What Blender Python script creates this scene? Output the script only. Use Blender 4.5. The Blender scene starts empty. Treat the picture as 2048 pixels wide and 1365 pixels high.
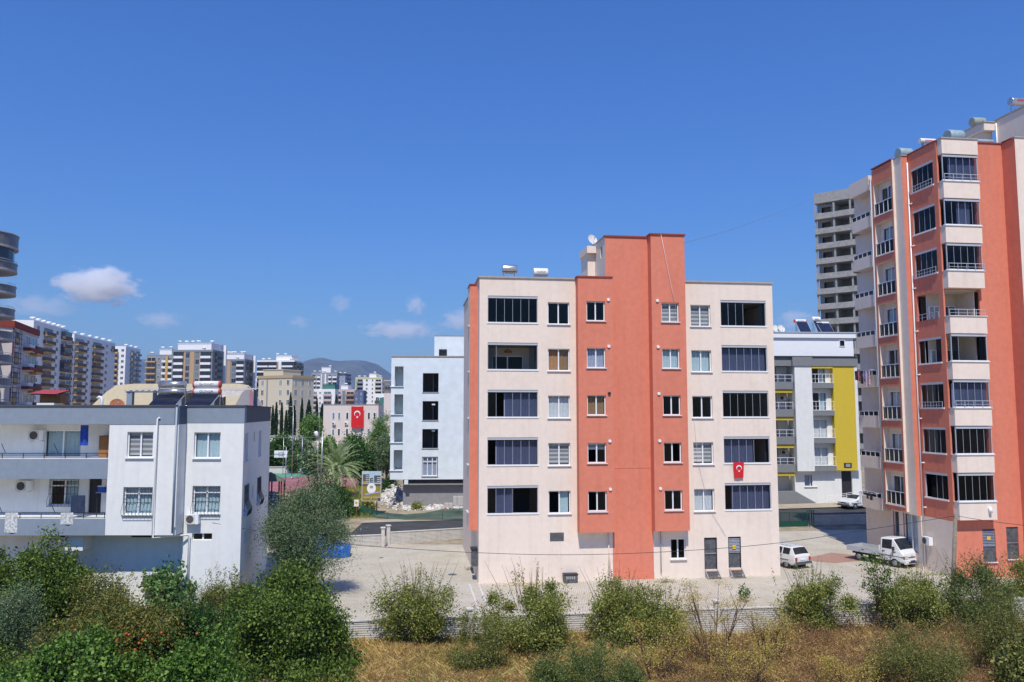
import bpy, bmesh, math, random
import numpy as np
from mathutils import Vector, Matrix

SC = bpy.context.scene
COL = SC.collection
R = math.radians
random.seed(7)

# ------------------------------------------------------------------ camera
F_PX, CX, CY = 1600.0, 1024.0, 682.5            # focal length and centre in photo pixels
PITCH = math.atan(144.0 / F_PX)
CAM = Vector((0.0, 0.0, 10.6))
cam_data = bpy.data.cameras.new('camera')
cam_data.sensor_width = 36.0
cam_data.lens = 36.0 * F_PX / 2048.0
cam_data.clip_start = 0.5
cam_data.clip_end = 60000.0
cam = bpy.data.objects.new('camera', cam_data)
COL.objects.link(cam)
cam.location = CAM
cam.rotation_euler = (math.pi / 2 + PITCH, 0, 0)
SC.camera = cam

# ------------------------------------------------------------------ sky, sun, exposure
SUN_EL, SUN_AZ = 57.0, -3.0                     # azimuth measured from behind the camera, minus = to its left
world = bpy.data.worlds.new('World')
SC.world = world
world.use_nodes = True
wn = world.node_tree.nodes
wl = world.node_tree.links
wn.clear()
wo = wn.new('ShaderNodeOutputWorld')
bg = wn.new('ShaderNodeBackground')
sky = wn.new('ShaderNodeTexSky')
sky.sky_type = 'NISHITA'
sky.sun_disc = False
sky.sun_elevation = R(SUN_EL)
sky.sun_rotation = R(180.0 - SUN_AZ)
sky.altitude = 0.0
sky.air_density = 2.0
sky.dust_density = 0.0
sky.ozone_density = 10.0
bg.inputs['Strength'].default_value = 0.10
tint = wn.new('ShaderNodeMixRGB'); tint.blend_type = 'MULTIPLY'; tint.inputs['Fac'].default_value = 1.0
tint.inputs['Color2'].default_value = (0.43, 0.68, 1.25, 1)          # one colour balance for the whole sky: a deep, clear blue
wl.new(sky.outputs[0], tint.inputs['Color1'])
wl.new(tint.outputs[0], bg.inputs['Color'])
wl.new(bg.outputs[0], wo.inputs['Surface'])
sd = bpy.data.lights.new('sun', 'SUN')
sd.energy = 4.4
sd.angle = R(0.53)
sd.color = (1.0, 0.94, 0.83)
sun = bpy.data.objects.new('sun', sd)
COL.objects.link(sun)
_a, _e = R(SUN_AZ), R(SUN_EL)
to_sun = Vector((math.sin(_a) * math.cos(_e), -math.cos(_a) * math.cos(_e), math.sin(_e)))
sun.rotation_euler = to_sun.to_track_quat('Z', 'Y').to_euler()
sun.location = (0, -40, 90)
SC.view_settings.view_transform = 'Standard'
SC.view_settings.look = 'None'
SC.view_settings.exposure = 0.0
SC.view_settings.gamma = 1.0
SC.view_settings.use_curve_mapping = False
HAZE_DENSITY = 0.00007
SC.cycles.volume_bounces = 5
SC.cycles.max_bounces = 7
SC.cycles.transparent_max_bounces = 16
SC.cycles.use_denoising = True
SC.cycles.caustics_reflective = False
SC.cycles.caustics_refractive = False

# ------------------------------------------------------------------ photo pixel -> world (real depth given)
_fw = Vector((0, math.cos(PITCH), math.sin(PITCH)))
_up = Vector((0, -math.sin(PITCH), math.cos(PITCH)))
def ray(px, py):
    return _fw * F_PX + Vector((1, 0, 0)) * (px - CX) + _up * (CY - py)
def at(px, py, Y):
    r = ray(px, py)
    return CAM + r * (Y / r.y)
def on_z(px, py, z):
    r = ray(px, py)
    return CAM + r * ((z - CAM.z) / r.z)
class Frame:
    """A building's own axes: u along its front, v into it, z up."""
    def __init__(s, x, y, z, deg):
        s.o = Vector((x, y, z)); s.deg = deg
        a = R(deg)
        s.d = Vector((math.cos(a), math.sin(a), 0)); s.b = Vector((-math.sin(a), math.cos(a), 0))
    def front(s, px, py, v=0.0):
        r = ray(px, py)
        t = (s.o + s.b * v - CAM).dot(s.b) / r.dot(s.b)
        p = CAM + r * t - s.o
        return p.dot(s.d), p.z
    def w(s, u, v, z):
        return s.o + s.d * u + s.b * v + Vector((0, 0, z))

# ------------------------------------------------------------------ materials
MATS = {}
def lin(c):
    if isinstance(c, str):
        c = [int(c[i:i + 2], 16) / 255 for i in (0, 2, 4)]
        return tuple(x / 12.92 if x <= 0.04045 else ((x + 0.055) / 1.055) ** 2.4 for x in c)
    return tuple(c)
def mat(name, color, rough=0.85, var=0.06, scale=3.0, bump=0.0, bscale=40.0, metal=0.0, stain=0.0, spec=0.3, streak=0.0):
    """Plain surface: base colour with soft blotches, optional stains / rain streaks and fine relief."""
    if name in MATS: return MATS[name]
    m = bpy.data.materials.new(name); m.use_nodes = True
    nt = m.node_tree; N = nt.nodes; L = nt.links
    b = N['Principled BSDF']
    c = lin(color)
    b.inputs['Roughness'].default_value = rough
    b.inputs['Metallic'].default_value = metal
    b.inputs['Specular IOR Level'].default_value = spec
    tc = N.new('ShaderNodeTexCoord')
    no = N.new('ShaderNodeTexNoise'); no.inputs['Scale'].default_value = scale; no.inputs['Detail'].default_value = 5
    L.new(tc.outputs['Object'], no.inputs['Vector'])
    rp = N.new('ShaderNodeValToRGB')
    rp.color_ramp.elements[0].position = 0.3; rp.color_ramp.elements[1].position = 0.7
    rp.color_ramp.elements[0].color = tuple(max(0, x * (1 - var)) for x in c) + (1,)
    rp.color_ramp.elements[1].color = tuple(min(1, x * (1 + var)) for x in c) + (1,)
    L.new(no.outputs['Fac'], rp.inputs['Fac'])
    out = rp.outputs['Color']
    def dirt(vec_scale, nscale, lo, hi, amount, col):
        mp = N.new('ShaderNodeMapping'); mp.inputs['Scale'].default_value = vec_scale
        L.new(tc.outputs['Object'], mp.inputs['Vector'])
        n2 = N.new('ShaderNodeTexNoise'); n2.inputs['Scale'].default_value = nscale; n2.inputs['Detail'].default_value = 6
        n2.inputs['Roughness'].default_value = 0.65
        L.new(mp.outputs[0], n2.inputs['Vector'])
        mr = N.new('ShaderNodeMapRange'); mr.inputs['From Min'].default_value = lo; mr.inputs['From Max'].default_value = hi
        mr.inputs['To Max'].default_value = amount
        L.new(n2.outputs['Fac'], mr.inputs['Value'])
        mx = N.new('ShaderNodeMixRGB'); mx.blend_type = 'MULTIPLY'
        mx.inputs['Color2'].default_value = col + (1,)
        L.new(mr.outputs[0], mx.inputs['Fac']); L.new(out, mx.inputs['Color1'])
        return mx.outputs['Color']
    if stain: out = dirt((1, 1, 1), 0.45, 0.48, 0.75, stain, (0.62, 0.56, 0.5))
    if streak: out = dirt((1.6, 1.6, 0.12), 1.6, 0.5, 0.8, streak, (0.66, 0.6, 0.55))
    L.new(out, b.inputs['Base Color'])
    if bump:
        n3 = N.new('ShaderNodeTexNoise'); n3.inputs['Scale'].default_value = bscale; n3.inputs['Detail'].default_value = 4
        L.new(tc.outputs['Object'], n3.inputs['Vector'])
        bp = N.new('ShaderNodeBump'); bp.inputs['Strength'].default_value = bump; bp.inputs['Distance'].default_value = 0.02
        L.new(n3.outputs['Fac'], bp.inputs['Height']); L.new(bp.outputs[0], b.inputs['Normal'])
    MATS[name] = m
    return m
def glass(name, tint, refl=1.0, rough=0.0, alpha=0.85):
    """Window glass: see-through with a tint, mirror-like at the surface."""
    if name in MATS: return MATS[name]
    m = bpy.data.materials.new(name); m.use_nodes = True
    nt = m.node_tree; N = nt.nodes; L = nt.links; N.clear()
    o = N.new('ShaderNodeOutputMaterial')
    tr = N.new('ShaderNodeBsdfTransparent'); tr.inputs['Color'].default_value = lin(tint) + (1,)
    gl = N.new('ShaderNodeBsdfGlossy'); gl.inputs['Roughness'].default_value = rough
    gl.inputs['Color'].default_value = (refl, refl, refl, 1)
    fr = N.new('ShaderNodeFresnel'); fr.inputs['IOR'].default_value = 1.5
    mx = N.new('ShaderNodeMixShader')
    ge = N.new('ShaderNodeNewGeometry'); iv = N.new('ShaderNodeMath'); iv.operation = 'SUBTRACT'; iv.inputs[0].default_value = 1.0
    L.new(ge.outputs['Backfacing'], iv.inputs[1])              # the inner face of a pane does not mirror again
    ml = N.new('ShaderNodeMath'); ml.operation = 'MULTIPLY'; L.new(fr.outputs[0], ml.inputs[0]); L.new(iv.outputs[0], ml.inputs[1])
    L.new(ml.outputs[0], mx.inputs[0]); L.new(tr.outputs[0], mx.inputs[1]); L.new(gl.outputs[0], mx.inputs[2])
    L.new(mx.outputs[0], o.inputs['Surface'])
    MATS[name] = m
    return m
def leafmat(name, cols, trans=0.3, rough=0.55):
    """Leaves: each leaf its own shade out of cols, a little light passing through."""
    if name in MATS: return MATS[name]
    m = bpy.data.materials.new(name); m.use_nodes = True
    nt = m.node_tree; N = nt.nodes; L = nt.links; N.clear()
    o = N.new('ShaderNodeOutputMaterial')
    ge = N.new('ShaderNodeNewGeometry')
    rp = N.new('ShaderNodeValToRGB')
    el = rp.color_ramp.elements
    while len(el) < len(cols): el.new(0.5)
    for i, c in enumerate(cols):
        el[i].position = i / max(1, len(cols) - 1); el[i].color = tuple(min(1.0, x * 2.0) for x in lin(c)) + (1,)
    L.new(ge.outputs['Random Per Island'], rp.inputs['Fac'])
    p = N.new('ShaderNodeBsdfPrincipled'); p.inputs['Roughness'].default_value = rough
    p.inputs['Specular IOR Level'].default_value = 0.35
    t = N.new('ShaderNodeBsdfTranslucent')
    L.new(rp.outputs[0], p.inputs['Base Color']); L.new(rp.outputs[0], t.inputs['Color'])
    mx = N.new('ShaderNodeMixShader'); mx.inputs[0].default_value = trans
    L.new(p.outputs[0], mx.inputs[1]); L.new(t.outputs[0], mx.inputs[2]); L.new(mx.outputs[0], o.inputs['Surface'])
    MATS[name] = m
    return m

# ------------------------------------------------------------------ mesh building
class MB:
    """Collects faces (with material slots) and links them as ONE mesh object."""
    def __init__(s):
        s.v = []; s.f = []; s.m = []; s.sm = []; s.mats = []
    def slot(s, m):
        if m not in s.mats: s.mats.append(m)
        return s.mats.index(m)
    def face(s, pts, m, smooth=False):
        i = len(s.v); s.v += [tuple(p) for p in pts]
        s.f.append(tuple(range(i, i + len(pts)))); s.m.append(s.slot(m)); s.sm.append(smooth)
    def box(s, x0, x1, y0, y1, z0, z1, m, skip=''):
        i = len(s.v)
        s.v += [(x, y, z) for z in (z0, z1) for y in (y0, y1) for x in (x0, x1)]
        q = {'b': (0, 2, 3, 1), 't': (4, 5, 7, 6), 'f': (0, 1, 5, 4), 'k': (2, 6, 7, 3), 'l': (0, 4, 6, 2), 'r': (1, 3, 7, 5)}
        k = s.slot(m)
        for n, a in q.items():
            if n not in skip:
                s.f.append(tuple(i + j for j in a)); s.m.append(k); s.sm.append(False)
        return s
    def obox(s, c, d, l, w, h, m):
        """box of length l along d (unit), width w, height h, centred at c"""
        d = Vector(d).normalized()
        up = Vector((0, 0, 1)) if abs(d.z) < 0.9 else Vector((1, 0, 0))
        a = d.cross(up).normalized(); b = a.cross(d)
        P = lambda i, j, k: tuple(Vector(c) + d * (i * l / 2) + a * (j * w / 2) + b * (k * h / 2))
        i0 = len(s.v)
        s.v += [P(i, j, k) for k in (-1, 1) for j in (-1, 1) for i in (-1, 1)]
        kk = s.slot(m)
        for q in ((0, 2, 3, 1), (4, 5, 7, 6), (0, 1, 5, 4), (2, 6, 7, 3), (0, 4, 6, 2), (1, 3, 7, 5)):
            s.f.append(tuple(i0 + j for j in q)); s.m.append(kk); s.sm.append(False)
        return s
    def bar(s, p, q, w, m, h=None):
        p = Vector(p); q = Vector(q)
        return s.obox((p + q) / 2, q - p, (q - p).length, w, h or w, m)
    def tube(s, pts, rad, m, n=8, caps=True, smooth=True):
        pts = [Vector(p) for p in pts]
        if not isinstance(rad, (list, tuple)): rad = [rad] * len(pts)
        i0 = len(s.v); k = s.slot(m)
        prev = None
        for j, p in enumerate(pts):
            d = (pts[min(j + 1, len(pts) - 1)] - pts[max(j - 1, 0)])
            d = d.normalized() if d.length > 1e-9 else Vector((0, 0, 1))
            a = prev if prev is not None else (Vector((1, 0, 0)) if abs(d.x) < 0.9 else Vector((0, 1, 0)))
            a = (a - d * a.dot(d)).normalized(); prev = a
            b = d.cross(a)
            for t in range(n):
                an = 2 * math.pi * t / n
                s.v.append(tuple(p + (a * math.cos(an) + b * math.sin(an)) * rad[j]))
        for j in range(len(pts) - 1):
            for t in range(n):
                t2 = (t + 1) % n
                s.f.append((i0 + j * n + t, i0 + j * n + t2, i0 + (j + 1) * n + t2, i0 + (j + 1) * n + t))
                s.m.append(k); s.sm.append(smooth)
        if caps:
            s.f.append(tuple(i0 + t for t in reversed(range(n)))); s.m.append(k); s.sm.append(False)
            e = i0 + (len(pts) - 1) * n
            s.f.append(tuple(e + t for t in range(n))); s.m.append(k); s.sm.append(False)
        return s
    def prism(s, poly, z0, z1, m, top=None, axis='z'):
        """poly: list of 2-D points; extruded along axis"""
        n = len(poly)
        P = {'z': lambda a, b, c: (a, b, c), 'x': lambda a, b, c: (c, a, b), 'y': lambda a, b, c: (a, c, b)}[axis]
        i0 = len(s.v); k = s.slot(m); kt = s.slot(top or m)
        s.v += [P(a, b, z0) for a, b in poly] + [P(a, b, z1) for a, b in poly]
        for t in range(n):
            t2 = (t + 1) % n
            s.f.append((i0 + t, i0 + t2, i0 + n + t2, i0 + n + t)); s.m.append(k); s.sm.append(False)
        s.f.append(tuple(i0 + t for t in reversed(range(n)))); s.m.append(k); s.sm.append(False)
        s.f.append(tuple(i0 + n + t for t in range(n))); s.m.append(kt); s.sm.append(False)
        return s
    def wall(s, a0, a1, b0, b1, openings, depth, m, P, rev=None):
        """Sheet a0..a1 by b0..b1 with real openings (a0,a1,b0,b1) and reveals of the given depth; P(a,c,b) -> xyz, c inward."""
        A = sorted({a0, a1} | {x for o in openings for x in o[:2] if a0 < x < a1})
        B = sorted({b0, b1} | {x for o in openings for x in o[2:4] if b0 < x < b1})
        for i in range(len(A) - 1):
            for j in range(len(B) - 1):
                ca, cb = (A[i] + A[i + 1]) / 2, (B[j] + B[j + 1]) / 2
                if any(o[0] < ca < o[1] and o[2] < cb < o[3] for o in openings): continue
                s.face([P(A[i], 0, B[j]), P(A[i + 1], 0, B[j]), P(A[i + 1], 0, B[j + 1]), P(A[i], 0, B[j + 1])], m)
        r = rev or m
        for o in openings:
            x0, x1, y0, y1 = o[:4]; d = o[4] if len(o) > 4 else depth
            s.face([P(x0, 0, y0), P(x0, d, y0), P(x0, d, y1), P(x0, 0, y1)], r)
            s.face([P(x1, 0, y0), P(x1, 0, y1), P(x1, d, y1), P(x1, d, y0)], r)
            s.face([P(x0, 0, y0), P(x1, 0, y0), P(x1, d, y0), P(x0, d, y0)], r)
            s.face([P(x0, 0, y1), P(x0, d, y1), P(x1, d, y1), P(x1, 0, y1)], r)
        return s
    def mesh(s, name):
        me = bpy.data.meshes.new(name)
        me.from_pydata(s.v, [], s.f)
        for m in s.mats: me.materials.append(m)
        me.polygons.foreach_set('material_index', s.m)
        me.polygons.foreach_set('use_smooth', s.sm)
        me.update()
        return me
    def build(s, name, parent=None, loc=(0, 0, 0), rz=0.0):
        return link(name, s.mesh(name), parent, loc, rz)
def build_each(self, name, parent=None):
    """every separate piece of the collected faces becomes an object of its own"""
    root = list(range(len(self.v)))
    def find(i):
        while root[i] != i: root[i] = root[root[i]]; i = root[i]
        return i
    for f in self.f:
        for j in f[1:]: root[find(j)] = find(f[0])
    parts = {}
    for k, f in enumerate(self.f): parts.setdefault(find(f[0]), []).append(k)
    for ks in parts.values():
        b = MB()
        ids = sorted({j for k in ks for j in self.f[k]}); mp = {j: i for i, j in enumerate(ids)}
        b.v = [self.v[j] for j in ids]
        for k in ks: b.f.append(tuple(mp[j] for j in self.f[k])); b.m.append(b.slot(self.mats[self.m[k]])); b.sm.append(self.sm[k])
        b.build(name, parent)
MB.build_each = build_each
def link(name, me, parent=None, loc=(0, 0, 0), rz=0.0):
    o = bpy.data.objects.new(name, me); COL.objects.link(o)
    o.parent = parent; o.location = loc; o.rotation_euler = (0, 0, rz)
    return o
def fix_normals(o):
    bm = bmesh.new(); bm.from_mesh(o.data); bmesh.ops.recalc_face_normals(bm, faces=bm.faces); bm.to_mesh(o.data); bm.free()
def tag(o, label, cat, group=None):
    o['label'] = label; o['category'] = cat
    if group: o['group'] = group
    return o
def thing(name, label, cat, loc=(0, 0, 0), deg=0.0, group=None):
    o = bpy.data.objects.new(name, None); COL.objects.link(o)
    o.location = loc; o.rotation_euler = (0, 0, R(deg)); o.empty_display_size = 0.3
    return tag(o, label, cat, group)
def struct(o):
    o['kind'] = 'structure'; return o
def text(body, size, m, parent, loc, rot, name='lettering', squash=1.0):
    cu = bpy.data.curves.new(name, 'FONT'); cu.body = body; cu.size = size; cu.extrude = 0.002
    cu.align_x = 'CENTER'; cu.align_y = 'CENTER'; cu.materials.append(m)
    tmp = bpy.data.objects.new(name, cu); COL.objects.link(tmp)
    bpy.context.view_layer.update()
    me = bpy.data.meshes.new_from_object(tmp.evaluated_get(bpy.context.evaluated_depsgraph_get()))
    bpy.data.objects.remove(tmp)
    o = link(name, me, parent, loc); o.rotation_euler = rot; o.scale = (squash, 1, 1)
    return o

# ------------------------------------------------------------------ colours of the place
WHITE = mat('white_plaster', (0.77, 0.78, 0.76), var=0.03, bump=0.15, streak=0.3, stain=0.16)
BLUEGREY = mat('blue_grey_plaster', (0.235, 0.285, 0.35), var=0.05, bump=0.15, streak=0.2)
PEACH = mat('peach_plaster', (0.82, 0.70, 0.595), var=0.035, bump=0.12, streak=0.28, stain=0.20)
ORANGE = mat('terracotta_plaster', (0.69, 0.225, 0.145), var=0.06, bump=0.12, streak=0.32, stain=0.18)
PALEBLUE = mat('raw_white_render', (0.70, 0.77, 0.80), var=0.07, scale=1.2, bump=0.2, stain=0.15)
GREYRENDER = mat('grey_render', (0.27, 0.27, 0.28), var=0.08, bump=0.2, stain=0.2)
CONCRETE = mat('concrete', (0.44, 0.43, 0.41), var=0.10, bump=0.4, stain=0.35, streak=0.25)
PRECAST = mat('precast_concrete', (0.62, 0.60, 0.56), var=0.10, bump=0.3, stain=0.35, streak=0.3)
COPING = mat('stone_coping', (0.40, 0.36, 0.33), var=0.10)
COPEDARK = mat('dark_coping', (0.09, 0.085, 0.09), var=0.10)
COPERED = mat('red_coping', (0.30, 0.07, 0.05), var=0.08)
PVC = mat('white_pvc', (0.82, 0.83, 0.84), rough=0.35, var=0.01, spec=0.5)
ALU = mat('grey_aluminium', (0.46, 0.49, 0.54), rough=0.4, var=0.03, spec=0.5)
STEEL = mat('galvanised_steel', (0.45, 0.47, 0.50), rough=0.35, metal=0.7, var=0.12, scale=8)
BLACKIRON = mat('black_iron', (0.03, 0.03, 0.035), rough=0.5, var=0.1)
DARKMETAL = mat('dark_sheet_metal', (0.10, 0.105, 0.115), rough=0.55, var=0.35, scale=5, streak=0.3)
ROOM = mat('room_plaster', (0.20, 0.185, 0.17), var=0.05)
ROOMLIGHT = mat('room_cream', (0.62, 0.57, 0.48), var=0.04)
MARBLE = mat('marble_sill', (0.72, 0.72, 0.72), rough=0.4, var=0.05)
CLEAR = glass('clear_glass', (0.92, 0.94, 0.95), refl=0.6)
TINT = glass('tinted_glass', (0.62, 0.64, 0.70), refl=0.5)
TINT2 = glass('smoked_glass', (0.32, 0.33, 0.36), refl=0.4)
DARKPANE = mat('dark_window_glass', (0.035, 0.045, 0.06), rough=0.12, var=0.3, scale=0.8, spec=0.6)
BLUEPANE = mat('pale_window_glass', (0.16, 0.22, 0.27), rough=0.15, var=0.3, scale=0.8, spec=0.6)
CURTAIN = mat('white_curtain', (0.70, 0.72, 0.73), var=0.06, scale=6)
CURTAINB = mat('blue_curtain', (0.50, 0.64, 0.68), var=0.06, scale=6)
CURTAING = mat('grey_curtain', (0.42, 0.46, 0.58), var=0.08, scale=6)
CURTAINT = mat('brown_curtain', (0.34, 0.20, 0.10), var=0.08, scale=6)
BLIND = mat('zebra_blind', (0.58, 0.57, 0.56), var=0.04)
BLINDDARK = mat('zebra_blind_gap', (0.26, 0.26, 0.27), var=0.04)
YELLOW = mat('mustard_plaster', (0.62, 0.46, 0.045), var=0.03, bump=0.1, streak=0.1)
GREY = mat('mid_grey_plaster', (0.21, 0.22, 0.23), var=0.05, bump=0.1)
ROOFTAR = mat('roof_screed', (0.34, 0.33, 0.31), var=0.12, stain=0.3)
BARK = mat('bark', (0.14, 0.105, 0.075), var=0.3, scale=12, bump=0.6, bscale=25)
WOODPOLE = mat('weathered_wood', (0.23, 0.20, 0.15), var=0.25, scale=9, bump=0.5, bscale=18)
BROWNWOOD = mat('brown_wood', (0.27, 0.13, 0.05), var=0.15, scale=6)
RED = mat('flag_red', (0.62, 0.02, 0.025), var=0.04, scale=6)
FLAGWHITE = mat('flag_white', (0.85, 0.85, 0.85), var=0.01)
TANKWHITE = mat('enamelled_tank', (0.78, 0.78, 0.76), rough=0.3, var=0.04, spec=0.5)
TANKSTEEL = mat('steel_tank', (0.62, 0.60, 0.57), rough=0.28, metal=0.85, var=0.15, scale=10)
TANKBLUE = mat('painted_water_tank', (0.28, 0.38, 0.42), rough=0.45, var=0.15, scale=4)
TUBEGLASS = mat('collector_tube', (0.02, 0.025, 0.05), rough=0.12, var=0.2, spec=0.7)
INKBLUE = mat('ink_blue', (0.04, 0.05, 0.25), var=0.02)
INKRED = mat('ink_red', (0.55, 0.03, 0.03), var=0.02)
INKGREY = mat('ink_grey', (0.18, 0.18, 0.2), var=0.02)
REDPLASTIC = mat('red_end_cap', (0.60, 0.07, 0.03), rough=0.4, var=0.04)
DISHMAT = mat('dish_paint', (0.68, 0.67, 0.62), rough=0.4, var=0.05)
RUST = mat('rusty_dish', (0.42, 0.15, 0.07), rough=0.7, var=0.35, scale=5)

# ------------------------------------------------------------------ windows (local: x along, y inward, z up, origin at lower corner)
CACHE = {}
def cached(key, fn):
    if key not in CACHE: CACHE[key] = fn()
    return CACHE[key]
def pane_mesh(w, h, g):
    return cached(('pane', round(w, 3), round(h, 3), g.name), lambda: MB().box(0, w, -0.006, 0.006, 0, h, g).mesh('pane'))
def curtain_mesh(w, h, m, folds=None):
    def mk():
        b = MB(); n = max(6, int(w / 0.06)); rnd = random.Random(int(w * 977 + h * 131))
        ph = rnd.random() * 6
        pts = [(w * i / n, 0.025 * math.sin(i * 1.9 + ph) + 0.012 * math.sin(i * 0.7 + ph)) for i in range(n + 1)]
        top = [0.03 + 0.02 * math.sin(i * 1.9 + ph) for i in range(n + 1)]
        for i in range(n):
            (x0, y0), (x1, y1) = pts[i], pts[i + 1]
            b.face([(x0, y0, 0), (x1, y1, 0), (x1, y1 * 0.6, h - top[i + 1]), (x0, y0 * 0.6, h - top[i])], m, True)
        return b.mesh('curtain')
    return cached(('cur', round(w, 2), round(h, 2), m.name), mk)
def blind_mesh(w, h):
    def mk():
        b = MB(); z = h; k = 0
        while z > 0.02:
            z0 = max(0.0, z - 0.13)
            b.box(0, w, 0.004 * (k % 2), 0.012 + 0.004 * (k % 2), z0, z, BLIND if k % 2 == 0 else BLINDDARK)
            z = z0 - 0.001; k += 1
        return b.mesh('blind')
    return cached(('bli', round(w, 2), round(h, 2)), mk)
def window(parent, loc, rz, w, h, fill='dark', opened=None, sill=True, fr=0.065, g=None, n=2, frame=PVC, bars=False, name='window', lintel=False):
    """PVC window: frame + mullions (the part), panes / curtain / sill its pieces. opened: index of a pane slid away."""
    g = g or CLEAR
    def mk():
        b = MB()
        b.box(0, w, 0, 0.08, 0, fr, frame); b.box(0, w, 0, 0.08, h - fr, h, frame)
        b.box(0, fr, 0, 0.08, fr, h - fr, frame); b.box(w - fr, w, 0, 0.08, fr, h - fr, frame)
        for i in range(1, n):
            x = w * i / n
            b.box(x - 0.04, x + 0.04, 0.005, 0.075, fr, h - fr, frame)
        if lintel: b.box(fr, w - fr, 0.005, 0.075, h * 0.74, h * 0.74 + 0.06, frame)
        return b.mesh(name)
    o = link(name, cached(('win', round(w, 3), round(h, 3), n, frame.name, fr, lintel), mk), parent, loc, rz)
    pw = (w - 2 * fr - (n - 1) * 0.08) / n
    for i in range(n):
        if opened is not None and i in (opened if isinstance(opened, (tuple, list)) else (opened,)): continue
        link('pane', pane_mesh(pw, h - 2 * fr, g), o, (fr + i * (pw + 0.08), 0.04, fr))
    if fill in ('curtain', 'blue', 'grey', 'tan'):
        m = {'curtain': CURTAIN, 'blue': CURTAINB, 'grey': CURTAING, 'tan': CURTAINT}[fill]
        link('curtain', curtain_mesh(w - 2 * fr, h - 1.5 * fr, m), o, (fr, 0.17, fr * 0.5))
    elif fill == 'half':
        link('curtain', curtain_mesh(w * 0.42, h - 1.5 * fr, CURTAINB), o, (w * 0.5, 0.17, fr * 0.5))
    elif fill == 'blind':
        link('blind', blind_mesh(w - 2 * fr, (h - 1.5 * fr) * 0.93), o, (fr, 0.13, fr * 0.5 + h * 0.06))
    elif fill == 'halfblind':
        link('blind', blind_mesh(w - 2 * fr, h * 0.32), o, (fr, 0.13, h * 0.66))
    if sill:
        link('sill', cached(('sill', round(w, 3)), lambda: MB().box(-0.06, w + 0.06, -0.22, -0.005, -0.05, -0.004, MARBLE).mesh('sill')), o)
    if bars:
        def mkb():
            b = MB(); nb = 8
            for i in range(nb + 1):
                x = w * i / nb
                b.tube([(x, -0.14, h), (x, -0.16, h * 0.45), (x, -0.36, h * 0.16), (x, -0.30, -0.04)], 0.011, BLACKIRON, 4)
            for z, d in ((h, -0.14), (h * 0.72, -0.15), (h * 0.45, -0.16), (-0.04, -0.30)):
                b.bar((0, d, z), (w, d, z), 0.022, BLACKIRON)
            for x in (0, w):
                b.bar((x, -0.14, h), (x, 0.0, h), 0.02, BLACKIRON); b.bar((x, -0.30, -0.04), (x, 0.0, 0.02), 0.02, BLACKIRON)
            return b.mesh('security_bars')
        link('security_bars', cached(('bars', round(w, 2), round(h, 2)), mkb), o)
    return o
def glazing(parent, loc, rz, w, h, n=6, opened=(), stack='r', curtain=(), cm=None, rail=False, g=None, name='balcony_glazing'):
    """Folding balcony glass: head and sill tracks (the part), each glass leaf its own piece; opened leaves stand stacked at a jamb."""
    g = g or TINT
    def mk():
        b = MB()
        b.box(0, w, -0.03, 0.10, h - 0.15, h, ALU); b.box(-0.04, w + 0.04, -0.10, 0.12, -0.03, 0.07, PVC)
        b.box(0, 0.035, 0, 0.08, 0.07, h - 0.15, ALU); b.box(w - 0.035, w, 0, 0.08, 0.07, h - 0.15, ALU)
        return b.mesh(name)
    o = link(name, cached(('glz', round(w, 3), round(h, 3)), mk), parent, loc, rz)
    lw = (w - 0.07) / n; hh = h - 0.22
    def leaf():
        b = MB()
        b.box(0.012, lw - 0.012, -0.006, 0.006, 0, hh, g)
        b.box(lw - 0.010, lw + 0.007, -0.012, 0.012, 0, hh, ALU)
        return b.mesh('glass_leaf')
    lm = cached(('leaf', round(lw, 3), round(hh, 3), g.name), leaf)
    k = 0
    for i in range(n):
        if i in opened:
            x = (w - 0.06 - 0.05 * k) if stack == 'r' else (0.06 + 0.05 * k)
            link('glass_leaf', lm, o, (x, 0.08, 0.07), R(78 if stack == 'r' else 96)); k += 1
        else:
            link('glass_leaf', lm, o, (0.035 + i * lw, 0.035, 0.07))
    if curtain:
        runs = []
        for i in sorted(curtain):
            if runs and runs[-1][1] == i: runs[-1][1] = i + 1
            else: runs.append([i, i + 1])
        for a, c in runs:
            link('curtain', curtain_mesh((c - a) * lw, hh * 0.98, cm or CURTAING), o, (0.035 + a * lw, 0.26, 0.07))
    if rail:
        link('railing', cached(('grail', round(w, 2)), lambda: rail_mesh(w, 0.42, 4)), o, (0, -0.16, 0.02))
    return o
def rail_mesh(w, h, n, m=None, mid=True, t=0.028):
    m = m or ALU
    b = MB()
    b.bar((-0.03, 0, h), (w + 0.03, 0, h), t * 1.3, m)
    if mid: b.bar((0, 0, h * 0.45), (w, 0, h * 0.45), t * 0.8, m)
    for i in range(n + 1):
        x = w * i / n
        b.bar((x, 0, 0), (x, 0, h - t * 0.6), t, m)
    return b.mesh('railing')
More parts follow.
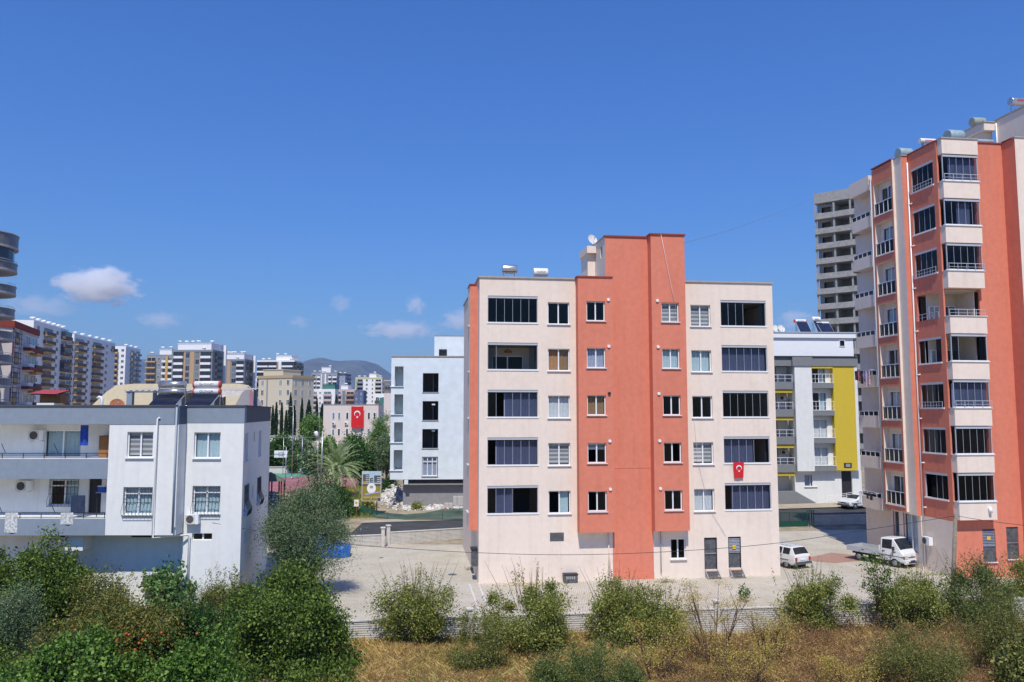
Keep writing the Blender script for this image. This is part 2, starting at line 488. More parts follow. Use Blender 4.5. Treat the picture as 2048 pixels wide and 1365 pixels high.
def ac_unit(parent_loc, deg, label, group='outdoor air conditioner units', s=1.0, wallw=0.0):
    t = thing('air_conditioner', label, 'air conditioner', parent_loc, deg, group)
    b = MB(); b.box(0, 0.82 * s, -0.34, -0.04, 0, 0.56 * s, PVC)
    b.box(0.02, 0.60 * s, -0.346, -0.34, 0.03, 0.53 * s, mat('ac_front', (0.62, 0.61, 0.57), rough=0.5, var=0.04))
    b.build('casing', t)
    f = MB(); c = Vector((0.31 * s, -0.352, 0.28 * s))
    for r in (0.07, 0.12, 0.17, 0.215):
        f.tube([c + Vector((math.cos(a * math.pi / 10) * r * s, 0, math.sin(a * math.pi / 10) * r * s)) for a in range(21)], 0.006, DARKMETAL, 4, False)
    f.tube([c + Vector((0, 0.004, 0)), c + Vector((0, 0.0045, 0))], 0.225 * s, mat('ac_fan_dark', (0.10, 0.09, 0.085), var=0.2), 20)
    f.build('fan_grille', t)
    br = MB()
    for x in (0.12, 0.70): br.bar((x * s, -0.32, -0.03), (x * s, -0.0, -0.03), 0.04, ALU)
    br.build('bracket', t)
    return t

# ================================================================== GROUND
WF = Frame(-2.18, 42.5, 0.0, 7.5)                # line of the near yard wall
GARDEN_Z = -1.2
def ground_h(Y):
    K = [(66, 0.0), (95, 1.0), (128, 1.0), (140, 2.2), (170, 4.0), (300, 6.0), (1e5, 6.0)]
    if Y <= 66: return 0.0
    for (a, p), (b, q) in zip(K, K[1:]):
        if Y <= b: return p + (q - p) * (Y - a) / (b - a)
    return 6.0
SOIL = mat('dry_soil', (0.32, 0.265, 0.185), var=0.35, scale=0.8, bump=0.5, bscale=6, stain=0.3)
g = MB()
wl_pts = [(-9000, WF.w(-58, 0, 0).y), (WF.w(-58, 0, 0).x, WF.w(-58, 0, 0).y), (WF.w(62, 0, 0).x, WF.w(62, 0, 0).y), (9000, WF.w(62, 0, 0).y)]
for (xa, ya), (xb, yb) in zip(wl_pts, wl_pts[1:]):
    g.face([(xa, -300, GARDEN_Z), (xb, -300, GARDEN_Z), (xb, yb, GARDEN_Z), (xa, ya, GARDEN_Z)], SOIL)
    g.face([(xa, ya, GARDEN_Z), (xb, yb, GARDEN_Z), (xb, yb, 0), (xa, ya, 0)], SOIL)
    g.face([(xa, ya, 0), (xb, yb, 0), (xb, 66, 0), (xa, 66, 0)], SOIL)
rows = [66, 95, 128, 140, 170, 300, 1000, 11000]
for a, b in zip(rows, rows[1:]):
    g.face([(-9000, a, ground_h(a)), (9000, a, ground_h(a)), (9000, b, ground_h(b)), (-9000, b, ground_h(b))], SOIL)
struct(g.build('ground'))

def sheet(name, pts, m, lift, sub=1):
    """flat-laid sheet following the ground at the given lift"""
    b = MB(); b.face([(x, y, ground_h(y) + lift) for x, y in pts], m)
    return struct(b.build(name))

def paver_mat(name, c1, c2, mortar, scale, rot):
    if name in MATS: return MATS[name]
    m = mat(name, c1, rough=0.9, var=0.05)
    N = m.node_tree.nodes; L = m.node_tree.links; bs = N['Principled BSDF']
    tc = N.new('ShaderNodeTexCoord'); mp = N.new('ShaderNodeMapping'); mp.inputs['Rotation'].default_value = (0, 0, R(rot))
    L.new(tc.outputs['Object'], mp.inputs['Vector'])
    br = N.new('ShaderNodeTexBrick'); br.inputs['Scale'].default_value = scale
    br.inputs['Color1'].default_value = lin(c1) + (1,); br.inputs['Color2'].default_value = lin(c2) + (1,)
    br.inputs['Mortar'].default_value = lin(mortar) + (1,); br.inputs['Mortar Size'].default_value = 0.03
    br.inputs['Brick Width'].default_value = 0.5; br.inputs['Row Height'].default_value = 0.25
    L.new(mp.outputs[0], br.inputs['Vector'])
    no = N.new('ShaderNodeTexNoise'); no.inputs['Scale'].default_value = 0.5; no.inputs['Detail'].default_value = 7
    L.new(tc.outputs['Object'], no.inputs['Vector'])
    mr = N.new('ShaderNodeMapRange'); mr.inputs['From Min'].default_value = 0.35; mr.inputs['From Max'].default_value = 0.75
    mr.inputs['To Max'].default_value = 0.6
    L.new(no.outputs['Fac'], mr.inputs['Value'])
    mx = N.new('ShaderNodeMixRGB'); mx.blend_type = 'MULTIPLY'; mx.inputs['Color2'].default_value = (0.76, 0.71, 0.62, 1)
    L.new(mr.outputs[0], mx.inputs['Fac']); L.new(br.outputs['Color'], mx.inputs['Color1'])
    L.new(mx.outputs['Color'], bs.inputs['Base Color'])
    bp = N.new('ShaderNodeBump'); bp.inputs['Strength'].default_value = 0.5; bp.inputs['Distance'].default_value = 0.01
    bp.invert = True
    L.new(br.outputs['Fac'], bp.inputs['Height']); L.new(bp.outputs[0], bs.inputs['Normal'])
    return m
PAVER = paver_mat('yard_pavers', (0.66, 0.615, 0.515), (0.56, 0.52, 0.435), (0.27, 0.245, 0.20), 2.0, 7.5)
PAVERRED = paver_mat('red_pavers', (0.50, 0.29, 0.23), (0.44, 0.25, 0.20), (0.22, 0.16, 0.13), 2.4, 7.5)
ASPHALT = mat('asphalt', (0.058, 0.058, 0.062), var=0.18, scale=0.7, bump=0.5, bscale=30, stain=0.2)
SAND = mat('sandy_footway', (0.42, 0.36, 0.27), var=0.15, scale=1.0, bump=0.3, stain=0.3)

wA, wB = WF.w(-16, 0.12, 0), WF.w(50, 0.12, 0)
sheet('yard_paving', [(wA.x, wA.y), (wB.x, wB.y), (wB.x, 65.9), (wA.x - 3, 65.9)], PAVER, 0.006)
b = MB(); b.face([(8.0, 65.9, 0.006), (62.0, 65.9, 0.006), (62.0, 76.0, ground_h(76.0) + 0.012), (8.0, 70.0, ground_h(70.0) + 0.012)], PAVER); struct(b.build('yard_paving'))
# red diamond of pavers in front of the parked cars
pts = [on_z(px, py, 0.0) for px, py in ((1612, 1117), (1662, 1106), (1722, 1112), (1722, 1122), (1672, 1127), (1630, 1124))]
b = MB(); b.face([(p.x, p.y, 0.012) for p in reversed(pts)], PAVERRED); struct(b.build('red_paving'))
pts = [on_z(px, py, 0.0) for px, py in ((1561, 1072), (1600, 1069), (1600, 1077), (1561, 1080))]
b = MB(); b.face([(p.x, p.y, 0.012) for p in reversed(pts)], PAVERRED); struct(b.build('red_paving'))
# concrete edging strips from the block's corner to the wall
MF = Frame(-2.0873, 51.0, 0.0, 7.5)
b = MB()
for u in (-0.62, -0.05):
    p0, p1 = MF.w(u, -8.0, 0), MF.w(u, 0.0, 0); q = MF.d * 0.10
    b.face([(p0.x, p0.y, 0.011), (p0.x + q.x, p0.y + q.y, 0.011), (p1.x + q.x, p1.y + q.y, 0.011), (p1.x, p1.y, 0.011)], PRECAST)
struct(b.build('edging_strip'))
RDA = R(11.0)
def road_pt(x, off): return (x, 71.8 + off / math.cos(RDA) + x * math.tan(RDA))
def band(name, o0, o1, m, lift, x0=-90, x1=75):
    b = MB(); P = [road_pt(x0, o0), road_pt(x1, o0), road_pt(x1, o1), road_pt(x0, o1)]
    # split where the ground changes slope so that the sheet lies on it
    b.face([(x, y, (y - 66) / 29.0 + lift) for x, y in P], m)
    return struct(b.build(name))
band('road', 0.0, 6.6, ASPHALT, 0.03, -14, 62)
band('footway', 6.72, 9.6, SAND, 0.10, 18, 60)
band('footway', 6.72, 8.2, SAND, 0.05, -14, 17)

# ================================================================== RIBBED PRECAST WALLS
def precast_wall(frame, u0, u1, zt, h, label, step=3.3, post_h=0.35, first=None, name='boundary_wall', posts=None):
    """posts with caps, ribbed panels, a cap rail; every panel and post a part"""
    t = thing(name, label, 'wall', frame.w(0, 0, 0), frame.deg)
    zb = zt - h
    def panel(wd):
        def mk():
            b = MB(); n = int(h / 0.105); rib = h / n
            prof = []
            for i in range(n):
                z = zb + i * rib
                prof += [(-0.05, z + 0.002), (-0.05, z + rib * 0.55), (-0.015, z + rib * 0.62), (-0.015, z + rib * 0.94)]
            prof += [(-0.05, zt), (0.05, zt), (0.05, zb)]
            b.prism(prof, 0.0, wd, PRECAST, axis='x')
            return b.mesh('panel')
        return cached(('panel', round(wd, 2), zt, h), mk)
    posts = posts or [u0 + i * step for i in range(int((u1 - u0) / step) + 1)]
    def post():
        b = MB()
        b.box(-0.13, 0.13, -0.16, 0.10, zb - 0.15, zt + post_h, PRECAST)
        b.box(-0.05, 0.05, -0.185, -0.16, zb, zt + post_h - 0.1, PRECAST)
        b.box(-0.19, 0.19, -0.22, 0.16, zt + post_h + 0.001, zt + post_h + 0.08, PRECAST)
        return b.mesh('post')
    pm = post()
    ends = sorted(set([u0] + posts + [u1]))
    for p in posts: link('post', pm, t, (p, 0, 0))
    for a, c in zip(ends, ends[1:]):
        n = max(1, round((c - a) / 2.2)); wd = (c - a - 0.26) / n
        if wd <= 0.2: continue
        for i in range(n): link('panel', panel(wd - 0.015), t, (a + 0.13 + i * wd, 0, 0))
        MB().box(a + 0.13, c - 0.13, -0.09, 0.09, zt + 0.002, zt + 0.07, PRECAST).build('cap_rail', t)
    return t
precast_wall(WF, -15.0, 45.0, 0.05, 1.25, 'long ribbed concrete wall along the near edge of the paved yard', posts=[-13.3, -6.65, 0.0, 6.65, 13.3, 19.95, 26.6, 33.25, 39.9], post_h=0.42)
p = on_z(776, 1090, 0.0); q = on_z(935, 1080, 0.0)
BK = Frame(p.x, p.y, 0, math.degrees(math.atan2(q.y - p.y, q.x - p.x)))
L_ = math.hypot(q.x - p.x, q.y - p.y)
precast_wall(BK, 0.0, L_ + 9.0, 0.95, 0.95, 'ribbed concrete wall with posts between the yard and the dark road', posts=[0.0, L_], post_h=0.55, name='boundary_wall')
p2 = on_z(640, 1100, 0.0); q2 = on_z(768, 1095, 0.0)
BL = Frame(p2.x, p2.y, 0, math.degrees(math.atan2(q2.y - p2.y, q2.x - p2.x)))
L2 = math.hypot(q2.x - p2.x, q2.y - p2.y)
precast_wall(BL, -4.0, L2, 0.95, 0.95, 'ribbed concrete wall section beside the blue tarpaulin', posts=[L2 - 0.1], post_h=0.55)
p3 = on_z(1622, 1058, 0.0); q3 = on_z(1735, 1056, 0.0)
BR = Frame(p3.x, p3.y, 0, 7.5)
precast_wall(BR, 0.0, 9.5, 1.15, 1.15, 'ribbed concrete wall beside the green sliding gate', posts=[0.15], post_h=0.05)

# ================================================================== CENTRE BLOCK (peach and terracotta)
mb = thing('apartment_building', 'five storey peach block with terracotta stair tower and bays', 'apartment building', MF.o, 7.5)
ROWS = [16.36 - 3.03 * r for r in range(5)]                # sill heights, top row first
PF = lambda v: (lambda a, c, z: (a, v + c, z))
ops = []
for z in ROWS:
    ops += [(0.53, 3.79, z, z + 1.78), (4.45, 5.88, z - 0.02, z + 1.42)]
w = MB()
w.wall(0, 6.3, 0, 19.3, ops + [(4.53, 5.43, 2.49, 3.04)], 0.24, PEACH, PF(0))
w.wall(6.3, 8.6, 0, 3.1, [], 0.2, PEACH, PF(0))
ops = []
for z in ROWS:
    ops += [(14.08, 15.46, z - 0.02, z + 1.42), (16.18, 19.37, z, z + 1.78)]
ops += [(14.69, 15.56, 0.5, 2.53), (16.32, 17.19, 0.56, 2.55)]
w.wall(13.5, 19.85, 0, 19.3, ops, 0.24, PEACH, PF(0))
w.wall(11.3, 13.5, 0, 3.1, [(12.43, 13.45, 1.21, 2.51)], 0.2, PEACH, PF(0))
# sides and back
w.face([(0, 0, 0), (0, 0, 19.3), (0, 14, 19.3), (0, 14, 0)], PEACH)
w.face([(19.85, 0, 0), (19.85, 14, 0), (19.85, 14, 19.3), (19.85, 0, 19.3)], PEACH)
w.face([(0, 14, 0), (0, 14, 19.3), (19.85, 14, 19.3), (19.85, 14, 0)], PEACH)
w.build('wall', mb)
def bay(u0, u1, z0, z1, v, opens, name='bay'):
    b = MB()
    b.wall(u0, u1, z0, z1, opens, 0.24, ORANGE, PF(v))
    b.face([(u0, v, z0), (u0, v, z1), (u0, 0, z1), (u0, 0, z0)], ORANGE)
    b.face([(u1, v, z0), (u1, 0, z0), (u1, 0, z1), (u1, v, z1)], ORANGE)
    b.face([(u0, v, z0), (u0, 0, z0), (u1, 0, z0), (u1, v, z0)], PEACH)
    return b.build(name, mb)
opC = [(6.86, 8.08, z + 0.16, z + 1.44) for z in ROWS]
opD = [(11.86, 13.04, z + 0.16, z + 1.44) for z in ROWS]
bay(6.3, 8.6, 3.1, 19.35, -0.7, opC)
bay(11.2, 13.5, 3.1, 22.28, -0.7, opD)
s = MB()
s.face([(8.6, 0.004, 0), (11.3, 0.004, 0), (11.3, 0.004, 3.1), (11.2, 0.004, 3.1), (11.2, 0.004, 22.22), (8.31, 0.004, 22.22), (8.31, 0.004, 19.36), (8.6, 0.004, 19.36)], ORANGE)
s.box(8.6, 11.3, -0.05, 0.002, 0, 0.42, ORANGE)
s.box(8.62, 11.2, -0.012, 0.003, 7.05, 7.09, ORANGE)
s.build('stairwell_wall', mb)
tw = MB()
tw.wall(0.0, 5.2, 19.0, 22.22, [(0.75, 1.3, 21.0, 21.75, 0.15)], 0.15, PEACH, lambda a, c, z: (8.31 + c, a + 0.004, z))
tw.face([(13.5, 0, 18.8), (13.5, 5.2, 18.8), (13.5, 5.2, 22.22), (13.5, 0, 22.22)], ORANGE)
tw.face([(8.31, 5.2, 18.8), (8.31, 5.2, 22.22), (13.5, 5.2, 22.22), (13.5, 5.2, 18.8)], PEACH)
tw.face([(8.31, 0, 22.2), (13.5, 0, 22.2), (13.5, 5.2, 22.2), (8.31, 5.2, 22.2)], ROOFTAR)
tw.face([(8.5, 0.7, 20.9), (8.5, 1.4, 20.9), (8.5, 1.4, 21.8), (8.5, 0.7, 21.8)], BLACKIRON)
tw.build('stair_tower', mb)
# canopy over the roof door, with the small room below it
c0 = MF.front(1174, 492, 2.4); c1 = MF.front(1195, 505, 2.4)
cn = MB(); cn.box(c0[0], 8.29, 2.4, 4.9, c1[1] - 0.05, c0[1], PEACH); cn.box(c0[0] + 0.12, 8.29, 2.75, 4.8, 18.8, c1[1] - 0.06, PEACH)
cn.build('roof_canopy', mb)
# copings
cp = MB()
cp.box(-0.08, 6.28, -0.08, 0.22, 19.3, 19.4, COPING); cp.box(13.52, 19.93, -0.08, 0.22, 19.3, 19.4, COPING)
cp.box(-0.08, 0.2, 0.221, 14.05, 19.3, 19.4, COPING); cp.box(19.7, 19.93, 0.221, 14.05, 19.3, 19.4, COPING)
cp.build_each('coping', mb)
cp = MB(); cp.box(6.24, 8.62, -0.76, 0.1, 19.351, 19.44, COPERED); cp.build_each('coping', mb)
cp = MB(); cp.box(8.25, 11.13, -0.07, 0.2, 22.221, 22.32, COPERED); cp.box(11.135, 13.57, -0.78, 0.2, 22.281, 22.38, COPERED); cp.box(8.25, 8.5, 0.201, 5.2, 22.221, 22.32, COPING); cp.build_each('coping', mb)
MB().box(0.05, 19.8, 0.25, 13.9, 18.55, 18.75, ROOFTAR).build('roof', mb)
# floors and partitions behind the windows
it = MB()
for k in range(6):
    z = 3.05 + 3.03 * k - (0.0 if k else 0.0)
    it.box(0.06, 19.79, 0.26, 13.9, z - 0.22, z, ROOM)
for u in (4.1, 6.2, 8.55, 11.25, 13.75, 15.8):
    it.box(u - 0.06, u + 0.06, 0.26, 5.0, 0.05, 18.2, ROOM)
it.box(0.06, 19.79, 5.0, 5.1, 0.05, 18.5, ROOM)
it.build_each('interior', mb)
# the open living room of the second row: lit by day, with sliding door and lamp
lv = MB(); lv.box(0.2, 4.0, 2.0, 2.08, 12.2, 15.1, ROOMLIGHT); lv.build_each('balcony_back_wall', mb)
window(mb, (1.0, 1.90, 12.35), 0, 2.1, 2.05, 'dark', sill=False, g=TINT2)
lp = MB()
for k in range(6):
    an = k * math.pi / 3
    lp.tube([(2.0, 1.2, 14.8), (2.0 + 0.2 * math.cos(an), 1.2 + 0.2 * math.sin(an), 14.65)], 0.015, BROWNWOOD, 5)
    lp.tube([(2.0 + 0.2 * math.cos(an), 1.2 + 0.2 * math.sin(an), 14.55), (2.0 + 0.2 * math.cos(an), 1.2 + 0.2 * math.sin(an), 14.68)], [0.08, 0.05], BROWNWOOD, 8)
lp.tube([(2.0, 1.2, 14.8), (2.0, 1.2, 15.05)], 0.015, BROWNWOOD, 5); lp.build('ceiling_lamp', mb)
# windows, row by row from the top
A = [dict(), dict(opened=(1, 2, 3, 4)), dict(opened=(1,), stack='l', curtain=(2, 3, 4, 5)), dict(opened=(0,), stack='l', curtain=(1, 2, 3, 4, 5)), dict(opened=(3, 4), curtain=(1, 2))]
Fz = [dict(opened=(3, 4)), dict(curtain=range(6)), dict(opened=(), curtain=()), dict(opened=(4, 5), curtain=(0, 1, 2, 3)), dict(curtain=(1, 2, 3, 4, 5))]
Bw = [('dark', None), ('tan', 0), ('curtain', None), ('blind', None), ('half', 0)]
Cw = [('dark', None), ('grey', None), ('tan', None), ('halfblind', 0), ('dark', 0)]
Dw = [('blind', None), ('blue', None), ('dark', None), ('dark', 1), ('dark', None)]
Ew = [('blind', None), ('blue', None), ('dark', None), ('blind', 0), ('curtain', None)]
for r, z in enumerate(ROWS):
    glazing(mb, (0.53, 0.06, z), 0, 3.26, 1.78, 6, cm=CURTAING, **A[r])
    glazing(mb, (16.18, 0.06, z), 0, 3.19, 1.78, 6, cm=CURTAING, **Fz[r])
    window(mb, (4.45, 0.13, z - 0.02), 0, 1.43, 1.44, Bw[r][0], Bw[r][1])
    window(mb, (14.08, 0.13, z - 0.02), 0, 1.38, 1.44, Ew[r][0], Ew[r][1])
    window(mb, (6.86, -0.57, z + 0.16), 0, 1.22, 1.28, Cw[r][0], Cw[r][1])
    window(mb, (11.86, -0.57, z + 0.16), 0, 1.18, 1.28, Dw[r][0], Dw[r][1])
    # boiler flue outlets beside the bay windows
    for u in (8.3, 11.58):
        if u < 9 and r == 2: f_m = BLACKIRON
        else: f_m = PVC
        MB().tube([(u, -0.78, z + 1.55), (u, -0.70, z + 1.55)], 0.10, f_m, 12).build('flue_outlet', mb)
window(mb, (12.43, 0.1, 1.21), 0, 1.02, 1.30, 'dark')
lv = MB()
lv.box(4.53, 5.43, 0.16, 0.2, 2.49, 3.04, BLACKIRON)
lv.build('vent_backing', mb)
for i in range(7):
    z = 2.52 + i * 0.076
    s = MB(); s.face([(4.53, 0.01, z), (5.43, 0.01, z), (5.43, 0.10, z + 0.06), (4.53, 0.10, z + 0.06)], STEEL); s.build('slat', mb)
for (u0, u1, z0, z1, lou) in ((14.69, 15.56, 0.5, 2.53, False), (16.32, 17.19, 0.56, 2.55, True)):
    d = MB()
    d.box(u0, u1, 0.10, 0.16, z0, z1, DARKMETAL)
    for x in (u0, u1 - 0.06): d.box(x, x + 0.06, 0.04, 0.10, z0, z1, BLACKIRON)
    d.box(u0 + 0.06, u1 - 0.06, 0.04, 0.10, z1 - 0.07, z1, BLACKIRON); d.box(u0 + 0.06, u1 - 0.06, 0.04, 0.10, (z0 + z1) / 2 - 0.04, (z0 + z1) / 2 + 0.03, STEEL)
    do = d.build('service_door', mb)
    if lou:
        for i in range(9):
            z = 1.62 + i * 0.095
            s = MB(); s.face([(u0 + 0.06, 0.045, z), (u1 - 0.06, 0.045, z), (u1 - 0.06, 0.098, z + 0.07), (u0 + 0.06, 0.098, z + 0.07)], STEEL); s.build('slat', do)
        MB().box(16.62, 16.84, 0.022, 0.035, 1.76, 2.02, mat('warning_yellow', (0.75, 0.52, 0.02), var=0.03)).build('warning_plate', do)
# terracotta and peach bays of the flank
fl = MB()
fl.box(-0.5, 0.002, 1.2, 1.35, 3.1, 19.0, ORANGE); fl.box(-0.51, 0.002, 1.351, 3.0, 3.1, 19.0, PEACH)
fl.build('flank_bay', mb)
cp = MB(); cp.box(-0.56, -0.09, 1.14, 3.05, 19.001, 19.08, COPERED); cp.build_each('coping', mb)
for z in ROWS:
    MB().box(-0.62, -0.511, 1.6, 2.7, z - 0.06, z, MARBLE).build('sill', mb)
dn = MB(); dn.tube([(8.32, -0.1, 3.08), (8.32, -0.1, 0.3)], 0.04, PEACH, 8); dn.build('drainpipe', mb)
dn = MB(); dn.tube([(11.75, -0.1, 3.08), (11.75, -0.1, 0.4)], 0.035, STEEL, 8); dn.build('drainpipe', mb)

# metal steps below the two service doors
for (u0, z1, lab) in ((14.72, 0.46, 'small metal steps below the plain dark service door'), (16.36, 0.50, 'small metal steps below the louvred service door')):
    t = thing('metal_steps', lab, 'steps', MF.w(u0, -0.02, 0), 7.5, 'steps at the service doors')
    for x in (0.0, 0.82):
        b = MB(); b.bar((x, -0.02, z1), (x, -0.62, 0.02), 0.05, STEEL, 0.10); b.build('stringer', t)
    for i in range(3):
        y = -0.10 - i * 0.19; z = z1 - 0.06 - i * 0.15
        MB().box(0.03, 0.79, y - 0.11, y + 0.09, z - 0.02, z, DARKMETAL if i else BROWNWOOD).build('tread', t)
# roof solar heaters of the centre block
def print_marks(t, ln, r, z, ink):
    """lettering too worn to read: a row of short strokes"""
    b = MB()
    for i in range(7): b.box(-ln * 0.26 + i * ln * 0.075, -ln * 0.26 + i * ln * 0.075 + ln * 0.05, -r - 0.012, -r - 0.004, z - r * 0.22 + 0.02 * (i % 2), z + r * 0.2, ink)
    b.build('lettering', t)
def tank_heater(loc, deg, label, ln, r, m, txt=None, ink=None, panel=False, group='solar water heaters', stand=0.35, caps=None, tubes=0):
    """water tank on a stand (and a slanted collector)"""
    t = thing('solar_water_heater', label, 'water heater', loc, deg, group)
    b = MB(); b.tube([(-ln / 2, 0, stand + r), (-ln / 2 + 0.05, 0, stand + r), (ln / 2 - 0.05, 0, stand + r), (ln / 2, 0, stand + r)], [r * 0.93, r, r, r * 0.93], m, 20)
    b.build('tank', t)
    if caps:
        for sx in (-1, 1):
            b = MB(); b.tube([(sx * (ln / 2 - 0.06), 0, stand + r), (sx * (ln / 2 + 0.03), 0, stand + r), (sx * (ln / 2 + 0.05), 0, stand + r)], [r * 1.03, r * 1.03, r * 0.8], caps, 20); b.build('end_cap', t)
    f = MB()
    for sx in (-1, 1):
        x = sx * ln * 0.36
        for y in (-r * 0.9, r * 0.9): f.bar((x, y, 0), (x, y * 0.6, stand + r * 0.4), 0.04, STEEL)
        f.bar((x, -r * 0.9, 0.12), (x, r * 0.9, 0.12), 0.03, STEEL)
    f.bar((-ln * 0.36, -r * 0.9, stand * 0.5), (ln * 0.36, -r * 0.9, stand * 0.5), 0.03, STEEL)
    f.build('stand', t)
    if txt == '~': print_marks(t, ln, r, stand + r, ink or INKRED)
    elif txt: text(txt, r * 0.62, ink or INKBLUE, t, (0, -r - 0.004, stand + r), (R(90), 0, 0))
    if panel or tubes:
        y0, z0, y1, z1 = -r - 0.05, stand + 0.05, -r - 1.25, 0.08
        if tubes:
            for i in range(tubes):
                x = -ln * 0.46 + ln * 0.92 * i / (tubes - 1)
                b = MB(); b.tube([(x, y0, z0), (x, y1, z1)], 0.026, TUBEGLASS, 6); b.build('tube', t)
        else:
            b = MB(); b.bar((0, y0, z0), (0, y1, z1), ln * 0.96, TUBEGLASS, 0.07); b.build('collector', t)
        b = MB(); b.bar((-ln / 2, y1, z1 - 0.02), (ln / 2, y1, z1 - 0.02), 0.06, ALU)
        for sx in (-1, 1): b.bar((sx * ln * 0.49, y0, z0), (sx * ln * 0.49, y1, z1), 0.04, ALU)
        b.build('collector_frame', t)
    return t
def on_main_roof(px, v): return MF.w(MF.front(px, 550, v)[0], v, 18.75)
h = tank_heater(on_main_roof(1019, 0.8), 7.5, 'worn steel water tank on the roof of the peach block', 0.98, 0.30, TANKSTEEL, '~', COPING, stand=0.98)
h = tank_heater(on_main_roof(1081, 0.8), 7.5, 'white water tank lettered TOROS on the roof of the peach block', 0.96, 0.29, TANKWHITE, 'TOROS', INKGREY, stand=0.82)
def dish(loc, deg, label, r, m, tilt=35, mast=0.5, group='satellite dishes'):
    t = thing('satellite_dish', label, 'satellite dish', loc, deg, group)
    b = MB(); n, k = 18, 4
    e = R(tilt); ax = Vector((0, -math.cos(e), math.sin(e))); a = Vector((1, 0, 0)); c = ax.cross(a); base = Vector((0, -0.08, mast + r * 0.4))
    ring = []
    for j in range(k + 1):
        rr = r * j / k; dz = 0.22 * r * (j / k) ** 2
        ring.append([base + ax * dz + (a * math.cos(2 * math.pi * i / n) + c * math.sin(2 * math.pi * i / n)) * rr for i in range(n)])
    for j in range(k):
        for i in range(n):
            b.face([ring[j][i], ring[j + 1][i], ring[j + 1][(i + 1) % n], ring[j][(i + 1) % n]], m, True)
    b.build('reflector', t)
    p = MB(); p.tube([(0, 0, 0), (0, 0, mast), base], 0.03, STEEL, 6); p.build('mast', t)
    f = MB(); tip = base + ax * r * 0.95; f.bar(base + c * (-r * 0.9), tip, 0.02, STEEL); f.obox(tip, ax, 0.12, 0.06, 0.06, STEEL); f.build('feed_arm', t)
    return t
dp = MF.w(c0[0] + 0.45, 3.0, c0[1])
dish(dp, 30, 'white satellite dish on the roof door canopy of the terracotta tower', 0.38, DISHMAT, 20, 0.38)
# flag below the open balcony of the fourth row
def flag(loc, deg, label, w, h, tri=0.0, sag=0.0):
    t = thing('flag', label, 'flag', loc, deg, 'red flags with a white crescent and star')
    b = MB(); n, m_ = 10, 12
    def P(i, j):
        s = i / n; k = j / m_
        x = w * (s - 0.5) + tri * k * (0.5 - s); z = -h * k - sag * math.sin(math.pi * s) * (0.3 + 0.7 * k)
        return (x, 0.05 * h * 0.2 * math.sin(s * 7 + k * 2) * (0.3 + k) - 0.02, z)
    for i in range(n):
        for j in range(m_):
            b.face([P(i, j + 1), P(i + 1, j + 1), P(i + 1, j), P(i, j)], RED, True)
    b.build('cloth', t)
    c = MB(); R0 = w * 0.25; cz = -h * 0.36; oy = -0.05 - 0.02 * h
    N_ = 26
    outer = [(R0 * math.cos(R(30 + 300 * i / N_)), R0 * math.sin(R(30 + 300 * i / N_))) for i in range(N_ + 1)]
    inner = [(0.06 * w + 0.80 * R0 * math.cos(R(40 + 280 * i / N_)), 0.80 * R0 * math.sin(R(40 + 280 * i / N_))) for i in range(N_ + 1)]
    rot = lambda x, y: (y, -x)                                # hung by its hoist: crescent opens downwards
    for i in range(N_):
        q = [rot(*outer[i]), rot(*outer[i + 1]), rot(*inner[i + 1]), rot(*inner[i])]
        c.face([(x, oy, cz + y) for x, y in q], FLAGWHITE)
    c.build('crescent', t)
    s = MB(); pts = []
    for i in range(10):
        rr = w * (0.115 if i % 2 == 0 else 0.047); an = R(90 + 36 * i)
        pts.append((rr * math.cos(an), oy, cz - w * 0.27 + rr * math.sin(an)))
    s.face(pts, FLAGWHITE); s.build('star', t)
    return t
fp = MF.front(1477, 925, -0.12)
flag(MF.w(fp[0], -0.12, fp[1]), 7.5, 'small red flag hanging below an open balcony of the peach block', 0.74, 1.02, 0.12)
# thin cord hanging down the terracotta tower
cu = MB(); pts = [MF.w(*(lambda q: (q[0], -0.8, q[1]))(MF.front(x, y, -0.8))) for x, y in ((1322, 470), (1330, 510), (1343, 575), (1352, 618))]
cu.tube(pts, 0.012, PVC, 5); tag(cu.build('cord'), 'thin pale cord hanging down the front of the terracotta tower', 'cord')
cu = MB(); pts = [MF.w(*(lambda q: (q[0], -0.06, q[1]))(MF.front(x, y, -0.06))) for x, y in ((1388, 838), (1396, 925), (1420, 1020), (1452, 1073))]
cu.tube(pts, 0.009, ALU, 5); tag(cu.build('cord'), 'thin grey cord slanting down the peach wall towards the louvred door', 'cord')
# black box by the wall and the meter box at the corner
pb = MF.w(MF.front(1128, 1172, -0.5)[0], -0.62, 0)
t = thing('storage_box', 'black plastic box on the pavers against the peach wall', 'box', pb, 7.5)
b = MB(); b.box(0, 0.86, 0, 0.5, 0, 0.5, DARKMETAL); b.build('body', t); b = MB(); b.box(-0.03, 0.89, -0.03, 0.53, 0.501, 0.56, BLACKIRON); b.build('lid', t)
for i in range(5): MB().box(0.14 + i * 0.12, 0.20 + i * 0.12, -0.012, -0.001, 0.25, 0.42, CONCRETE).build('slot', t)
t = thing('meter_box', 'dark meter box hung on the flank of the peach block', 'meter box', MF.w(-0.02, 0.6, 0.95), 7.5)
b = MB(); b.prism([(-0.001, 0.0), (-0.34, 0.05), (-0.34, 0.75), (-0.001, 0.8)], 0, 1.0, DARKMETAL); b.build('cabinet', t)
b = MB(); b.prism([(0.0, -0.05), (-0.40, 0.0), (-0.40, 0.8), (0.0, 0.85)], 1.001, 1.12, BLACKIRON); b.build('hood', t)

